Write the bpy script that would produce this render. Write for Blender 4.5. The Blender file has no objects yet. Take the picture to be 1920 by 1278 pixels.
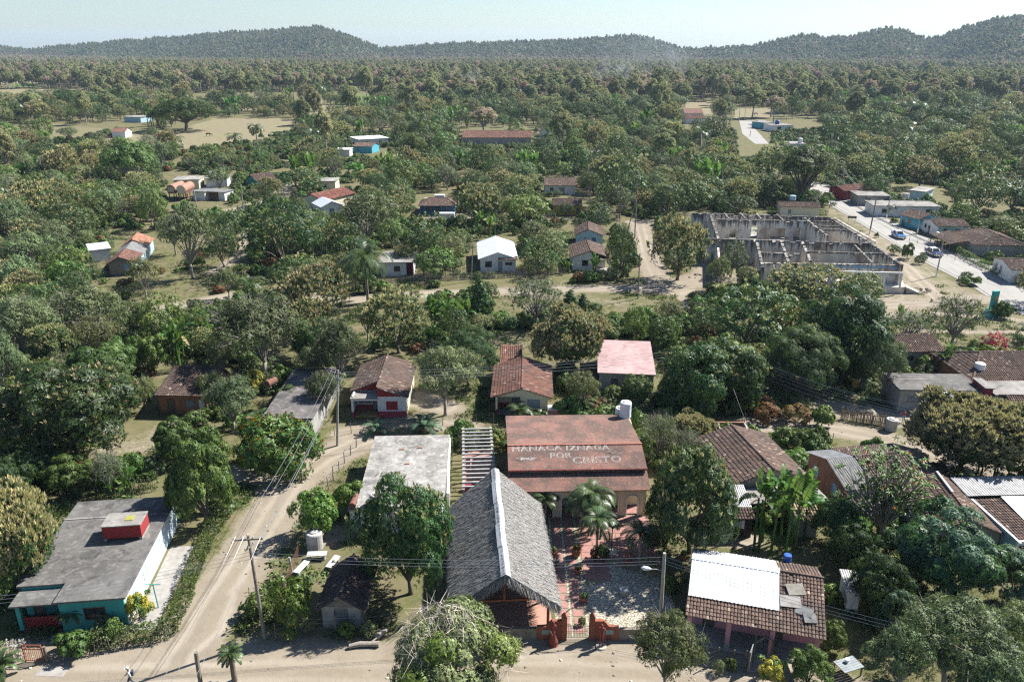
import bpy, bmesh, math, random
import numpy as np
from mathutils import Vector, Matrix

random.seed(11)
rng = np.random.default_rng(11)
scn = bpy.context.scene
COL = scn.collection
R = math.radians

# ------------------------------------------------------------------ camera
CAM_Z, FPX, PITCH = 42.0, 1493.0, R(20.4)
cd = bpy.data.cameras.new('camera')
cam = bpy.data.objects.new('camera', cd)
COL.objects.link(cam)
cam.location = (0, 0, CAM_Z)
cam.rotation_euler = (math.pi / 2 - PITCH, 0, 0)
cd.sensor_width = 36
cd.lens = FPX / 1920 * 36
cd.clip_end = 60000
scn.camera = cam

# ------------------------------------------------------------------ sky, sun, exposure
SUN_DIR = Vector((0.86, 0.50, 0.0)).normalized()
SUN_EL = R(45)
w = bpy.data.worlds.new('World')
scn.world = w
w.use_nodes = True
nt = w.node_tree
nt.nodes.clear()
sky = nt.nodes.new('ShaderNodeTexSky')
sky.sky_type = 'NISHITA'
sky.sun_disc = False
sky.sun_elevation = SUN_EL
sky.sun_rotation = math.atan2(SUN_DIR.x, SUN_DIR.y)
sky.altitude = 50
sky.air_density = 1.0
sky.dust_density = 0.45
sky.ozone_density = 1.0
bg = nt.nodes.new('ShaderNodeBackground')
bg.inputs['Strength'].default_value = 0.054
wo = nt.nodes.new('ShaderNodeOutputWorld')
tint = nt.nodes.new('ShaderNodeMix')
tint.data_type = 'RGBA'
tint.blend_type = 'MULTIPLY'
tint.inputs[0].default_value = 1.0
tint.inputs[7].default_value = (.90, 1.0, 1.12, 1)      # cool white balance of the photograph's sky
nt.links.new(sky.outputs[0], tint.inputs[6])
nt.links.new(tint.outputs[2], bg.inputs[0])
nt.links.new(bg.outputs[0], wo.inputs[0])

sl = bpy.data.lights.new('sun', 'SUN')
sl.energy = 5.0
sl.angle = R(0.5)
sl.color = (1.0, 0.965, 0.91)
so = bpy.data.objects.new('sun', sl)
COL.objects.link(so)
sv = Vector((SUN_DIR.x * math.cos(SUN_EL), SUN_DIR.y * math.cos(SUN_EL), math.sin(SUN_EL)))
so.rotation_euler = sv.to_track_quat('Z', 'Y').to_euler()
so.location = (60, 40, 120)

scn.view_settings.view_transform = 'Standard'
scn.view_settings.look = 'None'
scn.view_settings.exposure = 1.26
scn.view_settings.gamma = 1
scn.view_settings.use_curve_mapping = False
scn.render.engine = 'CYCLES'
scn.cycles.use_denoising = False
scn.cycles.pixel_filter_type = 'BLACKMAN_HARRIS'
scn.cycles.filter_width = 1.3
scn.cycles.max_bounces = 6
scn.cycles.diffuse_bounces = 1
scn.cycles.glossy_bounces = 2
scn.cycles.transmission_bounces = 3
scn.cycles.transparent_max_bounces = 6
scn.cycles.volume_bounces = 0
scn.cycles.sample_clamp_indirect = 4.0

# ------------------------------------------------------------------ camera geometry used to survey the photograph
CT, ST = math.cos(PITCH), math.sin(PITCH)

def G(px, py, z=0.0):
 """Point of the place at height z that the photograph shows at (px, py)."""
 a, b = (px - 960) / FPX, -(py - 639) / FPX
 d = Vector((a, CT + b * ST, -ST + b * CT))
 t = (z - CAM_Z) / d.z
 return Vector((d.x * t, d.y * t, z))

def hgt(y, py):
 """Height at distance y (straight ahead) that shows at row py."""
 b = -(py - 639) / FPX
 return CAM_Z + y * (-ST + b * CT) / (CT + b * ST)

def depth(p):
 return p[1] * CT + (CAM_Z - p[2]) * ST

def PX(p):
 d = depth(p)
 v = p[1] * ST + (p[2] - CAM_Z) * CT
 return 960 + FPX * p[0] / d, 639 - FPX * v / d

# ------------------------------------------------------------------ object helpers
def tag(o, label=None, cat=None, group=None, kind=None):
 if label:
  o['label'] = label
 if cat:
  o['category'] = cat
 if group:
  o['group'] = group
 if kind:
  o['kind'] = kind
 return o

def link(o, parent=None):
 COL.objects.link(o)
 if parent is not None:
  o.parent = parent
 return o

LAND = []          # (phrase, x, y) landmarks that labels may refer to

def thing(name, label, cat, loc=(0, 0, 0), rz=0.0, group=None):
 o = bpy.data.objects.new(name, None)
 o.empty_display_size = 0.5
 COL.objects.link(o)
 o.location = loc
 o.rotation_euler = (0, 0, rz)
 return tag(o, label, cat, group)

def copy_tree(o, parent=None):
 c = o.copy()
 COL.objects.link(c)
 if parent is not None:
  c.parent = parent
 for ch in o.children:
  copy_tree(ch, c)
 return c

class MB:
 """collects faces and makes ONE mesh object of them"""

 def __init__(s):
  s.v, s.f, s.m = [], [], []

 def add(s, vs, fs, m=0):
  n = len(s.v)
  s.v += [tuple(p) for p in vs]
  for f in fs:
   s.f.append(tuple(i + n for i in f))
   s.m.append(m)
  return s

 def quad(s, a, b, c, d, m=0):
  return s.add((a, b, c, d), ((0, 1, 2, 3),), m)

 def box(s, x0, y0, z0, x1, y1, z1, m=0):
  v = [(x0, y0, z0), (x1, y0, z0), (x1, y1, z0), (x0, y1, z0), (x0, y0, z1), (x1, y0, z1), (x1, y1, z1), (x0, y1, z1)]
  return s.add(v, ((0, 3, 2, 1), (4, 5, 6, 7), (0, 1, 5, 4), (1, 2, 6, 5), (2, 3, 7, 6), (3, 0, 4, 7)), m)

 def beam(s, a, b, wd, ht, m=0, up=(0, 0, 1)):
  a, b, up = Vector(a), Vector(b), Vector(up)
  d = (b - a).normalized()
  sd = d.cross(up)
  if sd.length < 1e-4:
   sd = d.cross(Vector((1, 0, 0)))
  sd.normalize()
  u = sd.cross(d).normalized()
  sd *= wd / 2
  u *= ht / 2
  v = [a - sd - u, a + sd - u, a + sd + u, a - sd + u, b - sd - u, b + sd - u, b + sd + u, b - sd + u]
  return s.add(v, ((0, 1, 2, 3), (7, 6, 5, 4), (0, 4, 5, 1), (1, 5, 6, 2), (2, 6, 7, 3), (3, 7, 4, 0)), m)

 def tube(s, pts, rad, n=6, m=0, cap=True):
  pts = [Vector(p) for p in pts]
  if not hasattr(rad, '__len__'):
   rad = [rad] * len(pts)
  rings = []
  ref = Vector((0.13, 0.97, 0.2))
  for i, p in enumerate(pts):
   d = (pts[min(i + 1, len(pts) - 1)] - pts[max(i - 1, 0)]).normalized()
   e1 = d.cross(ref)
   if e1.length < 0.05:
    e1 = d.cross(Vector((1, 0, 0)))
   e1.normalize()
   e2 = d.cross(e1)
   rings.append([p + (e1 * math.cos(2 * math.pi * k / n) + e2 * math.sin(2 * math.pi * k / n)) * rad[i] for k in range(n)])
  v = [q for r in rings for q in r]
  f = []
  for i in range(len(pts) - 1):
   for k in range(n):
    k2 = (k + 1) % n
    f.append((i * n + k, i * n + k2, (i + 1) * n + k2, (i + 1) * n + k))
  if cap:
   f.append(tuple(range(n - 1, -1, -1)))
   f.append(tuple((len(pts) - 1) * n + k for k in range(n)))
  return s.add(v, f, m)

 def lathe(s, prof, n=16, c=(0, 0, 0), m=0, cap=True):
  v, f = [], []
  for r, z in prof:
   for k in range(n):
    a = 2 * math.pi * k / n
    v.append((c[0] + r * math.cos(a), c[1] + r * math.sin(a), c[2] + z))
  for i in range(len(prof) - 1):
   for k in range(n):
    k2 = (k + 1) % n
    f.append((i * n + k, i * n + k2, (i + 1) * n + k2, (i + 1) * n + k))
  if cap:
   f.append(tuple(range(n - 1, -1, -1)))
   f.append(tuple((len(prof) - 1) * n + k for k in range(n)))
  return s.add(v, f, m)

 def prism(s, poly, h0, h1, m=0):
  """polygon (x, y) counter-clockwise, raised from h0 to h1"""
  n = len(poly)
  v = [(p[0], p[1], h0) for p in poly] + [(p[0], p[1], h1) for p in poly]
  f = [tuple(range(n - 1, -1, -1)), tuple(range(n, 2 * n))]
  f += [(i, (i + 1) % n, n + (i + 1) % n, n + i) for i in range(n)]
  return s.add(v, f, m)

 def mesh(s, name, mats, smooth=False):
  me = bpy.data.meshes.new(name)
  me.from_pydata(s.v, [], s.f)
  if not isinstance(mats, (list, tuple)):
   mats = [mats]
  for mm in mats:
   me.materials.append(mm)
  if len(mats) > 1:
   me.polygons.foreach_set('material_index', s.m)
  if smooth:
   me.polygons.foreach_set('use_smooth', [True] * len(me.polygons))
  me.update()
  return me

 def build(s, name, mats, parent=None, smooth=False, kind=None, bevel=0):
  o = bpy.data.objects.new(name, s.mesh(name, mats, smooth))
  link(o, parent)
  if kind:
   o['kind'] = kind
  if bevel:
   b = o.modifiers.new('bevel', 'BEVEL')
   b.width = bevel
   b.segments = 2
   b.limit_method = 'ANGLE'
  return o

def np_mesh(name, V, mats, midx=None, smooth=False, tone=None):
 """V (n,k,3): n separate k-gons as one mesh"""
 n, k = V.shape[:2]
 me = bpy.data.meshes.new(name)
 me.vertices.add(n * k)
 me.vertices.foreach_set('co', np.ascontiguousarray(V, dtype=np.float32).reshape(-1))
 me.loops.add(n * k)
 me.loops.foreach_set('vertex_index', np.arange(n * k, dtype=np.int32))
 me.polygons.add(n)
 me.polygons.foreach_set('loop_start', np.arange(0, n * k, k, dtype=np.int32))
 for mm in mats:
  me.materials.append(mm)
 if midx is not None:
  me.polygons.foreach_set('material_index', midx.astype(np.int32))
 if tone is not None:
  at = me.attributes.new('tone', 'FLOAT', 'POINT')
  at.data.foreach_set('value', np.repeat(tone, k).astype(np.float32))
 if smooth:
  me.polygons.foreach_set('use_smooth', np.ones(n, dtype=bool))
 me.update(calc_edges=True)
 return me

# ------------------------------------------------------------------ materials
class NT:
 def __init__(s, name):
  s.mat = bpy.data.materials.new(name)
  s.mat.use_nodes = True
  s.t = s.mat.node_tree
  s.t.nodes.clear()
  s.out = s.t.nodes.new('ShaderNodeOutputMaterial')

 def n(s, typ, **kw):
  x = s.t.nodes.new('ShaderNode' + typ)
  for k, v in kw.items():
   if k in x.inputs:
    s.set(x.inputs[k], v)
   else:
    setattr(x, k, v)
  return x

 def set(s, sock, v):
  if isinstance(v, bpy.types.NodeSocket):
   s.t.links.new(v, sock)
  elif isinstance(v, (tuple, list)) and len(v) == 3 and sock.type == 'RGBA':
   sock.default_value = (*v, 1)
  else:
   sock.default_value = v

 def obj(s):
  return s.n('TexCoord').outputs['Object']

 def pos(s):
  return s.n('NewGeometry').outputs['Position']

 def noise(s, vec, scale, detail=5, rough=.6, dist=0.0):
  return s.n('TexNoise', Vector=vec, Scale=scale, Detail=detail, Roughness=rough, Distortion=dist).outputs['Fac']

 def ramp(s, fac, a, b, ca=0.0, cb=1.0):
  return s.n('MapRange', **{'Value': fac, 'From Min': a, 'From Max': b, 'To Min': ca, 'To Max': cb}).outputs[0]

 def mix(s, fac, a, b, mode='MIX'):
  x = s.t.nodes.new('ShaderNodeMix')
  x.data_type = 'RGBA'
  x.blend_type = mode
  s.set(x.inputs[0], fac)
  s.set(x.inputs[6], a)
  s.set(x.inputs[7], b)
  return x.outputs[2]

 def math(s, op, a, b=0.0):
  x = s.t.nodes.new('ShaderNodeMath')
  x.operation = op
  s.set(x.inputs[0], a)
  s.set(x.inputs[1], b)
  return x.outputs[0]

 def scalev(s, vec, sc):
  return s.n('Mapping', Vector=vec, Scale=sc).outputs[0]

 def pbsdf(s, col, rough=.8, metal=0.0, spec=.3, bump=None, bstr=.3, bdist=.05):
  p = s.n('BsdfPrincipled')
  s.set(p.inputs['Base Color'], col)
  s.set(p.inputs['Roughness'], rough)
  s.set(p.inputs['Metallic'], metal)
  s.set(p.inputs['Specular IOR Level'], spec)
  if bump is not None:
   b = s.n('Bump', Height=bump, Strength=bstr, Distance=bdist)
   s.t.links.new(b.outputs[0], p.inputs['Normal'])
  return p

 def done(s, bsdf):
  s.t.links.new(bsdf.outputs[0], s.out.inputs['Surface'])
  return s.mat

def mat(name, c1, c2=None, scale=2.0, rough=.8, metal=0.0, spec=.3, bump=.2, lo=.35, hi=.65, dirt=0.0, dcol=(.09, .08, .07), dscale=1.2, isl=0.0):
 t = NT(name)
 o = t.obj()
 c2 = c2 or tuple(x * .8 for x in c1)
 nz = t.noise(o, scale, 6)
 col = t.mix(t.ramp(nz, lo, hi), c1, c2)
 if isl:
  rnd = t.n('NewGeometry').outputs['Random Per Island']
  col = t.mix(1.0, col, t.n('CombineColor', Red=t.ramp(rnd, 0, 1, 1 - isl, 1 + isl * .4), Green=t.ramp(rnd, 0, 1, 1 - isl, 1 + isl * .4), Blue=t.ramp(rnd, 0, 1, 1 - isl, 1 + isl * .4)).outputs[0], 'MULTIPLY')
 if dirt:
  n2 = t.noise(t.scalev(o, (1, 1, .35)), dscale, 7, .68)
  col = t.mix(t.math('MULTIPLY', t.ramp(n2, .5, .68), dirt), col, dcol)
 fine = t.noise(o, 14, 3)
 return t.done(t.pbsdf(col, rough, metal, spec, fine, bump, .03))

def leafmat(name, c1, c2, young=None, trans=.28, rough=.5, spec=.25, var=.40, isl=.38, tmix=.5):
 t = NT(name)
 g = t.n('NewGeometry')
 rnd = g.outputs['Random Per Island']
 oi = t.n('ObjectInfo').outputs['Random']
 tone = t.n('Attribute', attribute_name='tone').outputs['Fac']
 col = t.mix(t.ramp(rnd, 0, 1), c1, c2)
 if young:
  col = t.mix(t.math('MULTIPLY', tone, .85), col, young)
 v = t.math('MULTIPLY', t.ramp(oi, 0, 1, 1 - var, 1 + var), t.ramp(rnd, 0, 1, 1 - isl, 1 + isl))
 wob = t.n('HueSaturation', Hue=t.ramp(t.math('FRACT', t.math('MULTIPLY', oi, 7.31)), 0, 1, .478, .53), Saturation=t.ramp(rnd, 0, 1, .88, 1.1), Value=v, Color=col).outputs[0]
 p = t.pbsdf(wob, rough, 0, spec)
 tr = t.n('BsdfTranslucent', Color=t.mix(tmix, wob, (.16, .24, .04), 'MIX'))
 mx = t.n('MixShader', Fac=trans)
 t.t.links.new(p.outputs[0], mx.inputs[1])
 t.t.links.new(tr.outputs[0], mx.inputs[2])
 return t.done(mx)

def concrete_roof(name, c1, c2, c3, dark, dk=.7):
 t = NT(name)
 o = t.obj()
 a = t.noise(o, .35, 7, .62, .6)
 b = t.noise(o, 1.3, 6, .7, 1.0)
 c = t.noise(t.scalev(o, (1, 1, 1)), 6, 5)
 col = t.mix(t.ramp(a, .38, .62), c1, c2)
 col = t.mix(t.ramp(b, .5, .72), col, c3)
 col = t.mix(t.math('MULTIPLY', t.ramp(t.noise(o, .55, 8, .7, .8), .53, .66), dk), col, dark)
 col = t.mix(t.math('MULTIPLY', t.ramp(c, .4, .7), .25), col, c3)
 return t.done(t.pbsdf(col, .92, 0, .2, c, .25, .04))

def tilemat(name, c1, c2, c3, dark=(.05, .042, .038)):
 t = NT(name)
 o = t.obj()
 rnd = t.n('NewGeometry').outputs['Random Per Island']
 col = t.mix(t.ramp(t.noise(o, .5, 5), .35, .65), c1, c2)
 col = t.mix(t.ramp(rnd, .94, .97), col, c3)
 v = t.ramp(t.math('FRACT', t.math('MULTIPLY', rnd, 37.3)), 0, 1, .72, 1.2)
 col = t.n('HueSaturation', Value=v, Color=col, Saturation=.95).outputs[0]
 col = t.mix(t.math('MULTIPLY', t.ramp(t.noise(o, 1.6, 7, .7), .48, .7), .6), col, dark)
 return t.done(t.pbsdf(col, .93, 0, .15, t.noise(o, 20, 3), .3, .02))

def plaster(name, c1, c2, dirt=.5, dcol=(.10, .09, .08), base=None):
 """painted wall with rain stains and worn patches; base: colour of a painted skirting up to z=.55"""
 t = NT(name)
 o = t.obj()
 col = t.mix(t.ramp(t.noise(o, 1.2, 6), .4, .62), c1, c2)
 if base:
  z = t.n('SeparateXYZ', Vector=o).outputs[2]
  col = t.mix(t.ramp(z, .78, .80, 1, 0), col, base)
 st = t.noise(t.scalev(o, (3, 3, .4)), 1.3, 7, .7)
 col = t.mix(t.math('MULTIPLY', t.ramp(st, .52, .72), dirt), col, dcol)
 return t.done(t.pbsdf(col, .85, 0, .25, t.noise(o, 12, 4), .15, .02))
# ------------------------------------------------------------------ shared materials
M = {}
M['bark'] = mat('bark', (.16, .13, .10), (.09, .075, .06), 3, .95, bump=.6)
M['palebark'] = mat('pale_bark', (.34, .30, .25), (.20, .18, .15), 3, .95, bump=.5)
M['wood'] = mat('weathered_wood', (.21, .17, .13), (.11, .09, .07), 4, .95, bump=.5)
M['pole'] = mat('pole_wood', (.24, .21, .17), (.15, .13, .11), 3, .9, bump=.4)
M['concpole'] = mat('pole_concrete', (.36, .34, .30), (.26, .25, .22), 3, .9)
M['wire'] = mat('wire_aluminium', (.42, .42, .42), (.34, .34, .34), 3, .45, .6)
M['white'] = plaster('white_paint', (.72, .71, .68), (.60, .59, .56), .45)
M['whiteclean'] = mat('white_clean', (.78, .77, .75), (.70, .69, .67), 2, .6)
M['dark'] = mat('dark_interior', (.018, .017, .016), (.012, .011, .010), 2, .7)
M['shutter'] = mat('grey_louvre', (.26, .29, .30), (.19, .21, .22), 3, .6)
M['frame'] = mat('window_frame', (.16, .13, .11), (.10, .08, .07), 3, .7)
M['glass'] = mat('dark_glass', (.03, .035, .04), (.02, .022, .025), 2, .12, spec=.5, bump=0)
M['tile'] = tilemat('clay_tile_old', (.165, .108, .082), (.115, .085, .070), (.33, .25, .19))
M['tilered'] = tilemat('clay_tile_red', (.22, .105, .075), (.15, .085, .065), (.36, .25, .19))
M['tiledark'] = tilemat('clay_tile_dark', (.10, .068, .055), (.072, .055, .048), (.28, .19, .14))
M['concrete'] = concrete_roof('roof_concrete', (.24, .225, .205), (.15, .142, .13), (.34, .32, .295), (.055, .052, .048), .9)
M['concdark'] = concrete_roof('roof_concrete_dark', (.125, .12, .112), (.075, .072, .068), (.21, .20, .185), (.035, .034, .032), .9)
M['concpale'] = concrete_roof('roof_concrete_pale', (.30, .285, .26), (.15, .143, .132), (.44, .42, .385), (.07, .067, .062), .9)
M['slabplain'] = mat('plain_concrete', (.33, .31, .28), (.25, .235, .215), 2, .9, dirt=.4)
M['tank'] = mat('tank_cement', (.44, .43, .41), (.33, .325, .31), 2.5, .85, dirt=.5, dcol=(.16, .15, .14))
M['rust'] = mat('rusty_steel', (.23, .10, .065), (.13, .065, .05), 3, .8, dirt=.4)
M['metalwhite'] = mat('sheet_white', (.74, .76, .79), (.64, .66, .69), 1.5, .42, .25, dirt=.12)
M['metalgrey'] = mat('sheet_grey', (.34, .34, .34), (.22, .22, .22), 2, .6, .3, dirt=.5)
M['fibro'] = mat('fibrocement_sheet', (.20, .20, .195), (.13, .13, .128), 1.5, .9, dirt=.6)
M['redpaint'] = plaster('red_paint', (.30, .035, .035), (.24, .03, .03), .55, (.12, .09, .08))
M['paleblue'] = plaster('pale_blue_white_paint', (.62, .70, .74), (.55, .64, .69), .35)
M['turq'] = plaster('turquoise_paint', (.06, .31, .27), (.05, .27, .24), .25)
M['teal'] = plaster('teal_paint', (.05, .34, .30), (.05, .29, .26), .3)
M['blue'] = plaster('blue_paint', (.05, .17, .33), (.04, .13, .26), .3)
M['skyblue'] = plaster('pale_blue_paint', (.36, .50, .56), (.28, .42, .48), .4)
M['cyan'] = plaster('cyan_paint', (.08, .36, .44), (.07, .30, .38), .3)
M['mint'] = plaster('mint_paint', (.36, .52, .47), (.30, .45, .41), .35)
M['yellow'] = plaster('ochre_paint', (.50, .30, .06), (.42, .25, .05), .35)
M['cream'] = plaster('cream_paint', (.66, .60, .43), (.60, .54, .38), .3)
M['pink'] = plaster('pink_paint', (.60, .28, .32), (.52, .25, .28), .3)
M['maroon'] = plaster('maroon_paint', (.28, .035, .06), (.22, .03, .05), .3)
M['greywall'] = plaster('grey_render', (.34, .33, .31), (.26, .25, .235), .6)
M['brickwall'] = mat('orange_block', (.36, .17, .10), (.26, .13, .085), 3, .95, dirt=.5)
M['plank'] = mat('weathered_plank', (.27, .25, .21), (.18, .165, .14), 3, .95, bump=.5, isl=.25)
M['terra'] = mat('terracotta', (.30, .10, .055), (.21, .075, .045), 2.5, .85, dirt=.45, dcol=(.07, .04, .03))
M['statue'] = mat('red_clay', (.22, .055, .04), (.15, .04, .03), 5, .8)
M['pot'] = mat('clay_pot', (.33, .13, .07), (.25, .10, .06), 3, .85)
M['black'] = mat('black_iron', (.03, .03, .03), (.02, .02, .02), 3, .6)
M['bluedrum'] = mat('blue_plastic', (.02, .10, .36), (.02, .08, .30), 2, .4, spec=.5)
M['stone'] = mat('pale_stone', (.52, .47, .38), (.42, .38, .31), 2, .9, isl=.3)
M['rubble'] = mat('rubble_stone', (.26, .22, .17), (.16, .14, .11), 2, .95, isl=.4)
M['paver'] = mat('red_paver', (.36, .19, .16), (.28, .145, .125), 3, .9, isl=.2, dirt=.3)
M['kerb'] = mat('kerb_concrete', (.42, .40, .36), (.32, .30, .27), 2, .9, dirt=.4)
M['skin'] = mat('skin', (.20, .11, .07), (.17, .095, .06), 5, .6)

def road_mat():
 t = NT('road_concrete')
 o = t.obj()
 col = t.mix(t.ramp(t.noise(o, .12, 6), .35, .65), (.31, .298, .272), (.255, .243, .222))
 st = t.noise(t.scalev(o, (1.2, .12, 1)), .9, 6, .6)
 col = t.mix(t.math('MULTIPLY', t.ramp(st, .5, .68), .5), col, (.17, .16, .145))
 col = t.mix(t.math('MULTIPLY', t.ramp(t.noise(o, 2.5, 5), .5, .7), .3), col, (.40, .38, .34))
 return t.done(t.pbsdf(col, .9, 0, .2, t.noise(o, 8, 4), .2, .03))

M['road'] = road_mat()

def ground_mat():
 t = NT('earth_and_grass')
 o = t.obj()
 at = t.n('Attribute', attribute_name='cover')
 sep = t.n('SeparateColor', Color=at.outputs['Color'])
 dirt, dry, green = sep.outputs[0], sep.outputs[1], sep.outputs[2]
 n_big = t.noise(o, .05, 6, .6)
 n_mid = t.noise(o, .35, 7, .65)
 n_fine = t.noise(o, 2.2, 7, .7)
 n_vf = t.noise(o, 9, 4, .7)
 grass = t.mix(t.ramp(n_fine, .32, .68), (.070, .085, .030), (.135, .125, .060))
 grass = t.mix(t.ramp(n_mid, .40, .64), grass, (.165, .135, .085))
 grass = t.mix(t.math('MULTIPLY', t.ramp(n_big, .45, .65), .55), grass, (.120, .120, .052))
 dirtc = t.mix(t.ramp(n_mid, .35, .68), (.255, .218, .168), (.205, .170, .125))
 dirtc = t.mix(t.math('MULTIPLY', t.ramp(n_fine, .5, .72), .5), dirtc, (.200, .162, .115))
 dirtc = t.mix(t.math('MULTIPLY', t.ramp(n_vf, .52, .75), .4), dirtc, (.34, .30, .24))
 dryc = t.mix(t.ramp(n_mid, .35, .65), (.235, .195, .13), (.165, .145, .09))
 dryc = t.mix(t.math('MULTIPLY', t.ramp(t.noise(o, .03, 6), .4, .7), .6), dryc, (.19, .185, .085))
 greenc = t.mix(t.ramp(n_mid, .3, .7), (.075, .125, .030), (.11, .15, .045))
 lat = t.math('ADD', t.math('MULTIPLY', at.outputs['Alpha'], 4.0), t.math('MULTIPLY', t.math('SUBTRACT', n_mid, .5), 1.1))
 rut = t.ramp(t.math('ABSOLUTE', t.math('SUBTRACT', lat, .85)), .12, .5, 1, 0)
 dirtc = t.mix(t.math('MULTIPLY', rut, t.ramp(n_big, .35, .6, .15, .75)), dirtc, (.33, .29, .23))
 mid_ = t.math('MULTIPLY', t.ramp(lat, .1, .5, 1, 0), t.ramp(n_fine, .45, .65))
 dirtc = t.mix(t.math('MULTIPLY', mid_, .35), dirtc, (.19, .165, .105))
 dirtc = t.mix(t.math('MULTIPLY', t.ramp(t.noise(o, .9, 8, .75), .56, .66), .5), dirtc, (.20, .17, .125))
 edge = t.math('ADD', dirt, t.math('ADD', t.math('MULTIPLY', t.math('SUBTRACT', n_fine, .5), 1.0), t.math('MULTIPLY', t.math('SUBTRACT', n_mid, .5), .7)))
 col = t.mix(t.ramp(t.math('ADD', dry, t.math('MULTIPLY', t.math('SUBTRACT', n_mid, .5), .9)), .3, .8), grass, dryc)
 col = t.mix(t.ramp(green, .3, .7), col, greenc)
 col = t.mix(t.ramp(edge, .30, .62), col, dirtc)
 hgt_ = t.math('ADD', t.math('MULTIPLY', n_fine, .7), t.math('MULTIPLY', n_vf, .3))
 return t.done(t.pbsdf(col, .97, 0, .1, hgt_, .55, .12))

M['ground'] = ground_mat()

# ------------------------------------------------------------------ ground: one sheet out to the horizon
def pxpoly(pts):
 return [tuple(G(*p).xy) for p in pts]

ROADS = [  # polyline in the photo, half width in metres, strength
 ([(-150, 1275), (150, 1268), (330, 1262), (520, 1258), (760, 1262), (1000, 1258), (1200, 1262), (1400, 1285), (1600, 1330)], 3.2, 1),
 ([(330, 1250), (400, 1130), (465, 1040), (510, 965), (545, 905), (610, 857), (680, 825)], 2.7, 1),
 ([(330, 1235), (390, 1180), (420, 1120)], 1.7, 1), ([(545, 900), (500, 885), (455, 888)], 2.2, .9),
 ([(200, 845), (280, 830), (330, 800)], 3.0, .45),
 ([(640, 812), (760, 790), (880, 800)], 2.0, .62), ([(770, 745), (840, 765)], 2.6, .75),
 ([(150, 612), (240, 592), (335, 573), (440, 553), (520, 552), (660, 562), (800, 551), (950, 546), (1090, 541), (1200, 540), (1300, 548)], 2.3, 1),
 ([(1262, 545), (1282, 562), (1284, 590)], .8, .9),
 ([(1240, 535), (1218, 490), (1206, 448), (1198, 416)], 2.6, 1), ([(1185, 416), (1250, 416)], 2.0, 1),
 ([(1250, 540), (1330, 520), (1340, 500)], 4.0, .8),
 ([(400, 510), (450, 480), (460, 440)], 2.0, .6), ([(440, 395), (520, 372), (545, 345)], 3.0, .85), ([(330, 405), (400, 398), (480, 385)], 2.2, .7),
 ([(860, 405), (940, 412), (1000, 415), (1060, 410)], 2.2, .7), ([(780, 412), (860, 402)], 2.4, .6),
 ([(1640, 592), (1760, 588), (1960, 604)], .9, 1), ([(1650, 575), (1760, 566), (1850, 560)], 3.0, .9), ([(1700, 620), (1960, 625)], 1.0, .7),
 ([(1390, 800), (1480, 795), (1570, 805), (1660, 822), (1760, 865), (1900, 870)], 2.3, .85), ([(1560, 765), (1690, 785)], 2.6, .9), ([(1850, 860), (1920, 850)], 4, .9),
 ([(1560, 395), (1625, 428), (1690, 470), (1745, 515), (1800, 555)], 3.6, .42), ([(1640, 470), (1700, 500), (1760, 560)], 1.5, 1),
 ([(1595, 365), (1680, 425), (1760, 465), (1830, 500), (1930, 535)], 2.4, .4),
 ([(1640, 440), (1700, 520), (1680, 560), (1600, 565)], 5.0, .55),
 ([(980, 1215), (1080, 1205), (1180, 1210)], 2.5, .9), ([(1330, 1230), (1440, 1215), (1500, 1240)], 1.2, .8),
 ([(600, 1010), (640, 1000)], 1.6, .6), ([(1360, 520), (1420, 530)], 4, .6),
 ([(1400, 1010), (1300, 1000)], 1.6, .7), ([(1310, 355), (1360, 365)], 3, .6), ([(995, 545), (1200, 575)], 3.5, .35), ([(900, 640), (1010, 640)], 4, .35),
]
DRY = [[(300, 197), (640, 196), (620, 206), (310, 208)], [(-60, 149), (85, 147), (95, 156), (-60, 160)], [(700, 150), (980, 149), (960, 155), (720, 156)], [(150, 268), (220, 282), (400, 278), (550, 248), (550, 222), (400, 222), (345, 240), (260, 250)], [(-150, 240), (110, 232), (210, 242), (150, 262), (-150, 268)],
 [(1285, 188), (1352, 192), (1352, 216), (1285, 212)], [(1368, 203), (1450, 203), (1450, 222), (1378, 226)], [(1515, 168), (1630, 166), (1650, 182), (1525, 190)],
 [(-50, 168), (155, 166), (165, 186), (-50, 196)], [(1600, 540), (1720, 500), (1840, 548), (1930, 600), (1930, 625), (1640, 612)], [(560, 215), (700, 195), (700, 212), (600, 232)]]
GREEN = [[(625, 178), (705, 177), (725, 190), (640, 197)], [(20, 157), (75, 157), (75, 163), (20, 163)], [(1825, 118), (1890, 117), (1895, 121), (1830, 122)], [(-100, 186), (30, 190), (0, 200)]]

def seg_dist(X, Y, pts):
 best = np.full(X.shape, 1e9)
 for (x0, y0), (x1, y1) in zip(pts[:-1], pts[1:]):
  dx, dy = x1 - x0, y1 - y0
  t = np.clip(((X - x0) * dx + (Y - y0) * dy) / (dx * dx + dy * dy + 1e-9), 0, 1)
  best = np.minimum(best, np.hypot(X - x0 - t * dx, Y - y0 - t * dy))
 return best

def in_poly(X, Y, pts):
 c = np.zeros(X.shape, bool)
 n = len(pts)
 for i in range(n):
  (x0, y0), (x1, y1) = pts[i], pts[(i + 1) % n]
  if abs(y1 - y0) < 1e-9:
   continue
  c ^= ((y0 > Y) != (y1 > Y)) & (X < (x1 - x0) * (Y - y0) / (y1 - y0) + x0)
 return c

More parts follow.
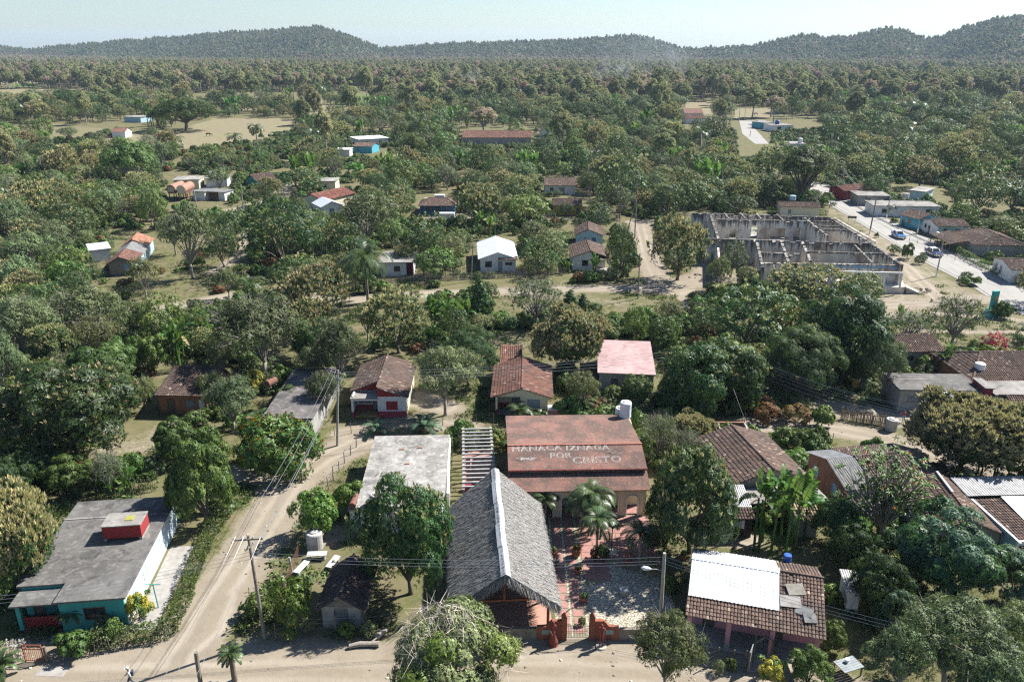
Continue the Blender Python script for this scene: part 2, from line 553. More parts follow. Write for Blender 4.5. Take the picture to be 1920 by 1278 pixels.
def cover_at(X, Y):
 d = np.zeros(X.shape)
 cover_at.lat = None
 for pts, hw, st in ROADS:
  dist = seg_dist(X, Y, pxpoly(pts))
  d = np.maximum(d, st * np.clip(1.5 - dist / hw, 0, 1))
  cover_at.lat = dist if cover_at.lat is None or cover_at.lat.shape != X.shape else np.minimum(cover_at.lat, dist)
 dry = np.zeros(X.shape)
 for k, p in enumerate(DRY):
  dry[in_poly(X, Y, pxpoly(p))] = .56 if k in (4, 9) else .9
 gr = np.zeros(X.shape)
 for p in GREEN:
  gr[in_poly(X, Y, pxpoly(p))] = 1
 return d, dry, gr

cover_at.lat = None

def build_ground():
 ys = [-60.0]
 y = 28.0
 ys += list(np.linspace(-40, 28, 8))
 while y < 8800:
  y += max(.38, y * .0085)
  ys.append(y)
 xs = [0.0]
 x = 0.0
 while x < 7000:
  x += .5 if x < 60 else max(.5, (x - 60) * .025 + .5)
  xs.append(x)
 xs = np.array([-q for q in xs[:0:-1]] + xs)
 ys = np.array(ys)
 X, Y = np.meshgrid(xs, ys)
 d, dry, gr = cover_at(X, Y)
 ny, nx = X.shape
 co = np.stack([X, Y, np.zeros_like(X)], -1).reshape(-1, 3)
 idx = np.arange(nx * ny).reshape(ny, nx)
 q = np.stack([idx[:-1, :-1], idx[:-1, 1:], idx[1:, 1:], idx[1:, :-1]], -1).reshape(-1, 4)
 fd = d.reshape(-1)[q].mean(1)
 fdry = dry.reshape(-1)[q].mean(1)
 cov = np.stack([d, dry, gr, np.clip(cover_at.lat / 4, 0, 1)], -1).reshape(-1, 4).astype(np.float32)
 isroad = fd > .55
 isfield = (fdry > .5) & ~isroad
 for name, sel in (('ground', ~isroad & ~isfield), ('dirt_road', isroad), ('field', isfield)):
  qq = q[sel]
  used, inv = np.unique(qq.reshape(-1), return_inverse=True)
  me = bpy.data.meshes.new(name)
  me.vertices.add(len(used))
  me.vertices.foreach_set('co', co[used].astype(np.float32).reshape(-1))
  me.loops.add(len(qq) * 4)
  me.loops.foreach_set('vertex_index', inv.astype(np.int32))
  me.polygons.add(len(qq))
  me.polygons.foreach_set('loop_start', np.arange(0, len(qq) * 4, 4, dtype=np.int32))
  a = me.attributes.new('cover', 'FLOAT_COLOR', 'POINT')
  a.data.foreach_set('color', cov[used].reshape(-1))
  me.materials.append(M['ground'])
  me.update(calc_edges=True)
  link(bpy.data.objects.new(name, me))['kind'] = 'structure'

build_ground()

def sheet(name, poly, z, m, kind='structure', parent=None):
 mb = MB()
 mb.add([(p[0], p[1], z) for p in poly], [tuple(range(len(poly)))])
 return mb.build(name, m, parent, kind=kind)

# concrete village road with its kerbs and footway
RL = pxpoly([(2050, 668), (1960, 612), (1905, 583), (1862, 556), (1833, 537), (1795, 517), (1760, 500), (1710, 474), (1659, 441), (1619, 418), (1580, 395), (1556, 380), (1510, 352), (1470, 325)])
RR = pxpoly([(2200, 650), (2080, 590), (1990, 560), (1935, 540), (1916, 533), (1876, 516), (1837, 498), (1768, 468), (1689, 432), (1619, 396), (1585, 374), (1570, 362), (1535, 340), (1500, 318)])
mbr = MB()
for i in range(len(RL) - 1):
 mbr.quad((*RL[i], .02), (*RR[i], .02), (*RR[i + 1], .02), (*RL[i + 1], .02))
mbr.build('road', M['road'], kind='structure')
FARROAD = pxpoly([(1392, 251), (1416, 270), (1442, 270), (1412, 238), (1427, 227), (1386, 226)])
sheet('far_road', FARROAD, .02, M['road'])

def offset_strip(pts, o0, o1, z0, z1, mb):
 P = [Vector(p) for p in pts]
 nr = []
 for i in range(len(P)):
  d = (P[min(i + 1, len(P) - 1)] - P[max(0, i - 1)]).normalized()
  nr.append(Vector((d.y, -d.x)))
 for i in range(len(P) - 1):
  a0, a1 = P[i] + nr[i] * o0, P[i] + nr[i] * o1
  b0, b1 = P[i + 1] + nr[i + 1] * o0, P[i + 1] + nr[i + 1] * o1
  v = [(*a0, z0), (*a1, z0), (*b1, z0), (*b0, z0), (*a0, z1), (*a1, z1), (*b1, z1), (*b0, z1)]
  mb.add(v, ((4, 5, 6, 7), (0, 1, 5, 4), (1, 2, 6, 5), (2, 3, 7, 6), (3, 0, 4, 7)))

m1 = MB()
offset_strip(RR[3:], .02, .22, 0, .16, m1)
m1.build('kerb', M['kerb'], kind='structure')
m1 = MB()
offset_strip(RR[3:], .55, 2.2, 0, .13, m1)
m1.build('footway', M['road'], kind='structure')
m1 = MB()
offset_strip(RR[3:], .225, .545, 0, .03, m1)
m1.build('gutter', mat('gutter_dark', (.07, .065, .06), (.05, .045, .04), 2), kind='structure')  # dark strip between kerb and footway
m1 = MB()
offset_strip(RL[3:-1], -.25, -.02, 0, .12, m1)
m1.build('kerb', M['kerb'], kind='structure')
m1 = MB()
offset_strip(RL[3:-1], -1.1, -.26, 0, .05, m1)
m1.build('footway', M['road'], kind='structure')

# ------------------------------------------------------------------ hills
SKYL = [(-700, 84), (-300, 83), (0, 84), (60, 92), (130, 84), (200, 79), (250, 73), (270, 75), (300, 69), (340, 69), (390, 63), (450, 58), (520, 55), (560, 51), (600, 48), (640, 58), (680, 74), (715, 89),
  (760, 87), (800, 83), (850, 80), (900, 79), (950, 77), (1000, 75), (1050, 74), (1100, 71), (1150, 67), (1185, 65), (1220, 71), (1260, 86), (1290, 91), (1340, 88), (1400, 85), (1440, 77), (1490, 64),
  (1510, 64), (1540, 71), (1590, 67), (1620, 57), (1645, 51), (1680, 55), (1720, 71), (1745, 69), (1790, 49), (1840, 34), (1880, 30), (1920, 30), (2000, 36), (2150, 55), (2400, 75), (2700, 84)]
RIDGE_D = [(-700, 3000), (60, 2900), (600, 2600), (1000, 2500), (1300, 2350), (1600, 2050), (1900, 1850), (2700, 1900)]

def vnoise(x, y, s, seed=0):
 """smooth value noise, numpy"""
 x, y = np.asarray(x) / s + seed * 17.3, np.asarray(y) / s - seed * 9.1
 xi, yi = np.floor(x).astype(np.int64), np.floor(y).astype(np.int64)
 fx, fy = x - xi, y - yi
 fx, fy = fx * fx * (3 - 2 * fx), fy * fy * (3 - 2 * fy)

 def h(a, b):
  n = (a * 374761393 + b * 668265263 + seed * 974711) & 0x7fffffff
  n = ((n ^ (n >> 13)) * 1274126177) & 0x7fffffff
  return ((n ^ (n >> 16)) & 0xffff) / 65535.0
 return (h(xi, yi) * (1 - fx) + h(xi + 1, yi) * fx) * (1 - fy) + (h(xi, yi + 1) * (1 - fx) + h(xi + 1, yi + 1) * fx) * fy

def hill_z(X, Y):
 """terrain height of the hills at (x, y)"""
 px = 960 + FPX * X / np.maximum(Y * CT + 30, 1)
 row = np.interp(px, [p[0] for p in SKYL], [p[1] for p in SKYL]) + 1.5
 dr = np.interp(px, [p[0] for p in RIDGE_D], [p[1] for p in RIDGE_D])
 b = -(row - 639) / FPX
 top = CAM_Z + dr * (-ST + b * CT) / (CT + b * ST) - 5
 d0 = dr - np.clip(top * 6.5, 150, 800)
 t = np.clip((Y - d0) / (dr - d0), 0, 1)
 rise = np.where(t < .35, .28 * (t / .35) ** 1.5, .28 + .72 * ((t - .35) / .65) ** .9)
 back = np.clip((Y - dr) / 900, 0, 1)
 fold = (vnoise(X, Y, 260, 1) - .5) * .55 + (vnoise(X, Y, 110, 2) - .5) * .28
 z = top * (rise + fold * np.sin(np.pi * np.clip(t, 0, 1)) * .8) * (1 - back ** 2)
 return np.where(top < 1, -.6, np.maximum(z - .6, -.6))

def build_hills():
 xs = np.linspace(-3300, 3300, 330)
 ys = np.linspace(1000, 4000, 190)
 X, Y = np.meshgrid(xs, ys)
 Z = hill_z(X, Y)
 Z[:, 0] = Z[:, -1] = Z[0] = Z[-1] = -.6
 co = np.stack([X, Y, Z], -1).reshape(-1, 3)
 idx = np.arange(X.size).reshape(X.shape)
 q = np.stack([idx[:-1, :-1], idx[:-1, 1:], idx[1:, 1:], idx[1:, :-1]], -1).reshape(-1, 4)
 keep = co[:, 2][q].max(1) > -.5
 q = q[keep]
 used, inv = np.unique(q.reshape(-1), return_inverse=True)
 me = bpy.data.meshes.new('hills')
 me.from_pydata([tuple(c) for c in co[used]], [], [tuple(r) for r in inv.reshape(-1, 4)])
 me.polygons.foreach_set('use_smooth', [True] * len(me.polygons))
 me.materials.append(mat('hill_earth', (.075, .085, .038), (.11, .10, .055), .02, .95))
 link(bpy.data.objects.new('hills', me))['kind'] = 'structure'

build_hills()
# ------------------------------------------------------------------ foliage
M['lf_mango'] = leafmat('mango_leaf', (.027, .062, .020), (.058, .108, .030), (.14, .19, .05), rough=.45, spec=.3, trans=.2)
M['lf_flower'] = leafmat('mango_panicle', (.56, .50, .27), (.46, .38, .20), None, trans=.3, rough=.8, var=.15)
M['lf_broad'] = leafmat('broad_leaf', (.058, .105, .024), (.110, .170, .038), (.20, .26, .06), rough=.48, spec=.3, trans=.22)
M['lf_citrus'] = leafmat('citrus_leaf', (.070, .130, .022), (.120, .190, .035), (.22, .28, .06), rough=.4, spec=.35, trans=.35)
M['lf_loose'] = leafmat('grey_green_leaf', (.085, .122, .048), (.135, .175, .074), (.23, .26, .12), rough=.55, spec=.22, trans=.22)
M['lf_olive'] = leafmat('olive_leaf', (.100, .130, .045), (.165, .185, .072), (.25, .22, .09), rough=.55)
M['lf_feather'] = leafmat('feathery_leaf', (.050, .095, .040), (.085, .140, .058), (.10, .13, .05), rough=.6, spec=.2)
M['lf_saman'] = leafmat('umbrella_leaf', (.040, .068, .018), (.065, .100, .026), None, rough=.6, spec=.2)
M['lf_light'] = leafmat('airy_leaf', (.080, .125, .035), (.120, .165, .050), (.17, .19, .07), rough=.55, trans=.35)
M['lf_dark'] = leafmat('dark_leaf', (.024, .052, .018), (.046, .084, .027), None, rough=.5, spec=.25)
M['lf_palm'] = leafmat('palm_leaflet', (.045, .080, .026), (.080, .120, .038), None, rough=.38, spec=.5, trans=.25)
M['lf_banana'] = leafmat('banana_leaf', (.060, .140, .026), (.110, .210, .045), None, rough=.45, spec=.35, trans=.45, isl=.2)
M['lf_dry'] = leafmat('dry_leaf', (.24, .17, .085), (.32, .24, .13), None, rough=.8)
M['lf_yellow'] = leafmat('yellow_leaf', (.33, .235, .04), (.40, .30, .06), (.12, .17, .03), rough=.5)
M['lf_red'] = leafmat('red_bloom', (.55, .03, .04), (.48, .05, .09), None, rough=.6)
M['lf_orange'] = leafmat('orange_bloom', (.50, .10, .025), (.44, .06, .03), None, rough=.6)
M['lf_russet'] = leafmat('russet_leaf', (.22, .075, .035), (.16, .085, .04), (.10, .11, .03), rough=.6)
M['lf_brown'] = leafmat('bare_brown_twig', (.36, .27, .20), (.44, .34, .26), None, rough=.8, spec=.1, trans=.45, isl=.15, var=.25, tmix=0)
M['lf_poplar'] = leafmat('far_yellowgreen_leaf', (.25, .27, .12), (.33, .33, .16), None, rough=.7, spec=.1, trans=.5, isl=.15, var=.25, tmix=0)
M['lf_bluegreen'] = leafmat('bluegreen_leaf', (.055, .110, .058), (.100, .165, .092), None, rough=.5, spec=.3)
M['vine'] = leafmat('pale_dead_vine', (.56, .51, .42), (.44, .40, .32), None, trans=0, rough=.9, var=.1)
M['twig'] = leafmat('grey_twig', (.36, .33, .28), (.24, .22, .18), None, trans=0, rough=.9, var=.1)
M['twigd'] = leafmat('brown_twig', (.17, .14, .11), (.11, .09, .07), None, trans=0, rough=.9, var=.1)

def unit(a):
 return a / np.maximum(np.linalg.norm(a, axis=-1, keepdims=True), 1e-9)

def leaf_quads(P, D, Nn, L, W, droop=.12):
 D = unit(D)
 S = unit(np.cross(D, Nn + 1e-6))
 L, W = np.broadcast_to(L, len(P))[:, None], np.broadcast_to(W, len(P))[:, None]
 mid = P + D * L * .45
 tip = P + D * L + np.array([0, 0, -1.0]) * L * droop
 return np.stack([P, mid + S * W * .5, tip, mid - S * W * .5], 1)

def strip_quads(P, D, S, L, W, droop=0.0):
 """straight narrow quads (twigs, straws)"""
 D, S = unit(D), unit(S)
 L, W = np.broadcast_to(L, len(P))[:, None], np.broadcast_to(W, len(P))[:, None]
 e = P + D * L + np.array([0, 0, -1.0]) * L * droop
 return np.stack([P - S * W * .5, P + S * W * .5, e + S * W * .2, e - S * W * .2], 1)

def rdir(r, n):
 return unit(r.normal(size=(n, 3)))

def crown_shape(shape, n, Rr, zb, zt, r):
 """clump centres and radii (fractions of Rr) for a crown"""
 i = np.arange(n) + .5
 ph = i * 2.39996 + r.uniform(-.3, .3, n)
 zc, hh = (zb + zt) / 2, (zt - zb) / 2
 if shape == 'cone':
  t = np.sqrt(i / n)
  rad = Rr * .70 * t * r.uniform(.75, 1.05, n)
  z = zb + (zt - zb) * (1 - t) ** .9 * .92 + .06 * (zt - zb)
  c = np.stack([rad * np.cos(ph), rad * np.sin(ph), z], 1)
  cr = Rr * r.uniform(.26, .42, n)
 elif shape == 'umbrella':
  t = np.sqrt(i / n)
  rad = Rr * .90 * t
  z = zt - hh * .5 - (zt - zb) * .55 * t ** 2.6 + r.uniform(-.1, .1, n) * hh
  c = np.stack([rad * np.cos(ph), rad * np.sin(ph), z], 1)
  cr = Rr * r.uniform(.13, .20, n)
 elif shape == 'open':
  u = 1 - i / n * 1.25
  s = np.sqrt(np.maximum(1 - u * u, .05))
  k = r.uniform(.35, .95, n)
  c = np.stack([Rr * .8 * s * np.cos(ph) * k, Rr * .8 * s * np.sin(ph) * k, zc + hh * .8 * u * np.maximum(k, .6)], 1)
  cr = Rr * r.uniform(.15, .30, n)
 else:
  u = 1 - i / n * 1.68
  s = np.sqrt(np.maximum(1 - u * u, .03))
  p1, p2, p3 = r.uniform(0, 6.28, 3)
  k = r.uniform(.66, 1.10, n) * (1 + .17 * np.sin(ph + p1) + .13 * np.sin(2 * ph + p2) + .08 * np.sin(3 * ph + 4 * u + p3))
  c = np.stack([Rr * .72 * s * np.cos(ph) * k, Rr * .72 * s * np.sin(ph) * k, zc + hh * .74 * u * k], 1)
  cr = Rr * r.uniform(.18, .42, n)
 return c, cr

def make_crown(name, seed, shape='dome', Rr=4.5, zb=.35, zt=8.0, ncl=46, npts=5000, wh=8, L=.26, W=.09, mats=('lf_mango',), flower=0.0, fl_L=.42, fl_W=.15,
   twigs=0, twig_L=1.0, twig_W=.03, squash=.8, up=.25, inner=.10, droop=.12, spread=1.0, tonep=3.0, crs=1.0, mixm=None):
 r = np.random.default_rng(seed)
 C, cr = crown_shape(shape, ncl, Rr, zb, zt, r)
 cr = cr * crs * .9
 ctone = r.uniform(0, 1, ncl) ** tonep
 cfl = r.uniform(0, 1, ncl)
 wgt = cr ** 2
 k = r.choice(ncl, npts, p=wgt / wgt.sum())
 axis = np.array([0, 0, zb + (zt - zb) * .3])
 outw = unit(C - axis)
 d = unit(rdir(r, npts) + .75 * outw[k] + np.array([0, 0, up]))
 rad = cr[k] * np.where(r.uniform(0, 1, npts) < inner, r.uniform(.2, .8, npts), r.uniform(.86, 1.10, npts))
 # lumpy surface on each clump
 P = C[k] + d * (rad * (1 + .16 * np.sin(d[:, 0] * 7 + k) * np.cos(d[:, 1] * 6 + 2 * k)))[:, None] * np.array([1, 1, squash])
 # whorls
 PP = np.repeat(P, wh, 0)
 dd = np.repeat(d, wh, 0)
 kk = np.repeat(k, wh)
 n = len(PP)
 tang = unit(np.cross(dd, rdir(r, n)))
 D = unit(dd * r.uniform(-.15, .45, n)[:, None] + tang * spread + np.array([0, 0, -.12]))
 N = unit(dd + .28 * rdir(r, n))
 Q = leaf_quads(PP + rdir(r, n) * .05 * Rr * .25, D, N, L * r.uniform(.65, 1.25, n), W * r.uniform(.7, 1.3, n), droop)
 mi = np.zeros(n, int)
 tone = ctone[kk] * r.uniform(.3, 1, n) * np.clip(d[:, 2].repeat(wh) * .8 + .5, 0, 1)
 if mixm:      # a second leaf colour in whole clumps
  mi[(cfl[kk] < mixm) & (r.uniform(0, 1, n) < .85)] = 1
 parts, ms, tn = [Q], [mi], [tone]
 if flower > 0:
  fsel = (r.uniform(0, 1, npts) < flower * (.35 + .9 * cfl[k])) & (d[:, 2] > -.05) & (C[k][:, 2] + d[:, 2] * rad > zb + .35 * (zt - zb))
  FP, fd = P[fsel], d[fsel]
  j = 6
  FP, fd2 = np.repeat(FP, j, 0), np.repeat(fd, j, 0)
  m = len(FP)
  up2 = unit(fd2 * .6 + np.array([0, 0, .8]) + .55 * rdir(r, m))
  parts.append(leaf_quads(FP, up2, rdir(r, m), fl_L * r.uniform(.6, 1.2, m), fl_W, 0))
  ms.append(np.full(m, len(mats) - 1))
  tn.append(np.zeros(m))
 if twigs:
  kt = r.integers(0, ncl, twigs)
  dt = unit(rdir(r, twigs) + .6 * outw[kt] + np.array([0, 0, .25]))
  base = C[kt] + dt * (cr[kt] * r.uniform(-.2, .75, twigs))[:, None]
  parts.append(strip_quads(base, unit(dt + .5 * rdir(r, twigs)), rdir(r, twigs), twig_L * r.uniform(.5, 1.4, twigs), twig_W, r.uniform(-.1, .2)))
  ms.append(np.full(twigs, len(mats) - 1))
  tn.append(np.zeros(twigs))
 me = np_mesh(name, np.concatenate(parts), [M[q] for q in mats], np.concatenate(ms), tone=np.concatenate(tn))
 return me, C, cr

def make_trunk(name, C, cr, zb, zt, tr, seed, m='bark', limbs=9, fork=.45, lean=0.0, sides=6):
 r = np.random.default_rng(seed + 99)
 mb = MB()
 fz = max(zb * .9, (zb + (zt - zb) * .12)) * fork + .4
 top = Vector((r.uniform(-.3, .3) + lean, r.uniform(-.3, .3), fz))
 mb.tube([(0, 0, -.15), (.02, .01, .25), tuple(top * .55 + Vector((0, 0, .1))), tuple(top)], [tr * 1.5, tr * 1.08, tr * .9, tr * .82], sides + 1)
 order = np.argsort(-cr)[:limbs]
 for q in order:
  c = Vector(C[q])
  a = top + Vector((0, 0, r.uniform(-.25, .1) * fz * .5))
  midp = a.lerp(c, .5) + Vector((r.uniform(-.25, .25), r.uniform(-.25, .25), r.uniform(0, .45)))
  mb.tube([a, a.lerp(midp, .55), midp, c], [tr * .6, tr * .42, tr * .3, tr * .1], 5, cap=False)
  for _ in range(2):
   e = c + Vector(r.normal(size=3)) * cr[q] * .55 + Vector((0, 0, .2))
   mb.tube([midp.lerp(c, .3), midp.lerp(e, .6), e], [tr * .2, tr * .13, tr * .04], 4, cap=False)
 return mb.mesh(name, M[m], True)

PROTO = {}   # key -> list of (trunk mesh, crown mesh, R, H)

def proto(key, seeds, trunk=None, lod=1.0, **kw):
 tk = dict(tr=.22, m='bark', limbs=9, fork=.45)
 tk.update(trunk or {})
 for s in seeds:
  k2 = dict(kw)
  if lod != 1.0:
   k2['npts'] = int(k2.get('npts', 2400) * lod)
   f = lod ** -.36
   for a in ('L', 'W', 'fl_L', 'fl_W', 'twig_W'):
    dflt = dict(L=.26, W=.09, fl_L=.42, fl_W=.15, twig_W=.03)[a]
    k2[a] = k2.get(a, dflt) * f
   k2['twigs'] = int(k2.get('twigs', 0) * max(lod, .4))
   k2['wh'] = max(4, k2.get('wh', 7) - 2)
  me, C, cr = make_crown('crown', s, **k2)
  zb, zt = k2.get('zb', .35), k2.get('zt', 8.0)
  tm = make_trunk('trunk', C, cr, zb, zt, tk['tr'], s, tk['m'], tk['limbs'], tk['fork'])
  PROTO.setdefault(key, []).append((tm, me, k2.get('Rr', 4.5), zt))

KINDS = {
 'mango': dict(mats=('lf_mango', 'lf_flower'), flower=.07),
 'mangof': dict(mats=('lf_mango', 'lf_flower'), flower=.6),
 'mangoh': dict(mats=('lf_mango', 'lf_flower'), flower=1.3, fl_L=.5, fl_W=.19),
 'broad': dict(mats=('lf_broad',), L=.25, W=.11, ncl=50, crs=.78, squash=.9),
 'citrus': dict(mats=('lf_citrus',), Rr=2.2, zb=.6, zt=3.6, ncl=26, npts=1500, L=.20, W=.10, wh=6, crs=1.0),
 'loose': dict(shape='open', mats=('lf_loose', 'twig'), Rr=4.6, zb=1.8, zt=7.5, ncl=58, npts=4200, wh=5, L=.20, W=.09, twigs=900, twig_W=.035, inner=.35, crs=1.05),
 'olive': dict(shape='open', mats=('lf_olive', 'twig'), Rr=4.2, zb=1.6, zt=7.0, ncl=48, npts=3400, wh=5, L=.19, W=.09, twigs=600, twig_W=.035, inner=.35, crs=1.05),
 'sparse': dict(shape='open', mats=('lf_light', 'twig'), Rr=4.2, zb=1.8, zt=6.6, ncl=44, npts=800, wh=4, L=.24, W=.11, twigs=1500, twig_W=.04, twig_L=1.1, inner=.3, crs=1.0),
 'feather': dict(mats=('lf_feather',), Rr=4.2, zb=.9, zt=6.8, ncl=46, npts=4200, wh=6, L=.30, W=.055, crs=.8, squash=.85, up=.35, tonep=2.0),
 'conical': dict(shape='cone', mats=('lf_dark',), Rr=2.4, zb=.4, zt=6.8, ncl=34, npts=1700, L=.30, W=.13, crs=.95),
 'darkround': dict(mats=('lf_dark',), L=.24, W=.10),
 'bluegreen': dict(mats=('lf_bluegreen', 'lf_mango'), ncl=44, crs=.74, L=.30, W=.10, npts=4600, mixm=.35),
 'saman': dict(shape='umbrella', mats=('lf_saman',), Rr=11, zb=3.8, zt=10.5, ncl=110, npts=4200, wh=5, L=.55, W=.22, squash=.45),
 'airy': dict(shape='open', mats=('lf_light', 'twig'), Rr=7.0, zb=1.0, zt=12.5, ncl=80, npts=2600, wh=6, L=.42, W=.16, twigs=260, inner=.3, twig_W=.06, crs=.95),
 'opentree': dict(shape='open', mats=('lf_olive', 'twigd'), Rr=7.0, zb=2.0, zt=13, ncl=90, npts=2400, wh=6, L=.40, W=.18, twigs=500, inner=.25, twig_W=.06, crs=.85),
 'poplar': dict(mats=('lf_poplar',), Rr=3.8, zb=3.2, zt=13, ncl=40, npts=1300, wh=5, L=.6, W=.28, crs=.8, inner=.3),
 'brown': dict(shape='open', mats=('lf_brown', 'lf_poplar'), Rr=3.8, zb=3.5, zt=12, ncl=44, npts=800, wh=5, L=.7, W=.16, mixm=.3, crs=.9),
 'shrub': dict(mats=('lf_broad',), Rr=1.2, zb=.0, zt=1.6, ncl=18, npts=520, wh=5, L=.20, W=.10),
 'greyshrub': dict(mats=('lf_loose', 'twig'), Rr=1.4, zb=.0, zt=1.7, ncl=20, npts=520, wh=5, L=.17, W=.08, twigs=160, twig_L=.6),
 'yellowshrub': dict(mats=('lf_yellow', 'lf_broad'), Rr=1.3, zb=.2, zt=2.3, ncl=22, npts=520, wh=6, L=.26, W=.09, mixm=.22),
 'redshrub': dict(mats=('lf_red', 'twig'), Rr=1.6, zb=.5, zt=2.6, ncl=26, npts=170, wh=5, L=.2, W=.13, twigs=300, twig_L=.9, crs=.6),
 'russet': dict(mats=('lf_russet',), Rr=1.3, zb=.0, zt=1.7, ncl=20, npts=520, wh=5, L=.2, W=.1),
 'bloom': dict(mats=('lf_broad', 'lf_orange'), Rr=2.6, zb=.0, zt=2.7, ncl=36, npts=2300, wh=6, L=.2, W=.10, flower=.20, fl_L=.14, fl_W=.13),
}
TRK = {
 'mango': {}, 'loose': dict(m='palebark', tr=.2, limbs=18, fork=.5), 'olive': dict(m='palebark', tr=.18, limbs=16, fork=.5), 'sparse': dict(m='palebark', tr=.2, limbs=24, fork=.5),
 'citrus': dict(tr=.09, limbs=6), 'saman': dict(tr=.6, limbs=22, fork=.5), 'airy': dict(m='palebark', tr=.35, limbs=16), 'opentree': dict(tr=.5, limbs=26, fork=.35),
 'poplar': dict(m='palebark', tr=.22, limbs=6, fork=.9), 'brown': dict(m='palebark', tr=.2, limbs=12, fork=.8), 'conical': dict(tr=.14, limbs=4), 'feather': dict(tr=.22, limbs=8),
}
SMALL = ('shrub', 'greyshrub', 'yellowshrub', 'redshrub', 'russet')
FAR_D = 112.0
sd = 100
for kk_, kw_ in KINDS.items():
 sd += 10
 trk = TRK.get(kk_, dict(tr=.05, limbs=4) if kk_ in SMALL or kk_ == 'bloom' else {})
 two = kk_ in ('mango', 'mangof', 'mangoh', 'loose', 'broad')
 if kk_ not in ('saman', 'airy', 'opentree', 'poplar', 'brown'):
  proto(kk_ + '/N', [sd, sd + 1, sd + 6] if two else [sd], trk, **kw_)
 if kk_ not in ('bloom',):
  far_lod = 1.0 if kk_ in SMALL + ('saman', 'airy', 'opentree', 'poplar', 'brown', 'citrus') else .36
  proto(kk_ + '/M', [sd + 2, sd + 3, sd + 4, sd + 5] if two else [sd + 2, sd + 3], trk, lod=far_lod, **kw_)

def join_mesh(name, meshes):
 bm = bmesh.new()
 mats = []
 for me in meshes:
  off = len(mats)
  n0 = len(bm.faces)
  bm.from_mesh(me)
  bm.faces.ensure_lookup_table()
  if off:
   for f in bm.faces[n0:]:
    f.material_index += off
  mats += list(me.materials)
 out = bpy.data.meshes.new(name)
 bm.to_mesh(out)
 bm.free()
 for mm in mats:
  out.materials.append(mm)
 return out

# ------------------------------------------------------------------ palms and bananas: leaves are single parts
def frond_mesh(name, L=3.4, n=26, ll=.75, lw=.075, arch=1.2, rise=.95, seed=0, m='lf_palm', vee=.5):
 """one pinnate leaf that springs from the origin along +x"""
 r = np.random.default_rng(seed)
 t = np.linspace(0, 1, n)
 ang = rise - (rise + arch) * t ** 1.2
 ds = L / (n - 1)
 x = np.concatenate([[0], np.cumsum(np.cos(ang[:-1]) * ds)])
 z = np.concatenate([[0], np.cumsum(np.sin(ang[:-1]) * ds)])
 P = np.stack([x, np.zeros(n), z], 1)
 T = np.stack([np.cos(ang), np.zeros(n), np.sin(ang)], 1)
 U = np.stack([-np.sin(ang), np.zeros(n), np.cos(ang)], 1)
 parts = []
 for rep in range(2):
  for sgn in (-1, 1):
   sel = t > .12
   tt = t[sel] + rep * .5 / n
   Pn = P[sel] + T[sel] * ds * .5 * rep
   D = T[sel] * (.55 + .3 * tt[:, None]) + np.array([0, sgn, 0]) * 1.0 + U[sel] * vee * (1 - tt[:, None]) * r.uniform(.5, 1.2, (sel.sum(), 1))
   ln = ll * np.clip(np.sin(np.pi * np.clip(tt * .86 + .12, 0, 1)), 1e-3, 1) ** .6 * r.uniform(.85, 1.1, sel.sum())
   parts.append(leaf_quads(Pn, D, U[sel] + .2 * rdir(r, sel.sum()), ln, lw, .35))
 # rachis as narrow quads
 S = np.tile([[0, 1.0, 0]], (n - 1, 1))
 wd = np.linspace(.05, .015, n - 1)[:, None]
 parts.append(np.stack([P[:-1] - S * wd, P[:-1] + S * wd, P[1:] + S * wd, P[1:] - S * wd], 1))
 return np_mesh(name, np.concatenate(parts), [M[m]])

def banana_leaf(name, L=2.2, W=.55, arch=1.1, rise=1.15, seed=0, m='lf_banana', torn=.35):
 r = np.random.default_rng(seed)
 n = 15
 t = np.linspace(0, 1, n)
 ang = rise - (rise + arch * .6) * t ** 1.6
 ds = L / (n - 1)
 P = np.stack([np.concatenate([[0], np.cumsum(np.cos(ang[:-1]) * ds)]), np.zeros(n), np.concatenate([[0], np.cumsum(np.sin(ang[:-1]) * ds)])], 1)
 U = np.stack([-np.sin(ang), np.zeros(n), np.cos(ang)], 1)
 wd = W / 2 * np.clip(np.sin(np.pi * np.clip(t * .93 + .04, 0, 1)), 1e-4, 1) ** .55
 wd[t < .16] = .03
 parts = []
 for sgn in (-1, 1):
  for i in range(n - 1):
   g = r.uniform(.0, torn) if r.uniform() < .75 else 0
   dr = r.uniform(.0, .35)
   e0, e1 = np.array([0, sgn * wd[i], 0]), np.array([0, sgn * wd[i + 1], 0])
   o0 = P[i] + e0 + U[i] * wd[i] * (.35 - dr)
   o1 = P[i + 1] + e1 + U[i + 1] * wd[i + 1] * (.35 - dr)
   oo0, oo1 = o0 + (o1 - o0) * g * .5, o1 - (o1 - o0) * g * .5
   parts.append(np.stack([P[i], P[i + 1], oo1, oo0]))
 S = np.tile([[0, 1.0, 0]], (n - 1, 1))
 w2 = np.linspace(.035, .008, n - 1)[:, None]
 rb = np.stack([P[:-1] - S * w2, P[:-1] + S * w2, P[1:] + S * w2, P[1:] - S * w2], 1) + np.array([0, 0, .01])
 return np_mesh(name, np.concatenate([np.array(parts), rb]), [M[m]])

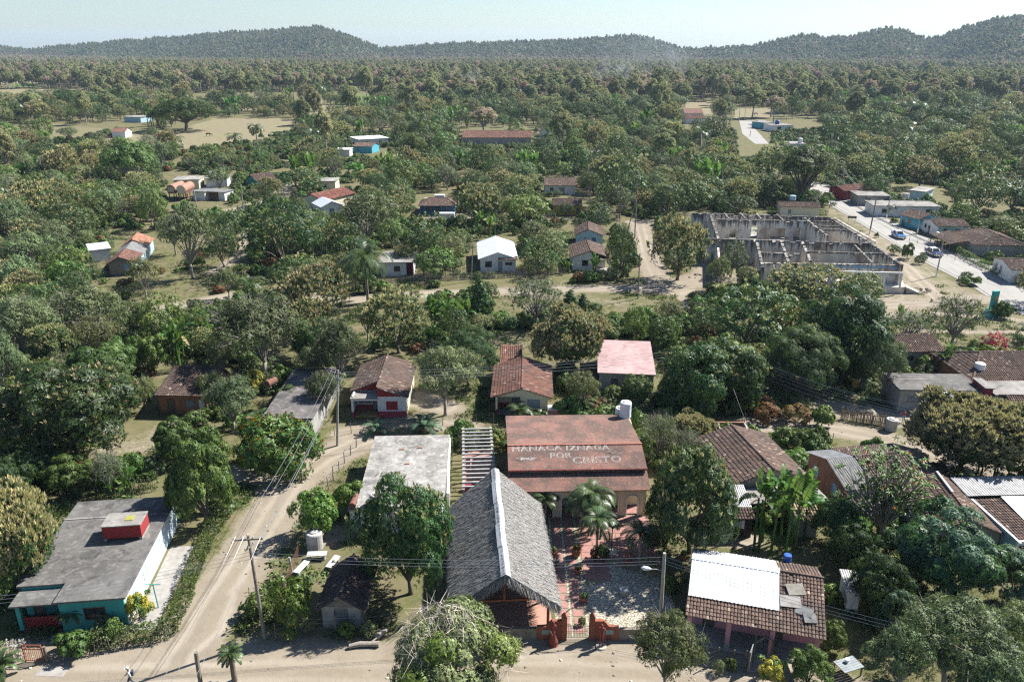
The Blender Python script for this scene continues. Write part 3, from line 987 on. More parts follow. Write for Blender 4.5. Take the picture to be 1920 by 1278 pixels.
FROND = {
 'coconut': [frond_mesh('frond', 4.2, 42, .95, .055, 1.25, .8, 1), frond_mesh('frond', 4.0, 42, .9, .055, 1.7, .6, 2), frond_mesh('frond', 3.6, 40, .85, .055, 1.0, 1.1, 3)],
 'royal': [frond_mesh('frond', 3.3, 26, .8, .11, 1.5, .85, 4, vee=.9), frond_mesh('frond', 3.1, 26, .8, .11, 1.9, .5, 5, vee=.9)],
 'areca': [frond_mesh('frond', 2.1, 34, .55, .036, 1.3, 1.25, 6), frond_mesh('frond', 1.9, 34, .5, .036, 1.0, 1.3, 7)],
 'cycad': [frond_mesh('frond', 1.25, 26, .26, .035, .9, .9, 8, vee=.9), frond_mesh('frond', 1.1, 26, .24, .035, .7, 1.1, 9, vee=.9)],
 'silver': [frond_mesh('frond', 1.5, 24, .35, .045, 1.0, 1.0, 10, 'lf_bluegreen'), frond_mesh('frond', 1.4, 24, .3, .045, .8, 1.2, 11, 'lf_bluegreen')],
 'dry': [frond_mesh('frond', 3.2, 22, .7, .09, 1.5, -.6, 12, 'lf_dry')],
 'sword': [frond_mesh('frond', .8, 12, .06, .06, .5, 1.2, 13)],
}
BLEAF = [banana_leaf('leaf', 2.4, .62, -.6, 1.3, 1), banana_leaf('leaf', 2.5, .58, -.1, 1.35, 2), banana_leaf('leaf', 2.2, .6, .6, 1.15, 3), banana_leaf('leaf', 2.0, .5, 2.2, .6, 4, torn=.7)]
BDRY = banana_leaf('leaf', 1.6, .35, 1.2, -.6, 5, 'lf_dry', .8)

def stem_mesh(name, h, r0, r1, m, bend=0.0, n=7):
 mb = MB()
 k = 6
 mb.tube([(bend * (i / k) ** 2, 0, -.1 + (h + .1) * i / k) for i in range(k + 1)], [r0 * 1.25 if i == 0 else r0 + (r1 - r0) * i / k for i in range(k + 1)], n)
 return mb.mesh(name, M[m], True)

STEM = {'coconut': stem_mesh('trunk', 1.0, .17, .12, 'palebark', .12), 'royal': stem_mesh('trunk', 1.0, .26, .16, 'palebark'), 'areca': stem_mesh('trunk', 1.0, .12, .09, 'palebark', .05),
  'stub': stem_mesh('trunk', 1.0, .2, .17, 'bark'), 'banana': stem_mesh('stem', 1.0, .13, .09, 'lf_banana')}

def add_child(name, me, parent, loc=(0, 0, 0), rot=(0, 0, 0), sc=(1, 1, 1)):
 o = bpy.data.objects.new(name, me)
 link(o, parent)
 o.location, o.rotation_euler, o.scale = loc, rot, sc
 return o

def palm(kind, P, h, sc, n, label, seed, group='palms among the houses', name=None, dry=0):
 r = random.Random(seed)
 root = thing(name or {'coconut': 'coconut_palm', 'royal': 'royal_palm', 'areca': 'areca_palm', 'cycad': 'sago_palm', 'silver': 'young_palm', 'sword': 'dracaena_plant'}[kind], label, 'plant' if kind in ('cycad', 'sword', 'silver') else 'palm tree', P, r.uniform(0, 6.28), group)
 bend = {'coconut': .12, 'areca': .05}.get(kind, 0)
 st = STEM.get(kind, STEM['stub'])
 rs = .55 if kind == 'areca' else 1.0
 add_child('trunk', st, root, (0, 0, 0), (0, 0, 0), ((h * .6 if bend else 1), 1, h) if bend else (1, 1, h))
 topx = bend * (h * .6) if bend else 0
 for i in range(n):
  lay = i / n
  az = i * 2.39996 + r.uniform(-.2, .2)
  tilt = -.55 + 1.25 * lay + r.uniform(-.12, .12)      # first leaves stand up, last ones hang
  q = r.choice(FROND[kind])
  add_child('frond', q, root, (topx, 0, h - .05), (r.uniform(-.15, .15), tilt * .8, az), (sc * r.uniform(.88, 1.08),) * 3)
 for i in range(dry):
  add_child('frond', FROND['dry'][0], root, (topx, 0, h - .1), (0, .25, i * 2.1 + r.uniform(0, 1)), (sc * .8,) * 3)
 return root

def banana_clump(P, nst, h, label, seed, spread=1.2, sc=1.0, group='banana plants in the yards'):
 r = random.Random(seed)
 root = thing('banana_plant', label, 'banana plant', P, 0, group)
 for k in range(nst):
  a = r.uniform(0, 6.28)
  d = spread * math.sqrt(r.uniform(0.02, 1))
  x, y, hh = d * math.cos(a), d * math.sin(a), h * r.uniform(.65, 1.08)
  add_child('stem', STEM['banana'], root, (x, y, 0), (r.uniform(-.06, .06), r.uniform(-.06, .06), 0), (1, 1, hh))
  nl = r.randint(5, 7)
  a0 = r.uniform(0, 6.28)
  for i in range(nl):
   q = BLEAF[0] if i < 2 else r.choice(BLEAF)
   add_child('leaf', q, root, (x, y, hh - .08), (r.uniform(-.3, .3), -.55 + .8 * i / nl + r.uniform(-.15, .15), a0 + i * 2.4 + r.uniform(-.3, .3)), (sc * r.uniform(.8, 1.1),) * 3)
  if r.random() < .7:
   add_child('leaf', BDRY, root, (x, y, hh - .2), (0, .2, r.uniform(0, 6.28)), (sc,) * 3)
 return root

# merged clumps for bananas and palms that are far away
def merged(root_fn):
 root = root_fn()
 bm = bmesh.new()
 mats = []
 for c in root.children:
  tmp = c.data.copy()
  tmp.transform(Matrix.LocRotScale(c.location, c.rotation_euler, c.scale))
  n0 = len(bm.faces)
  bm.from_mesh(tmp)
  bm.faces.ensure_lookup_table()
  mm = c.data.materials[0]
  if mm not in mats:
   mats.append(mm)
  for f in bm.faces[n0:]:
   f.material_index = mats.index(mm)
  bpy.data.meshes.remove(tmp)
 me = bpy.data.meshes.new('foliage')
 bm.to_mesh(me)
 bm.free()
 for mm in mats:
  me.materials.append(mm)
 for c in list(root.children):
  bpy.data.objects.remove(c)
 bpy.data.objects.remove(root)
 return me

PALM_FAR = merged(lambda: palm('coconut', (0, 0, 0), 5.5, 1.0, 16, '', 3))
BAN_FAR = [merged(lambda s=s: banana_clump((0, 0, 0), 6, 2.6, '', s, 2.0)) for s in (1, 2)]
# ------------------------------------------------------------------ building kit
def nearest_land(p, k=4):
 return sorted(LAND, key=lambda q: (q[1] - p[0]) ** 2 + (q[2] - p[1]) ** 2)[:k]

FOOT = []     # footprints (centre x, y, half diagonal) that plants keep clear of

class House:
 def __init__(s, name, label, cat, A, B, ze, D, phrase=None, group=None):
  a, b = G(*A, ze), G(*B, ze)
  d = (b - a)
  s.W = d.xy.length
  s.rz = math.atan2(d.y, d.x)
  s.o = a
  s.ze = ze
  s.root = thing(name, label, cat, (a.x, a.y, 0), s.rz, group)
  s.D = s.loc(D[0], D[1], ze)[1] if isinstance(D, tuple) else D
  c = s.world(s.W / 2, s.D / 2)
  s.c = c
  if phrase:
   LAND.append((phrase, c.x, c.y))
  FOOT.append((c.x, c.y, math.hypot(s.W, s.D) / 2))

 def loc(s, px, py, z):
  p = G(px, py, z) - s.o
  c, sn = math.cos(-s.rz), math.sin(-s.rz)
  return (p.x * c - p.y * sn, p.x * sn + p.y * c)

 def world(s, x, y, z=0.0):
  c, sn = math.cos(s.rz), math.sin(s.rz)
  return Vector((s.o.x + x * c - y * sn, s.o.y + x * sn + y * c, z))

 def wall(s, side, h, m, ops=(), t=.18, gab=None, z0=0.0, name='wall', h2=None):
  W, D = s.W, s.D
  p0, p1 = {'f': ((0, 0), (W, 0)), 'r': ((W, t + .003), (W, D - t - .003)), 'b': ((W, D), (0, D)), 'l': ((0, D - t - .003), (0, t + .003))}.get(side, side)
  p0, p1 = Vector(p0), Vector(p1)
  L = (p1 - p0).length
  d = (p1 - p0) / L
  n = Vector((d.y, -d.x))

  def pt(q, z, out):
   v = p0 + d * q + n * out
   return (v.x, v.y, z)
  ops = [o for o in ops if o[0] + o[2] < L - .02]
  sb = sorted({0.0, L, *[o[0] for o in ops], *[o[0] + o[2] for o in ops]})
  zb = sorted({z0, h, *[o[1] for o in ops], *[o[1] + o[3] for o in ops]})
  mb = MB()
  for i in range(len(sb) - 1):
   # stack the solid cells of a column so that no inner faces coincide
   run = None
   for j in range(len(zb) - 1):
    cs, cz = (sb[i] + sb[i + 1]) / 2, (zb[j] + zb[j + 1]) / 2
    hole = any(o[0] < cs < o[0] + o[2] and o[1] < cz < o[1] + o[3] for o in ops)
    if not hole:
     run = [zb[j], zb[j + 1]] if run is None else [run[0], zb[j + 1]]
    if (hole or j == len(zb) - 2) and run:
     a, b, c, e = run[0], run[1], sb[i], sb[i + 1]
     v = [pt(c, a, 0), pt(e, a, 0), pt(e, a, -t), pt(c, a, -t), pt(c, b, 0), pt(e, b, 0), pt(e, b, -t), pt(c, b, -t)]
     f = [(0, 3, 2, 1), (4, 5, 6, 7), (0, 1, 5, 4), (2, 3, 7, 6)]
     hl = any(o[0] + o[2] == c and not (o[1] >= b or o[1] + o[3] <= a) for o in ops) or i == 0
     hr = any(o[0] == e and not (o[1] >= b or o[1] + o[3] <= a) for o in ops) or i == len(sb) - 2
     if hl:
      f.append((3, 0, 4, 7))
     if hr:
      f.append((1, 2, 6, 5))
     mb.add(v, f)
     run = None
  if gab:
   q, zr = gab
   a_, b_, c_ = pt(0, h, 0), pt(L, h, 0), pt(q, zr, 0)
   a2, b2, c2 = pt(0, h, -t), pt(L, h, -t), pt(q, zr, -t)
   mb.add([a_, b_, c_, a2, b2, c2], ((0, 1, 2), (5, 4, 3), (1, 4, 5, 2), (3, 0, 2, 5)))
  wo_ = mb.build(name, m, s.root)
  for o in ops:
   if len(o) > 4 and o[4]:
    s.opening(pt, o, t)
  return wo_

 def opening(s, pt, o, t):
  q, z, w_, h_, typ = o[:5]
  col = o[5] if len(o) > 5 else 'frame'
  fr = .05

  def slab(mb, q0, z0, q1, z1, o0, o1):
   v = [pt(q0, z0, o0), pt(q1, z0, o0), pt(q1, z0, o1), pt(q0, z0, o1), pt(q0, z1, o0), pt(q1, z1, o0), pt(q1, z1, o1), pt(q0, z1, o1)]
   mb.add(v, ((0, 3, 2, 1), (4, 5, 6, 7), (0, 1, 5, 4), (1, 2, 6, 5), (2, 3, 7, 6), (3, 0, 4, 7)))
  if typ == 'open':
   return
  mb = MB()
  g = .003
  slab(mb, q + g, z + g, q + fr, z + h_ - g, .03, -.08)
  slab(mb, q + w_ - fr, z + g, q + w_ - g, z + h_ - g, .03, -.08)
  slab(mb, q + fr + g, z + h_ - fr, q + w_ - fr - g, z + h_ - g, .03, -.08)
  if typ != 'door':
   slab(mb, q + fr + g, z + g, q + w_ - fr - g, z + fr, .03, -.08)
  fo = mb.build('window' if typ != 'door' else 'door', M[col], s.root)
  mb = MB()
  if typ == 'shut' or typ == 'louv':
   k = max(4, int(h_ / .14))
   for i in range(k):
    a = z + fr + (h_ - 2 * fr) * i / k
    b = z + fr + (h_ - 2 * fr) * (i + .82) / k
    v = [pt(q + fr + g, a, .02), pt(q + w_ - fr - g, a, .02), pt(q + w_ - fr - g, b, -.03), pt(q + fr + g, b, -.03)]
    mb.add(v, ((0, 1, 2, 3),))
   lo_ = mb.build('louvre_slats', M['shutter' if typ == 'louv' else col], fo)
   lo_['kind'] = 'stuff'
   mb = MB()
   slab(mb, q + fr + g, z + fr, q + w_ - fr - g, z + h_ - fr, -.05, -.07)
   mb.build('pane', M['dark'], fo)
  elif typ == 'door':
   slab(mb, q + fr + g, z + .01, q + w_ - fr - g, z + h_ - fr, -.04, -.07)
   mb.build('panel', M[o[6]] if len(o) > 6 else M['shutter'], fo)
  else:
   slab(mb, q + fr + g, z + fr, q + w_ / 2 - .02, z + h_ - fr, -.05, -.07)
   mb.build('pane', M['glass'], fo)
   mb = MB()
   slab(mb, q + w_ / 2 + .02, z + fr, q + w_ - fr - g, z + h_ - fr, -.05, -.07)
   mb.build('pane', M['glass'], fo)

 def walls(s, m, f=(), r=(), b=(), l=(), h=None, gab=None, gx=None):
  """gab = ridge height with the ridge along y at x=gx (front and back gables)"""
  h = h or s.ze
  ms = m if isinstance(m, dict) else {k: m for k in 'frbl'}
  W = s.W
  gx = W / 2 if gx is None else gx
  s.wall('f', h, ms['f'], f, gab=(gx, gab) if gab else None)
  s.wall('r', h, ms['r'], r)
  s.wall('b', h, ms['b'], b, gab=(W - gx, gab) if gab else None)
  s.wall('l', h, ms['l'], l)

 def gable_x_walls(s, m, zr, yr=None, h=None, f=(), r=(), b=(), l=()):
  h = h or s.ze
  ms = m if isinstance(m, dict) else {k: m for k in 'frbl'}
  yr = s.D / 2 if yr is None else yr
  s.wall('f', h, ms['f'], f)
  s.wall('b', h, ms['b'], b)
  s.wall('r', h, ms['r'], r, gab=(yr - .18, zr))
  s.wall('l', h, ms['l'], l, gab=(s.D - yr - .18, zr))

 # ---- roofs
 def planes(s, planes, m, kind='tile', tw=.25, te=.38, name='roof', deck=None, rag=0.0, ridge=None):
  """planes: list of (P0, U, V, W, L, li, ri); li/ri shorten the top edge at each side"""
  dk = MB()
  tl = MB()
  r = random.Random(int(s.o.x * 10 + s.o.y))
  for (P0, U, V, Wd, L, li, ri) in planes:
   P0, U, V = Vector(P0), Vector(U).normalized(), Vector(V).normalized()
   N = U.cross(V).normalized()
   q = [P0, P0 + U * Wd, P0 + U * (Wd - ri) + V * L, P0 + U * li + V * L]
   lo_ = [p - N * .07 for p in q]
   dk.add(q + lo_, ((0, 1, 2, 3), (7, 6, 5, 4), (0, 4, 5, 1), (1, 5, 6, 2), (2, 6, 7, 3), (3, 7, 4, 0)))
   if kind == 'tile':
    rows = max(2, int(round(L / te)))
    for i in range(rows):
     t0, t1 = i / rows, (i + 1) / rows
     x0, x1 = li * t0, Wd - ri * t0
     n = max(1, int((x1 - x0) / tw))
     wv = (x1 - x0) / n
     jit = r.uniform(-.02, .02)
     for k in range(n):
      if r.random() < .006:
       continue
      xa = x0 + k * wv + r.uniform(-.008, .008)
      o = P0 + U * xa + V * (L * t0 - .05 + r.uniform(-.015, .015) + jit)
      lf = .075 + r.uniform(-.012, .016)
      e = V * (L / rows + .05)
      hb = .045
      a0 = [o + N * (lf - .035), o + U * wv * .25 + N * (lf + hb * .8), o + U * wv * .75 + N * (lf + hb * .8), o + U * wv + N * (lf - .035)]
      a1 = [p + e - N * (lf - .02) for p in a0]
      tl.add(a0 + a1, ((0, 1, 5, 4), (1, 2, 6, 5), (2, 3, 7, 6), (0, 3, 2, 1)))
   elif kind in ('corr', 'sheet'):
    pass
  do = dk.build(name, deck or M['frame'], s.root)
  if kind == 'tile':
   if ridge:
    for a, b in ridge:
     a, b = Vector(a), Vector(b)
     n = max(2, int((b - a).length / .42))
     sd = (b - a).cross(Vector((0, 0, 1))).normalized()
     for k in range(n):
      p, q = a.lerp(b, k / n), a.lerp(b, (k + 1.12) / n)
      up = Vector((0, 0, 1))
      v = []
      for pp, rr, lift in ((p, .15, .03), (q, .12, 0)):
       v += [pp - sd * rr + up * (lift - .01), pp - sd * rr * .5 + up * (.11 + lift), pp + sd * rr * .5 + up * (.11 + lift), pp + sd * rr + up * (lift - .01)]
      tl.add(v, ((0, 1, 5, 4), (1, 2, 6, 5), (2, 3, 7, 6), (3, 2, 1, 0), (4, 5, 6, 7)))
   to = tl.build('roof_tiles', m, do)
   to['kind'] = 'stuff'
  return do

 def corr(s, P0, U, V, Wd, L, m, sheet=1.0, pitch=.16, amp=.03, name='roof_sheet', rag=.0, lift=.0, parent=None, ribs=False):
  """corrugated sheets laid side by side, each a part"""
  P0, U, V = Vector(P0), Vector(U).normalized(), Vector(V).normalized()
  N = U.cross(V).normalized()
  n = max(1, int(round(Wd / sheet)))
  r = random.Random(int(Wd * 100))
  for k in range(n):
   w_ = Wd / n
   base = P0 + U * (k * w_) + N * (lift + (k % 2) * .006) + V * r.uniform(-rag, rag)
   c = max(3, int(w_ / pitch))
   mb = MB()
   pts = []
   if ribs:
    prof = []
    for i in range(c):
     prof += [(i / c, 0), ((i + .62) / c, 0), ((i + .70) / c, 1), ((i + .92) / c, 1)]
    prof.append((1, 0))
   else:
    prof = [(i / (2 * c), i % 2) for i in range(2 * c + 1)]
   for (fx, fz) in prof:
    pts.append(base + U * (w_ * fx) + N * (amp * fz))
   v = pts + [p + V * (L + r.uniform(-rag, rag) * .3) for p in pts]
   q = len(pts)
   mb.add(v, [(i, i + 1, q + i + 1, q + i) for i in range(q - 1)])
   mb.build(name, m, parent or s.root)

 def gable_y(s, zr, m, gx=None, over=.4, og=.35, ze=None, x0=0.0, x1=None, y0=0.0, y1=None, kind='tile', **kw):
  x1 = s.W if x1 is None else x1
  y1 = s.D if y1 is None else y1
  gx = (x0 + x1) / 2 if gx is None else gx
  ze = ze or s.ze
  sl_, sr_ = (zr - ze) / (gx - x0), (zr - ze) / (x1 - gx)
  b = .09
  zl, zrr = ze - over * sl_ + b, ze - over * sr_ + b
  Ll, Lr = math.hypot(gx - x0 + over, zr + b - zl), math.hypot(x1 - gx + over, zr + b - zrr)
  Wd = y1 - y0 + 2 * og
  pl = [((x0 - over, y1 + og, zl), (0, -1, 0), (gx - x0 + over, 0, zr + b - zl), Wd, Ll, 0, 0), ((x1 + over, y0 - og, zrr), (0, 1, 0), (-(x1 - gx + over), 0, zr + b - zrr), Wd, Lr, 0, 0)]
  return s.planes(pl, m, kind, ridge=[((gx, y0 - og, zr + b + .03), (gx, y1 + og, zr + b + .03))], **kw)

 def gable_x(s, zr, m, yr=None, over=.4, og=.3, ze=None, x0=0.0, x1=None, y0=0.0, y1=None, hip=(0, 0), kind='tile', **kw):
  x1 = s.W if x1 is None else x1
  y1 = s.D if y1 is None else y1
  yr = (y0 + y1) / 2 if yr is None else yr
  ze = ze or s.ze
  sf, sb_ = (zr - ze) / (yr - y0), (zr - ze) / (y1 - yr)
  b = .09
  zf, zb = ze - over * sf + b, ze - over * sb_ + b
  Lf, Lb = math.hypot(yr - y0 + over, zr + b - zf), math.hypot(y1 - yr + over, zr + b - zb)
  oL, oR = (over if hip[0] else og), (over if hip[1] else og)
  Wd = x1 - x0 + oL + oR
  hl, hr = hip[0] + (oL if hip[0] else 0), hip[1] + (oR if hip[1] else 0)
  pl = [((x0 - oL, y0 - over, zf), (1, 0, 0), (0, yr - y0 + over, zr + b - zf), Wd, Lf, hl, hr), ((x1 + oR, y1 + over, zb), (-1, 0, 0), (0, -(y1 - yr + over), zr + b - zb), Wd, Lb, hr, hl)]
  dy0, dy1 = yr - y0 + over, y1 - yr + over
  if hip[0]:
   pl.append(((x0 - oL, y1 + over, zf), (0, -1, 0), (hl, 0, zr + b - zf), dy0 + dy1, math.hypot(hl, zr + b - zf), dy1, dy0))
  if hip[1]:
   pl.append(((x1 + oR, y0 - over, zf), (0, 1, 0), (-hr, 0, zr + b - zf), dy0 + dy1, math.hypot(hr, zr + b - zf), dy0, dy1))
  rg = [((x0 - oL + hl, yr, zr + b + .03), (x1 + oR - hr, yr, zr + b + .03))]
  for hh, sx, yy, xx in ((hip[0], -1, y0 - over, x0 - oL), (hip[0], -1, y1 + over, x0 - oL), (hip[1], 1, y0 - over, x1 + oR), (hip[1], 1, y1 + over, x1 + oR)):
   if hh:
    rg.append(((xx, yy, zf + .05), (x0 - oL + hl if sx < 0 else x1 + oR - hr, yr, zr + b + .03)))
  return s.planes(pl, m, kind, ridge=rg, **kw)

 def flat(s, m, z=None, t=.16, over=.25, x0=0.0, y0=0.0, x1=None, y1=None, name='roof', rim=0.0, rimm=None):
  x1 = s.W if x1 is None else x1
  y1 = s.D if y1 is None else y1
  z = z or s.ze
  mb = MB().box(x0 - over, y0 - over, z + .004, x1 + over, y1 + over, z + t)
  o = mb.build(name, m, s.root)
  if rim:
   e = over
   mb = MB()
   a, b, c, d = x0 - e, y0 - e, x1 + e, y1 + e
   k = .14
   mb.box(a, b, z + t + .002, c, b + k, z + t + rim).box(a, d - k, z + t + .002, c, d, z + t + rim)
   mb.box(a, b + k + .002, z + t + .002, a + k, d - k - .002, z + t + rim - .004).box(c - k, b + k + .002, z + t + .002, c, d - k - .002, z + t + rim - .004)
   mb.build('parapet', rimm or m, s.root)
  return o

 def column(s, x, y, h, w_=.26, m='white', foot=None, z0=0.0):
  mb = MB().box(x - w_ / 2, y - w_ / 2, z0, x + w_ / 2, y + w_ / 2, h)
  o = mb.build('column', M[m], s.root)
  if foot:
   MB().box(x - w_ / 2 - .02, y - w_ / 2 - .02, z0 - .02, x + w_ / 2 + .02, y + w_ / 2 + .02, z0 + foot).build('column_foot', M['slabplain'], o)
  return o

 def floor(s, x0, y0, x1, y1, z, m):
  return MB().box(x0, y0, -.1, x1, y1, z).build('floor', m, s.root)

# plain dark-skirted paint used on two neighbours
M['creamskirt'] = plaster('cream_over_maroon_skirt', (.66, .60, .43), (.60, .54, .38), .25, base=(.25, .03, .05))
M['whiteskirt'] = plaster('white_over_maroon_skirt', (.66, .65, .64), (.58, .57, .56), .3, base=(.28, .05, .07))

# ------------------------------------------------------------------ turquoise house with the flat roof, lower left
h = House('flat_roofed_house', 'turquoise house with long stained flat roof and lattice porch behind the dry hedge', 'house', (107, 1128), (230, 1119), 2.8, (298, 937), 'the turquoise house')
lx = h.loc(40, 1100, 2.8)[0]
py_ = h.loc(120, 1095, 2.8)[1]
W, D = h.W, h.D
h.wall('f', 2.8, M['turq'], [(W * .36, .95, W * .34, 1.15, 'win', 'frame')])
h.wall('r', 2.8, M['paleblue'], [(D * .12, 0.02, .5, 2.0, 'shut', 'skyblue'), (D * .30, 1.0, .8, 1.0, 'shut', 'skyblue'), (D * .62, 1, .8, 1, 'shut', 'skyblue')])
h.wall(((0, py_), (0, .18)), 2.8, M['turq'])
h.wall(((lx, py_), (-.01, py_)), 2.8, M['turq'], [(.5, .0, .85, 2.1, 'door', 'frame', 'frame'), (1.9, .9, .9, 1.1, 'louv')])
h.wall(((lx, D), (lx, py_ + .18)), 2.8, M['turq'])
h.wall(((W, D), (lx, D)), 2.8, M['turq'])
mb = MB()
mb.prism([(-.2, -.3), (W + .3, -.3), (W + .3, D + .3), (lx - .3, D + .3), (lx - .3, py_ - .12), (-.2, py_ - .12)], 2.804, 2.97)
h_roof = mb.build('roof', M['concdark'], h.root, bevel=.03)
mb = MB().box(lx - .3, D * .80, 2.972, W + .3, D * .805 + .1, 3.03)
mb.build('roof_ridge_strip', M['concrete'], h.root)
p0, p1 = h.loc(15, 1141, 2.45), h.loc(107, 1131, 2.45)
mb = MB().box(p0[0], p0[1], 2.45, -.22, py_ - .14, 2.60)
h_porch = mb.build('porch_roof', M['concdark'], h.root, bevel=.04)
MB().box(p0[0] + .25, p0[1] + .35, 0, p0[0] + .55, p0[1] + .65, 2.446).build('column', M['turq'], h.root)
h.floor(p0[0] + .2, p0[1] + .2, -.002, py_ - .002, .14, mat('porch_tile', (.10, .03, .03), (.07, .025, .025), 3, .6))
mb = MB()                      # lattice screen of the porch
x0_, x1_ = p0[0] + .6, -.05
for i in range(12):
 xa = x0_ + (x1_ - x0_) * i / 11
 for sgn in (-1, 1):
  xb = xa + sgn * .9
  a, b = Vector((xa, p0[1] + .5, .15)), Vector((xb, p0[1] + .5 + .002 * sgn, 1.05))
  if xb < x0_ or xb > x1_:
   k = ((x0_ if xb < x0_ else x1_) - xa) / (xb - xa)
   b = a.lerp(b, k)
  if (b - a).length > .1:
   mb.beam(a, b, .07, .05, up=(0, 1, 0))
mb.box(x0_, p0[1] + .44, 1.06, x1_, p0[1] + .56, 1.16)
mb.build('porch_lattice', M['redpaint'], h.root)
h1 = h
bx0, by0 = h.loc(196, 1013, 3.0)
bx1, by1 = h.loc(268, 1008, 3.0)
box_d = 2.0
bc = h.world((bx0 + bx1) / 2, by0 + .5, 2.98)
t = thing('water_tank_box', 'red box tank with concrete lid on the flat roof of the turquoise house', 'water tank', bc, h.rz)
bw = (bx1 - bx0) / 2
mb = MB()
mb.box(-bw, -box_d / 2 + .4, .22, bw, box_d / 2 + .4, 1.35)
mb.build('tank_body', M['redpaint'], t)
MB().box(-bw - .06, -box_d / 2 + .34, 1.353, bw + .06, box_d / 2 + .46, 1.45).build('lid', M['concrete'], t)
MB().box(.1, .1, 1.453, .75, .8, 1.5).build('hatch', mat('hatch_olive', (.30, .29, .06), (.25, .24, .05)), t)
for sx in (-1, 1):
 MB().box(sx * bw - .25 * (sx > 0), -box_d / 2 + .42, .0, sx * bw + .25 * (sx < 0), box_d / 2 + .38, .218).build('foot', M['slabplain'], t)
# side yard path and the step in front
sheet('paved_path', [h.world(*p).xy for p in ((W + .25, -.6), (W + 2.1, -.4), (W + 2.3, D * .75), (W + .25, D * .75))], .012, M['slabplain'])
sheet('paved_path', pxpoly([(64, 1266), (118, 1268), (131, 1250), (80, 1249)]), .012, M['slabplain'])
sheet('paved_path', [h.world(*p).xy for p in ((p0[0], p0[1] - 1.3), (W * .3, -1.2), (W * .3, -.2), (p0[0], -.2))], .011, M['slabplain'])

# ------------------------------------------------------------------ flat pale roof house in the middle left
h = House('flat_roofed_house', 'house with swirled pale grey flat roof beside the palm-thatch hall', 'house', (674, 950), (827, 947), 2.9, (694, 822), 'the pale flat roof')
W, D = h.W, h.D
h.walls(M['white'], f=[(W * .1, 0, .9, 2.1, 'door', 'frame', 'shutter'), (W * .5, .9, 1.2, 1.1, 'louv')], l=[(D * .4, .9, 1, 1, 'louv')])
h.flat(M['concpale'], over=.3)
MB().box(-1.0, .4, 0, -.2, 1.7, 2.3).build('lean_to', M['white'], h.root)
MB().box(-1.15, .3, 2.303, -.31, 1.8, 2.4).build('lean_to_roof', M['slabplain'], h.root)
for fx, fy in ((.35, .78), (.6, .80), (.46, .55)):
 MB().box(W * fx, D * fy, 3.062, W * fx + .5, D * fy + .12, 3.14).build('roof_block', M['pot'], h.root)
h2 = h

def cement_tank(P, r, hh, label, group=None, m='tank', rz=0.0, name='water_tank'):
 t = thing(name, label, 'water tank', P, rz, group)
 mb = MB().lathe([(r * 1.0, 0), (r * 1.02, hh * .04), (r, hh * .1), (r * .985, hh * .55), (r * 1.01, hh * .9), (r * .97, hh * .94)], 20)
 mb.build('tank_body', M[m], t, smooth=False)
 MB().lathe([(r * .99, hh * .942), (r * .9, hh * .985), (r * .55, hh * 1.0)], 20).build('shoulder', M[m], t)
 MB().lathe([(r * .5, hh * 1.001), (r * .52, hh * 1.05), (r * .3, hh * 1.075)], 16).build('lid', M[m], t)
 return t

def steel_barrel(P, r, L, rz, label, m='rust'):
 t = thing('steel_barrel', label, 'barrel', P, rz)
 mb = MB()
 prof = [(0, .86), (.02, 1), (.3, 1), (.32, 1.04), (.34, 1), (.66, 1), (.68, 1.04), (.70, 1), (.98, 1), (1, .86)]
 mb.tube([(L * (q - .5), 0, r) for q, _ in prof], [r * k for _, k in prof], 14)
 mb.build('drum', M[m], t)
 MB().tube([(L * .2, 0, 2 * r - .02), (L * .2, 0, 2 * r + .1)], .05, 8).build('bung', M['black'], t)
 for sx in (-1, 1):
  MB().box(sx * L * .3 - .08, -r * .8, -.02, sx * L * .3 + .08, r * .8, r * .28).build('cradle', M['wood'], t)
 return t

cement_tank(h.world(*h.loc(706, 945, 3.06), 3.06), .55, 1.1, 'grey cement tank on the edge of the swirled pale flat roof')
steel_barrel(h.world(-.6, 1.1, 2.44), .36, 1.7, h.rz + 1.45, 'rusty barrel on the small lean-to roof beside the big leafy mango')

# ------------------------------------------------------------------ palm-thatch hall
A3, B3 = (850, 1143), (1042, 1134)
h = House('thatched_hall', 'open hall under a big grey palm thatch roof with white ridge sheets', 'hall', A3, B3, 2.5, 14.3, 'the thatched hall')
W, D = h.W, h.D
zr3, over3 = 6.1, .25
gx = W * .5
M['thatch'] = None
t_ = NT('palm_thatch')
g_ = t_.n('NewGeometry').outputs['Random Per Island']
c_ = t_.mix(t_.ramp(g_, 0, 1), (.15, .146, .14), (.39, .38, .36))
c_ = t_.mix(t_.ramp(t_.noise(t_.obj(), .7, 5), .45, .7), c_, (.26, .245, .22))
M['thatch'] = t_.done(t_.pbsdf(c_, .95, 0, .1))
ins = 1.3   # the eave corners draw in towards the gable ends
mb = MB()
th = .28
for sgn in (-1, 1):
 xe = -over3 if sgn < 0 else W + over3
 a, b = Vector((xe, 0, 2.45)), Vector((xe, D, 2.45))
 c, d = Vector((gx, D + .2, zr3)), Vector((gx, -.9, zr3))
 q = [a, b, c, d]
 N = (b - a).cross(d - a).normalized()
 if N.z < 0:
  N = -N
 lo_ = [p - N * th for p in q]
 f = ((0, 1, 2, 3), (7, 6, 5, 4), (0, 4, 5, 1), (1, 5, 6, 2), (2, 6, 7, 3), (3, 7, 4, 0))
 mb.add(q + lo_, f)
roof3 = mb.build('thatch_base', M['thatch'], h.root)
r3 = np.random.default_rng(3)
Q = []
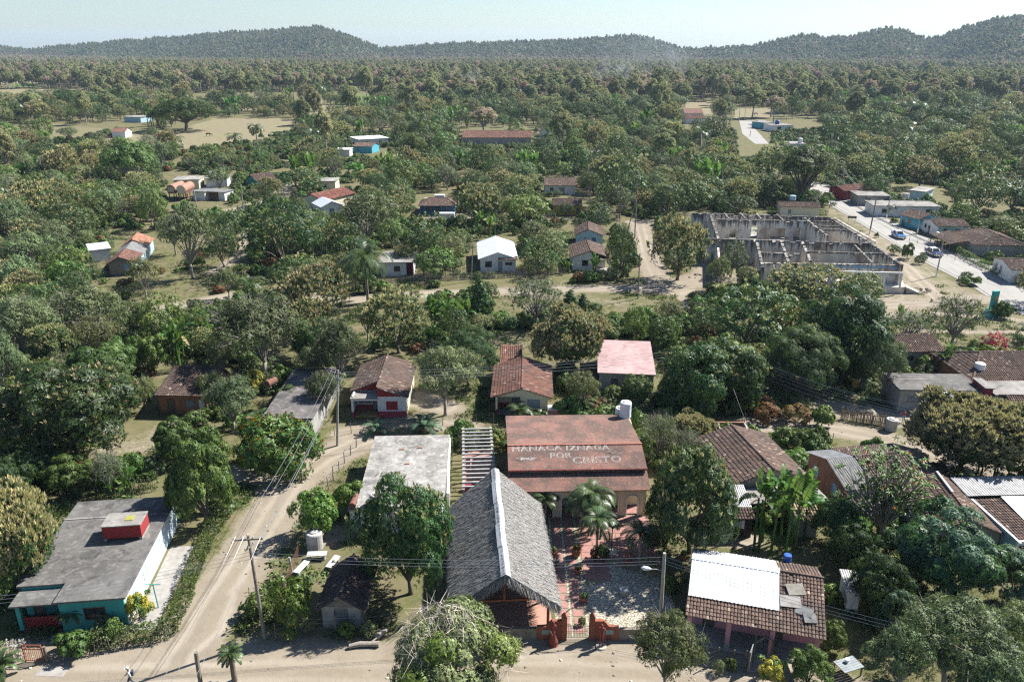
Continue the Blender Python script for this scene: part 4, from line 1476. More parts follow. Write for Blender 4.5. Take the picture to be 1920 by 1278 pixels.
for sgn in (-1, 1):
 n = 24000
 u, v = r3.uniform(0, 1, n), r3.uniform(0, 1, n) ** .9
 # rows of leaves, slightly ordered
 v = np.floor(v * 34) / 34 + r3.uniform(0, .02, n)
 xe = -over3 if sgn < 0 else W + over3
 y0 = 0 + (-.9) * v
 y1 = D + .2 * v
 yy = y0 + (y1 - y0) * u
 P = np.stack([xe + (gx - xe) * v, yy, 2.45 + (zr3 - 2.45) * v], 1)
 slope = np.array([xe - gx, 0, 2.45 - zr3]) / math.hypot(gx - xe, zr3 - 2.45)
 N = np.array([sgn * (zr3 - 2.45), 0, abs(gx - xe)])
 N /= np.linalg.norm(N)
 D_ = slope + .2 * rdir(r3, n) + N * r3.uniform(.02, .13, n)[:, None]
 P = P + N * r3.uniform(.0, .06, n)[:, None] - slope * .2
 Q.append(strip_quads(P, D_, np.cross(D_, N) + .3 * rdir(r3, n), r3.uniform(.25, .6, n), r3.uniform(.02, .055, n), .05))
 # ragged fringes along the eave and the gable edges
 m_ = 1500
 P = np.stack([np.full(m_, xe), r3.uniform(0, D, m_), np.full(m_, 2.42)], 1) + rdir(r3, m_) * .08
 Q.append(strip_quads(P, slope * .7 + np.array([0, 0, -.8]) + .35 * rdir(r3, m_), rdir(r3, m_), r3.uniform(.25, .7, m_), .04))
 k = r3.uniform(0, 1, m_)
 P = np.stack([xe + (gx - xe) * k, -.9 * k, 2.35 + (zr3 - 2.45) * k], 1) + rdir(r3, m_) * .1
 Q.append(strip_quads(P, np.array([0, -.35, -1.0]) + .35 * rdir(r3, m_) + slope * .3, rdir(r3, m_), r3.uniform(.25, .8, m_), .045))
me = np_mesh('thatch_leaves', np.concatenate(Q), [M['thatch']])
o = add_child('thatch_leaves', me, h.root)
o['kind'] = 'stuff'
M['ridgesheet'] = mat('worn_ridge_sheet', (.50, .51, .52), (.36, .365, .37), 1.5, .5, .2, dirt=.35)
seg = [-.95, 2.6, 5.6, 8.8, 12.2, D + .25]
for i in range(5):
 a, b = seg[i], seg[i + 1] + (.12 if i < 4 else 0)
 z = zr3 + .10 + .012 * (i % 2)
 wob = .03 * (-1) ** i
 mb = MB()
 for s_ in (-1, 1):
  mb.quad((gx + wob, a, z), (gx + wob + s_ * .36, a, z - .22), (gx + wob + s_ * .36, b, z - .22), (gx + wob, b, z))
  mb.quad((gx + wob + s_ * .36, a, z - .22), (gx + wob + s_ * .36, a, z - .26), (gx + wob + s_ * .36, b, z - .26), (gx + wob + s_ * .36, b, z - .22))
 mb.build('ridge_sheet', M['ridgesheet'], h.root)
for x in (.5, W - .5):
 for y in (.5, D * .25, D * .5, D * .75, D - .5):
  MB().tube([(x, y, 0), (x, y, 2.75)], .11, 8).build('post', M['terra'], h.root)
for x in (.5, W - .5):
 MB().beam((x, .2, 2.62), (x, D - .2, 2.62), .14, .18).build('beam', M['terra'], h.root)
MB().beam((.3, .5, 2.80), (W - .3, .5, 2.80), .14, .16).build('beam', M['terra'], h.root)
MB().beam((gx, .5, 2.9), (gx, .5, 5.6), .14, .14, up=(0, 1, 0)).build('king_post', M['terra'], h.root)
h.floor(.1, .2, W - .1, D, .06, mat('hall_floor', (.42, .23, .17), (.36, .20, .15), 2, .8))
h3 = h
# ------------------------------------------------------------------ red-tiled restaurant with the painted roof
t_ = NT('flat_red_roof_brick')
o_ = t_.obj()
br = t_.n('TexBrick', Vector=o_, Scale=1.0, **{'Brick Width': .30, 'Row Height': .15, 'Mortar Size': .012, 'Color1': (.27, .14, .11, 1), 'Color2': (.205, .105, .085, 1), 'Mortar': (.10, .055, .045, 1)})
c_ = t_.mix(t_.ramp(t_.noise(o_, 1.1, 6), .4, .65), br.outputs['Color'], (.29, .165, .13))
c_ = t_.mix(t_.math('MULTIPLY', t_.ramp(t_.noise(o_, .55, 8, .75), .41, .55), .8), c_, (.08, .066, .058))
c_ = t_.mix(t_.math('MULTIPLY', t_.ramp(t_.noise(o_, 4.5, 3), .60, .66), .6), c_, (.34, .23, .14))
M['roofbrick'] = t_.done(t_.pbsdf(c_, .9, 0, .15, t_.math('ADD', br.outputs['Fac'], t_.noise(o_, 8, 4)), .35, .03))
h = House('restaurant_building', 'long cream arcaded restaurant with brick-red roof painted with white lettering', 'restaurant', (957, 921), (1214, 917), 3.1, (943, 797), 'the red-roofed restaurant')
W, D = h.W, h.D
ye, yr = h.loc(1080, 879, 4.15)[1], h.loc(1080, 833, 5.1)[1]
zm, zri = 4.15, 5.1
fw = .35       # arcade wall stands back from the eave

def slab_plane(name, P0, U, V, Wd, L, th, m, parent):
 P0, U, V = Vector(P0), Vector(U).normalized(), Vector(V).normalized()
 N = U.cross(V).normalized()
 q = [P0, P0 + U * Wd, P0 + U * Wd + V * L, P0 + V * L]
 lo_ = [p - N * th for p in q]
 return MB().add(q + lo_, ((0, 1, 2, 3), (7, 6, 5, 4), (0, 4, 5, 1), (1, 5, 6, 2), (2, 6, 7, 3), (3, 7, 4, 0))).build(name, m, parent)

# veranda wall with arches
ax = [h.loc(px, 925, 3.1)[0] for px in (1028, 1066, 1104, 1153, 1191)]
ax = [-.0 + 1.4, *[x for x in ax]]
aw, az, ar = 1.02, 1.75, .51
mb = MB()
wy, wt, wh_ = fw, .25, 2.98
xs_ = [0.0]
for x in ax:
 xs_ += [x - aw / 2, x + aw / 2]
xs_.append(W)
for i in range(0, len(xs_) - 1, 2):
 mb.box(xs_[i], wy, 0, xs_[i + 1], wy + wt, wh_)
for x in ax:
 prof = [(x + ar * math.cos(a), az + ar * math.sin(a)) for a in np.linspace(math.pi, 0, 13)]
 for i in range(12):
  (xa, za), (xb, zb) = prof[i], prof[i + 1]
  v = [(xa, wy, za), (xb, wy, zb), (xb, wy, wh_), (xa, wy, wh_)]
  v += [(p[0], wy + wt, p[2]) for p in v]
  mb.add(v, ((0, 1, 2, 3), (7, 6, 5, 4), (0, 4, 5, 1), (3, 2, 6, 7)))
mb.build('arcade_wall', M['cream'], h.root)
for x in ax:
 mb = MB()
 pts = [(x - ar - .05, wy - .02, .05), (x - ar - .05, wy - .02, az)] + [(x + (ar + .05) * math.cos(a), wy - .02, az + (ar + .05) * math.sin(a)) for a in np.linspace(math.pi, 0, 13)][1:-1] + [(x + ar + .05, wy - .02, az), (x + ar + .05, wy - .02, .05)]
 for a, b in zip(pts[:-1], pts[1:]):
  mb.beam(a, b, .06, .10, up=(0, 1, 0)) if abs(a[0] - b[0]) > .001 else mb.beam(a, b, .10, .06, up=(0, 1, 0))
 mb.build('arch_trim', M['whiteclean'], h.root)
h.wall(((0, ye), (W, ye)), 4.0, M['cream'], [(2, 0, 1.2, 2.3, 'door', 'frame', 'frame'), (5, .8, 1.2, 1.3, 'louv'), (9, 0, 1.2, 2.3, 'door', 'frame', 'frame')])
h.wall(((W, ye + .185), (W, D - .2)), 4.0, M['cream'])
h.wall(((W, D), (0, D)), 4.0, M['cream'])
h.wall(((0, D - .2), (0, ye + .185)), 4.0, M['terra'], gab=(D - .2 - yr, 4.95), name='gable_wall')
h.floor(.0, fw + .26, W, ye - .02, .15, M['paver'])
rw = W + .35
slab_plane('veranda_roof', (-.05, 0, 3.05), (1, 0, 0), (0, ye + .02, zm - .26 - 3.05), rw, math.hypot(ye + .02, zm - .26 - 3.05), .12, M['roofbrick'], h.root)
slab_plane('main_roof', (-.15, ye - .22, zm), (1, 0, 0), (0, yr - ye + .22, zri - zm), rw + .1, math.hypot(yr - ye + .22, zri - zm), .14, M['roofbrick'], h.root)
slab_plane('rear_roof', (rw - .05, D + .2, zm), (-1, 0, 0), (0, -(D + .2 - yr), zri - zm), rw + .1, math.hypot(D + .2 - yr, zri - zm), .14, M['roofbrick'], h.root)
mb = MB()
n = 34
for i in range(n):
 xa, xb = -.15 + (rw + .1) * i / n, -.15 + (rw + .1) * (i + 1.03) / n
 mb.tube([(xa, ye - .25, zm + .03 + .008 * (i % 2)), (xb, ye - .25, zm + .03 + .008 * (i % 2))], [.10, .085], 8)
eo = mb.build('eave_tiles', mat('eave_tile_red', (.20, .04, .035), (.15, .035, .03), 3, .6, isl=.3), h.root)
eo['kind'] = 'stuff'
MB().beam((-.15, yr, zri + .03), (rw, yr, zri + .03), .22, .06).build('ridge_cap', mat('ridge_mortar', (.33, .13, .09), (.25, .10, .075), 2, .9), h.root)
# painted words on the front slope, in outline as painted
slope_v = Vector((0, yr - ye + .22, zri - zm)).normalized()
ang_ = math.atan2(zri - zm, yr - ye + .22)
Ls = math.hypot(yr - ye + .22, zri - zm)
M['paint'] = mat('white_roof_paint', (.50, .46, .42), (.24, .16, .13), 3.5, .9, lo=.55, hi=.72)

def roof_words(body, px, py, size, sx=1.0, thin=.025, rot=0.0):
 # where the words begin on the slope
 for _ in range(1):
  best = None
  for k in np.linspace(0, 1, 60):
   p = h.world(0, ye - .22 + k * (yr - ye + .22), zm + k * (zri - zm))
   x, y = h.loc(px, py, p.z)
   e = abs(y - (ye - .22 + k * (yr - ye + .22)))
   if best is None or e < best[0]:
    best = (e, k, x)
 k, x = best[1], best[2]
 cu = bpy.data.curves.new('painted_lettering', 'FONT')
 cu.body = body
 cu.size = size
 cu.fill_mode = 'NONE'
 cu.bevel_depth = thin
 cu.bevel_resolution = 0
 cu.space_character = 1.12
 cu.resolution_u = 3
 o = bpy.data.objects.new('painted_lettering', cu)
 link(o)
 dg = bpy.context.evaluated_depsgraph_get()
 dg.update()
 me = bpy.data.meshes.new_from_object(o.evaluated_get(dg))
 bpy.data.objects.remove(o)
 me.materials.clear()
 me.materials.append(M['paint'])
 o = bpy.data.objects.new('painted_lettering', me)
 link(o, h.root)
 o.location = Vector((x, ye - .22 + k * (yr - ye + .22), zm + k * (zri - zm))) + Vector((0, -math.sin(ang_), math.cos(ang_))) * .012
 o.rotation_euler = (Matrix.Rotation(ang_, 3, 'X') @ Matrix.Rotation(rot, 3, 'Z')).to_euler()
 o.scale = (sx, 1, .5)
 return o

roof_words('MANACA', 959, 847, 1.02, 1.06, .023, .03)
roof_words('IZNAGA', 1061, 844, 1.0, 1.06, .023, .015)
roof_words('POR', 1031, 858.5, 1.02, 1.0, .023)
roof_words('CRISTO', 1074, 869, 1.22, 1.04, .024, .02)
roof_words('JESUS', 976, 862, .42, 1.25, .018)

def roof_fish(px, py, wd, ht, tail=True, thin=.024):
 best = min(((abs(h.loc(px, py, zm + k * (zri - zm))[1] - (ye - .22 + k * (yr - ye + .22))), k) for k in np.linspace(0, 1, 60)))
 k = best[1]
 x = h.loc(px, py, zm + k * (zri - zm))[0]
 mb = MB()
 for sg in (-1, 1):
  pts = []
  for q in np.linspace(0, 1.22 if tail else 1, 16):
   yy = sg * ht / 2 * math.sin(math.pi * q)
   pts.append((x + wd * q, yy))
  pts3 = []
  for (xx, yy) in pts:
   b = Vector((xx, ye - .22 + k * (yr - ye + .22), zm + k * (zri - zm))) + slope_v * yy + Vector((0, -math.sin(ang_), math.cos(ang_))) * .012
   pts3.append(b)
  mb.tube(pts3, thin, 4)
 mb.build('painted_fish', M['paint'], h.root)

roof_fish(966, 860, 1.75, .62)
roof_fish(1138, 847, 1.5, .55, False)
h4 = h
# two white tanks behind
for px, py, lb in ((1166, 799, 'white cement tank at the back corner of the restaurant, the rear one of the pair'), (1172, 802, 'white cement tank at the back corner of the restaurant, the front one of the pair')):
 x, y = h.loc(px, py, 3.0)
 cement_tank(h.world(x, D + .7 if 'rear' in lb else D - .55, 3.0 if 'rear' in lb else 4.25), .62, 1.75, lb, 'pair of white tanks', 'whiteclean')
p_ = h.world(*h.loc(1168, 799, 3.0))
MB().box(-.9, -.2, 0, 1.2, 1.6, 2.996).build('tank_tower', M['cream'], thing('tank_tower', 'cream masonry block carrying a white tank behind the restaurant', 'tower', h.world(h.loc(1166, 799, 3.0)[0], D + .25), h.rz))
# wall lamp between arches
tl_ = thing('wall_lantern', 'black wall lantern on the cream arcade between two arches', 'lamp', h.world(ax[1] + .95, fw - .02, 1.9), h.rz)
MB().box(-.10, -.22, .0, .10, -.02, .42).build('lamp_glass', M['glass'], tl_)
MB().lathe([(.16, 0), (.02, .16)], 6, (0, -.12, .42)).build('lamp_cap', M['black'], tl_)
MB().beam((0, 0, .2), (0, -.12, .45), .03, .03).build('bracket', M['black'], tl_)

# ------------------------------------------------------------------ pergola left of the restaurant
h = House('pergola', 'open pergola of weathered grey beams between pale flat roof and red restaurant', 'pergola', (867, 918), (931, 916), 2.9, (871, 803))
W, D = h.W, h.D
for x in (.12, W - .12):
 MB().beam((x, -.1, 2.86), (x, D + .1, 2.86), .22, .26).build('rail', M['palebark'], h.root)
 for y in np.linspace(.1, D - .1, 5):
  MB().beam((x, y, 0), (x, y, 2.72), .16, .16, up=(0, 1, 0)).build('post', M['palebark'], h.root)
for i in range(16):
 y = D * (i + .35) / 16
 MB().beam((-.05, y, 3.06), (W + .05, y, 3.06), .15, .14).build('beam', M['tank'], h.root)
MB().box(0, 0, -.05, W, D, .05).build('floor', M['paver'], h.root)
hp = h
mb = MB()
mb.box(.2, D * .35, .05, W - .2, D * .35 + .6, .75)
mb.build('serving_counter', M['maroon'], h.root)
t = thing('boundary_wall', 'white rendered wall end beside the pergola', 'wall', h.world(-1.4, 1.0), h.rz)
MB().box(-.12, 0, 0, .12, D * .9, 2.0).build('wall', M['white'], t)
t = thing('boundary_wall', 'ivy-grown narrow wall beside the pale flat roof', 'wall', h.world(-2.1, -3.0), h.rz)
MB().box(-.12, 0, 0, .12, D * .8, 1.7).build('wall', M['greywall'], t)

# ------------------------------------------------------------------ little gable shed
h = House('garden_shed', 'small shed with dark tiled gable and rusty corrugated front in mango shade', 'shed', (602, 1137), (676, 1138), 1.9, 4.9, 'the tin-fronted shed')
W, D = h.W, h.D
M['tin'] = mat('weathered_tin', (.36, .37, .37), (.27, .28, .285), 2, .6, .3, dirt=.6, dcol=(.17, .08, .045), dscale=2.5)
h.wall('f', 1.9, M['plank'], [(W * .32, .05, W * .34, 1.6, 'open')], gab=(W / 2, 2.85))
h.wall('b', 1.9, M['plank'], gab=(W / 2, 2.85))
h.wall('l', 1.9, M['plank'])
h.wall('r', 1.9, M['plank'])
h.corr((.05, -.02, .05), (1, 0, 0), (0, 0, 1), W * .30, 1.9, M['tin'], .9, .12, .02, 'tin_sheet')
h.corr((W * .34, -.02, .05), (1, 0, 0), (0, 0, 1), W * .31, 1.62, mat('door_tin', (.20, .24, .25), (.15, .18, .19), 2, .5, .3, dirt=.3), .6, .12, .02, 'door_sheet')
h.corr((W * .67, -.02, .05), (1, 0, 0), (0, 0, 1), W * .31, 1.9, M['tin'], .9, .12, .02, 'tin_sheet')
h.gable_y(2.85, M['tiledark'], over=.3, og=.3)
h6 = h

# ------------------------------------------------------------------ white sheet roof house, lower right
h = House('tiled_house', 'house with bright white ribbed sheet roof over old tiles and pink porch columns', 'house', (1287, 1153), (1546, 1199), 2.6, 9.0, 'the white sheet roof')
W, D = h.W, h.D
yr = h.loc(1293, 1046, 4.1)[1]
D = h.D = yr + (h.loc(1293, 1018, 3.3)[1] - yr) * 1.05
yp = 2.3
h.wall(((.2, yp), (W - .2, yp)), 2.9, M['pink'], [(1, 0, .9, 2.1, 'door', 'frame', 'frame'), (3, .9, 1.2, 1.1, 'louv'), (6, 0, .9, 2.1, 'door', 'frame', 'frame')])
h.wall(((W - .2, yp + .185), (W - .2, D - .2)), 2.6, M['greywall'], [(2, 1, 1, 1, 'louv')], gab=(yr - yp - .185, 3.95))
h.wall(((W - .2, D), (.2, D)), 2.6, M['greywall'])
h.wall(((.2, D - .2), (.2, yp + .185)), 2.6, M['greywall'], gab=(D - .2 - yr, 3.95))
rf = h.gable_x(4.1, M['tile'], yr=yr, ze=2.6, over=.05, og=.1, te=.33, tw=.24)
for x in (.25, W * .32, W * .64, W - .4):
 h.column(x, .35, 2.55, .34, 'pink', .55)
h.floor(.05, .1, W - .05, yp - .002, .15, M['slabplain'])
sw = h.loc(1461, 1072, 4.1)[0]
sl7 = (4.1 - 2.6) / yr
Lf = math.hypot(yr, 4.1 - 2.6)
N7 = Vector((0, -(4.1 - 2.6), yr)).normalized()
fr_ = .30
b7 = Vector((-.02, yr * fr_, 2.6 + (4.1 - 2.6) * fr_)) + Vector((0, 0, .23))
h.corr(b7, (1, 0, 0), (0, yr, 1.5), sw, Lf * (1 - fr_) + .02, M['metalwhite'], 1.0, .33, .035, 'roof_sheet', ribs=True)
bk = Vector((sw - .06, D * .985, 2.6 + .30))
vb = Vector((0, -(D * .985 - yr), 4.1 - 2.6))
h.corr(bk, (-1, 0, 0), vb, sw - .02, vb.length, M['metalwhite'], 1.0, .33, .035, 'roof_sheet', ribs=True)
mb = MB()
mb.add([(-.06, yr - .3, 4.1 + .19), (sw + .02, yr - .3, 4.1 + .19), (sw + .02, yr, 4.1 + .33), (-.06, yr, 4.1 + .33), (sw + .02, yr + .3, 4.1 + .24), (-.06, yr + .3, 4.1 + .24)], ((0, 1, 2, 3), (3, 2, 4, 5)))
mb.build('ridge_cap', M['metalwhite'], h.root)
for (fx, fy, sx, sy, rz_, mm) in ((.76, .48, 1.5, 1.0, .1, 'slabplain'), (.86, .36, 1.2, .8, -.3, 'fibro'), (.80, .70, 1.3, 1.0, .3, 'plank'), (.90, .26, .9, .8, .2, 'fibro')):
 zc = 2.6 + 1.5 * fy + .25
 p = MB().box(-sx / 2, -sy / 2, 0, sx / 2, sy / 2, .03).build('roof_patch', M[mm], h.root)
 p.location = (W * fx, yr * fy, zc)
 p.rotation_euler = (math.atan2(1.5, yr), 0, rz_)
h7 = h
t = thing('water_drum', 'blue plastic drum behind the white sheet roof', 'drum', h.world(h.loc(1475, 1030, 2.9)[0], D + .35, 2.3), 0)
MB().lathe([(.30, 0), (.33, .05), (.33, .3), (.35, .33), (.33, .36), (.33, .62), (.35, .65), (.33, .68), (.33, .92), (.29, .98)], 18).build('drum', M['bluedrum'], t)
MB().lathe([(.30, .975), (.30, 1.02), (.1, 1.03)], 18).build('lid', M['bluedrum'], t)
t2 = thing('drum_stand', 'masonry stand under the blue plastic drum', 'stand', t.location - Vector((0, 0, 2.3)), h.rz)
MB().box(-.5, -.4, 0, .5, .4, 2.298).build('block', M['greywall'], t2)

# ------------------------------------------------------------------ gabled tile house behind it
h = House('tiled_house', 'long brown tiled gable house with lighter patched tiles behind the tall bananas', 'house', (1380, 905), (1509, 893), 2.8, (1356, 820), 'the brown gable house')
W, D = h.W, h.D
zr8 = 4.0
gx8 = h.loc(1461, 892, zr8)[0]
h.wall('f', 2.8, M['greywall'], [(1.2, 0, .9, 2, 'door', 'frame', 'skyblue')], gab=(gx8, zr8))
h.wall('b', 2.8, M['greywall'], gab=(W - gx8, zr8))
h.wall('l', 2.8, M['brickwall'], [(2, .9, .9, 1.1, 'shut', 'skyblue'), (5.5, .9, .9, 1.1, 'shut', 'skyblue'), (8.5, .9, .9, 1.1, 'shut', 'skyblue')])
h.wall('r', 2.8, M['greywall'])
h.gable_y(zr8, M['tile'], gx=gx8, te=.42)
fl = h.world(0, 0)
x0, y0 = h.loc(1465, 893, 2.5)
x1, y1 = h.loc(1535, 935, 2.5)
MB().box(gx8 + .1, y1, 2.35, max(x1, W + .4), -.4, 2.5).build('porch_slab', M['concpale'], h.root)
MB().box(-.4, y1 + .5, 2.25, gx8 - .1, -.42, 2.36).build('porch_slab', M['concrete'], h.root)
for x in (.0, gx8, W):
 h.column(x, y1 + .8, 2.24, .2, 'greywall')
# rear kitchen with corrugated and tiled pieces
h8 = h
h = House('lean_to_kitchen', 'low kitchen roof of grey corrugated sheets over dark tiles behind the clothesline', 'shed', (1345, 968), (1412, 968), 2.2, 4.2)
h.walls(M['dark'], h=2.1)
h.corr((-.2, 1.2, 2.42), (1, 0, 0), (0, 3, .55), h.W + .4, 3.1, M['metalgrey'], .9, .18, .03)
h.planes([((-.2, -.25, 2.1), (1, 0, 0), (0, 1.4, .3), h.W + .4, 1.5, 0, 0)], M['tiledark'])
h = House('lean_to_kitchen', 'small light clay tile roof right of the tall bananas', 'shed', (1494, 968), (1535, 968), 2.2, 3.0)
h.walls(M['greywall'], h=2.1)
h.planes([((-.2, -.25, 2.1), (1, 0, 0), (0, 3, .8), h.W + .4, 3.3, 0, 0)], tilemat('clay_tile_light', (.34, .24, .17), (.26, .18, .13), (.42, .32, .22)))

# ------------------------------------------------------------------ roofless walls beside it
t = thing('roofless_room', 'roofless block-wall room behind the brown gable house', 'ruin', G(1352, 806, 0), 0)
o_ = t.location
hh = 2.2
for a, b in (((1312, 790), (1395, 791)), ((1396, 792), (1404, 807)), ((1347, 793), (1357, 820)), ((1312, 821), (1356, 822))):
 p, q = G(*a, hh) - o_, G(*b, hh) - o_
 MB().beam((p.x, p.y, hh / 2), (q.x, q.y, hh / 2), .2, hh).build('wall', M['brickwall'] if a[1] < 792 else M['greywall'], t)

# ------------------------------------------------------------------ houses along the right edge
h = House('tiled_house', 'low house with brick side wall and mixed corrugated and tile roof behind plumeria', 'house', (1592, 918), (1763, 903), 2.7, 7.5, 'the corrugated and tile roof')
W, D = h.W, h.D
zr9 = 3.9
h.gable_x_walls({'f': M['greywall'], 'r': M['greywall'], 'b': M['greywall'], 'l': M['brickwall']}, zr9 - .1, l=[(1, .9, 1, 1.1, 'shut', 'skyblue'), (4.5, .9, 1, 1.1, 'shut', 'skyblue')])
h.gable_x(zr9, M['tile'], x0=W * .3, te=.36)
Lf = math.hypot(D / 2, zr9 - 2.7)
h.corr((-.4, -.1, 2.75), (1, 0, 0), (0, D / 2, zr9 - 2.7), W * .3 + .1, Lf + .1, M['fibro'], .95, .2, .04)
h.corr((W * .3, D + .1, 2.75), (-1, 0, 0), (0, -D / 2, zr9 - 2.7), W * .3 + .4, Lf + .1, M['metalgrey'], .95, .2, .04)
h = House('tiled_house', 'narrow gable house with one grooved and one smooth brown slope near right edge', 'house', (1748, 990), (1876, 998), 2.6, (1716, 906), 'the narrow gable house')
gx9 = h.loc(1812, 962, 3.6)[0]
h.walls(M['greywall'], gab=3.55, gx=gx9)
h.gable_y(3.6, M['tile'], gx=gx9, over=.3, te=.42)
MB().beam((gx9, h.D * .55, 3.86), (gx9, h.D + .3, 3.86), .22, .12).build('ridge_pipe', M['tank'], h.root)
h = House('blue_walled_house', 'house with pale blue side wall and white coping at the right edge', 'house', (1908, 1015), (2080, 1010), 3.0, (1832, 905), 'the blue side wall')
W, D = h.W, h.D
h.walls({'f': M['white'], 'r': M['white'], 'b': M['greywall'], 'l': M['skyblue']})
h.planes([((.25, -.2, 2.5), (1, 0, 0), (0, D * .72, .45), W * .35, D * .73, 0, 0)], M['tile'])
h.corr((W * .35, -.2, 2.6), (1, 0, 0), (0, D * .72, .6), W * .65, D * .73, M['metalwhite'], 1.1, .3, .03)
h.corr((-.3, D * .72, 3.25), (1, 0, 0), (0, D * .3, .25), W, D * .31, M['metalgrey'], 1.0, .2, .04)
MB().box(-.03, -.3, 3.003, .16, D * .7, 3.08).build('coping', M['whiteclean'], h.root)

h = House('flat_roofed_house', 'long grey flat-roofed house with dark louvred windows right of the yard', 'house', (1689, 731), (1855, 734), 2.8, (1674, 702), 'the long grey flat roof')
W, D = h.W, h.D
h.walls(M['greywall'], f=[(1, 1.2, 1.5, .8, 'louv'), (W * .38, 1.2, 1.9, .8, 'win'), (W * .66, 1.2, 1.6, .8, 'win')], l=[(1.5, 1, .8, 1, 'louv')])
h.flat(M['concdark'], over=.2)
MB().box(.6, D * .60, 2.963, W * .62, D * .63, 3.0).build('roof_seam', M['concpale'], h.root)
h = House('tiled_house', 'low brown tiled house behind the tall banana plant at right', 'house', (1690, 657), (1765, 656), 2.8, 6.0, 'the low brown tiled house')
h.gable_x_walls(M['greywall'], 3.8, f=[(.6, 1.3, 1.3, .7, 'win'), (3.4, 0, .9, 2.1, 'door', 'frame', 'frame')])
h.gable_x(3.9, M['tile'], te=.42)
h = House('tiled_house', 'wide hipped tile roof at the right edge with a white tank in front', 'house', (1826, 713), (2010, 711), 2.9, 9.5, 'the wide hipped roof')
W, D = h.W, h.D
h.walls(M['brickwall'])
h.gable_x(4.5, M['tile'], yr=D * .55, hip=(3.5, 0), te=.42)
x, y = h.loc(1836, 706, 2.6)
MB().box(x - .9, y - .6, 0, x + 1.0, y + 1.2, 2.95).build('tank_base', M['white'], h.root)
cement_tank(h.world(x, y + .3, 2.953), .62, 1.4, 'white cement tank beside the wide hipped roof at right', None, 'whiteclean')
h = House('flat_roofed_house', 'flat concrete roof with maroon water box at the right edge', 'house', (1868, 741), (2010, 744), 2.8, 4.2, 'the flat roof with the maroon box')
h.walls(M['greywall'])
h.flat(M['concrete'], over=.2)
MB().box(-1.2, .3, 0, -.3, 3.4, 3.5).build('water_box', M['maroon'], h.root)
MB().box(-1.3, .2, 3.503, -.2, 3.5, 3.62).build('water_box_lid', M['concrete'], h.root)
h = House('tiled_house', 'corner of a tiled roof with pale slab below the maroon box', 'house', (1905, 768), (2010, 770), 2.6, 4.0)
h.walls(M['white'])
h.gable_x(3.4, M['tile'])
sheet('paved_path', pxpoly([(1890, 792), (1960, 800), (1990, 772), (1905, 765)]), .012, M['concpale'])

# ------------------------------------------------------------------ two gable houses in the middle, the pink roof, others
h = House('tiled_house', 'white house with maroon skirting, red shutter and brown gable roof facing the path', 'house', (659, 744), (761, 743), 2.7, 10.0, 'the white and maroon house')
W, D = h.W, h.D
gx = W * .48
px_ = W * .47
h.wall(((px_, 0), (W, 0)), 2.7, M['whiteskirt'], [(W * .16, .95, 1.35, 1.15, 'shut', 'redpaint')])
h.wall(((px_, 2.0), (px_, .185)), 2.7, M['whiteskirt'])
h.wall(((0, 2.0), (px_ - .004, 2.0)), 2.7, M['whiteskirt'], [(.5, 1.0, 1.5, .9, 'louv'), (W * .33, .02, .8, 2.0, 'door', 'shutter', 'shutter')])
h.wall('l', 2.7, M['whiteskirt'])
h.wall('r', 2.7, M['cream'], t=.185)
h.wall('b', 2.7, M['whiteskirt'], gab=(W - gx, 3.9))
MB().add([(px_, .0, 2.704), (W, 0, 2.704), (px_, 0, 3.85), (px_, .18, 2.704), (W, .18, 2.704), (px_, .18, 3.85)], ((0, 1, 2), (5, 4, 3), (0, 2, 5, 3), (1, 4, 5, 2))).build('gable_wall', M['redpaint'], h.root)
MB().add([(0, 1.9, 2.704), (px_ - .01, 1.9, 2.704), (px_ - .01, 1.9, 3.8), (0, 2.05, 2.704), (px_ - .01, 2.05, 2.704), (px_ - .01, 2.05, 3.8)], ((0, 1, 2), (5, 4, 3), (1, 4, 5, 2), (0, 2, 5, 3))).build('gable_wall', M['redpaint'], h.root)
sl_, sr_ = 1.2 / gx, 1.2 / (W - gx)
h.planes([((-.4, D + .3, 2.79 - .4 * sl_), (0, -1, 0), (gx + .4, 0, (gx + .4) * sl_), D + .3 - 1.7, math.hypot(gx + .4, (gx + .4) * sl_), 0, 0),
  ((W + .3, -.35, 2.79 - .3 * sr_), (0, 1, 0), (-(W - gx + .3), 0, (W - gx + .3) * sr_), D + .65, math.hypot(W - gx + .3, (W - gx + .3) * sr_), 0, 0)], M['tile'], ridge=[((gx, -.35, 4.02), (gx, D + .3, 4.02))], te=.42)
h.flat(M['concrete'], z=2.45, t=.14, over=0, x0=-.15, y0=-.25, x1=px_ - .01, y1=1.9, name='porch_roof')
MB().box(-.1, -.2, 2.30, px_ - .01, -.02, 2.449).build('porch_beam', M['whiteclean'], h.root)
h.column(.05, .0, 2.44, .24, 'whiteskirt')
h.floor(0, .1, px_, 2.0, .12, mat('ochre_floor_tile', (.40, .27, .10), (.30, .20, .08), 1.5, .6))
h10 = h
h = House('tiled_house', 'cream house with maroon skirting, grey shutter and wide dark red gable roof', 'house', (930, 741), (1027, 742), 2.6, 9.5, 'the cream and maroon house')
W, D = h.W, h.D
gx = W * .5
px_ = W * .47
h.wall(((px_, 0), (W, 0)), 2.6, M['creamskirt'], [(W * .14, .95, 1.5, 1.2, 'louv', 'shutter')], gab=None)
MB().add([(0, -.0, 2.604), (W, 0, 2.604), (gx, 0, 3.55), (0, .18, 2.604), (W, .18, 2.604), (gx, .18, 3.55)], ((0, 1, 2), (5, 4, 3), (1, 4, 5, 2), (3, 0, 2, 5), (0, 3, 4, 1))).build('gable_wall', M['cream'], h.root)
h.wall(((px_, 2.0), (px_, .185)), 2.6, M['creamskirt'])
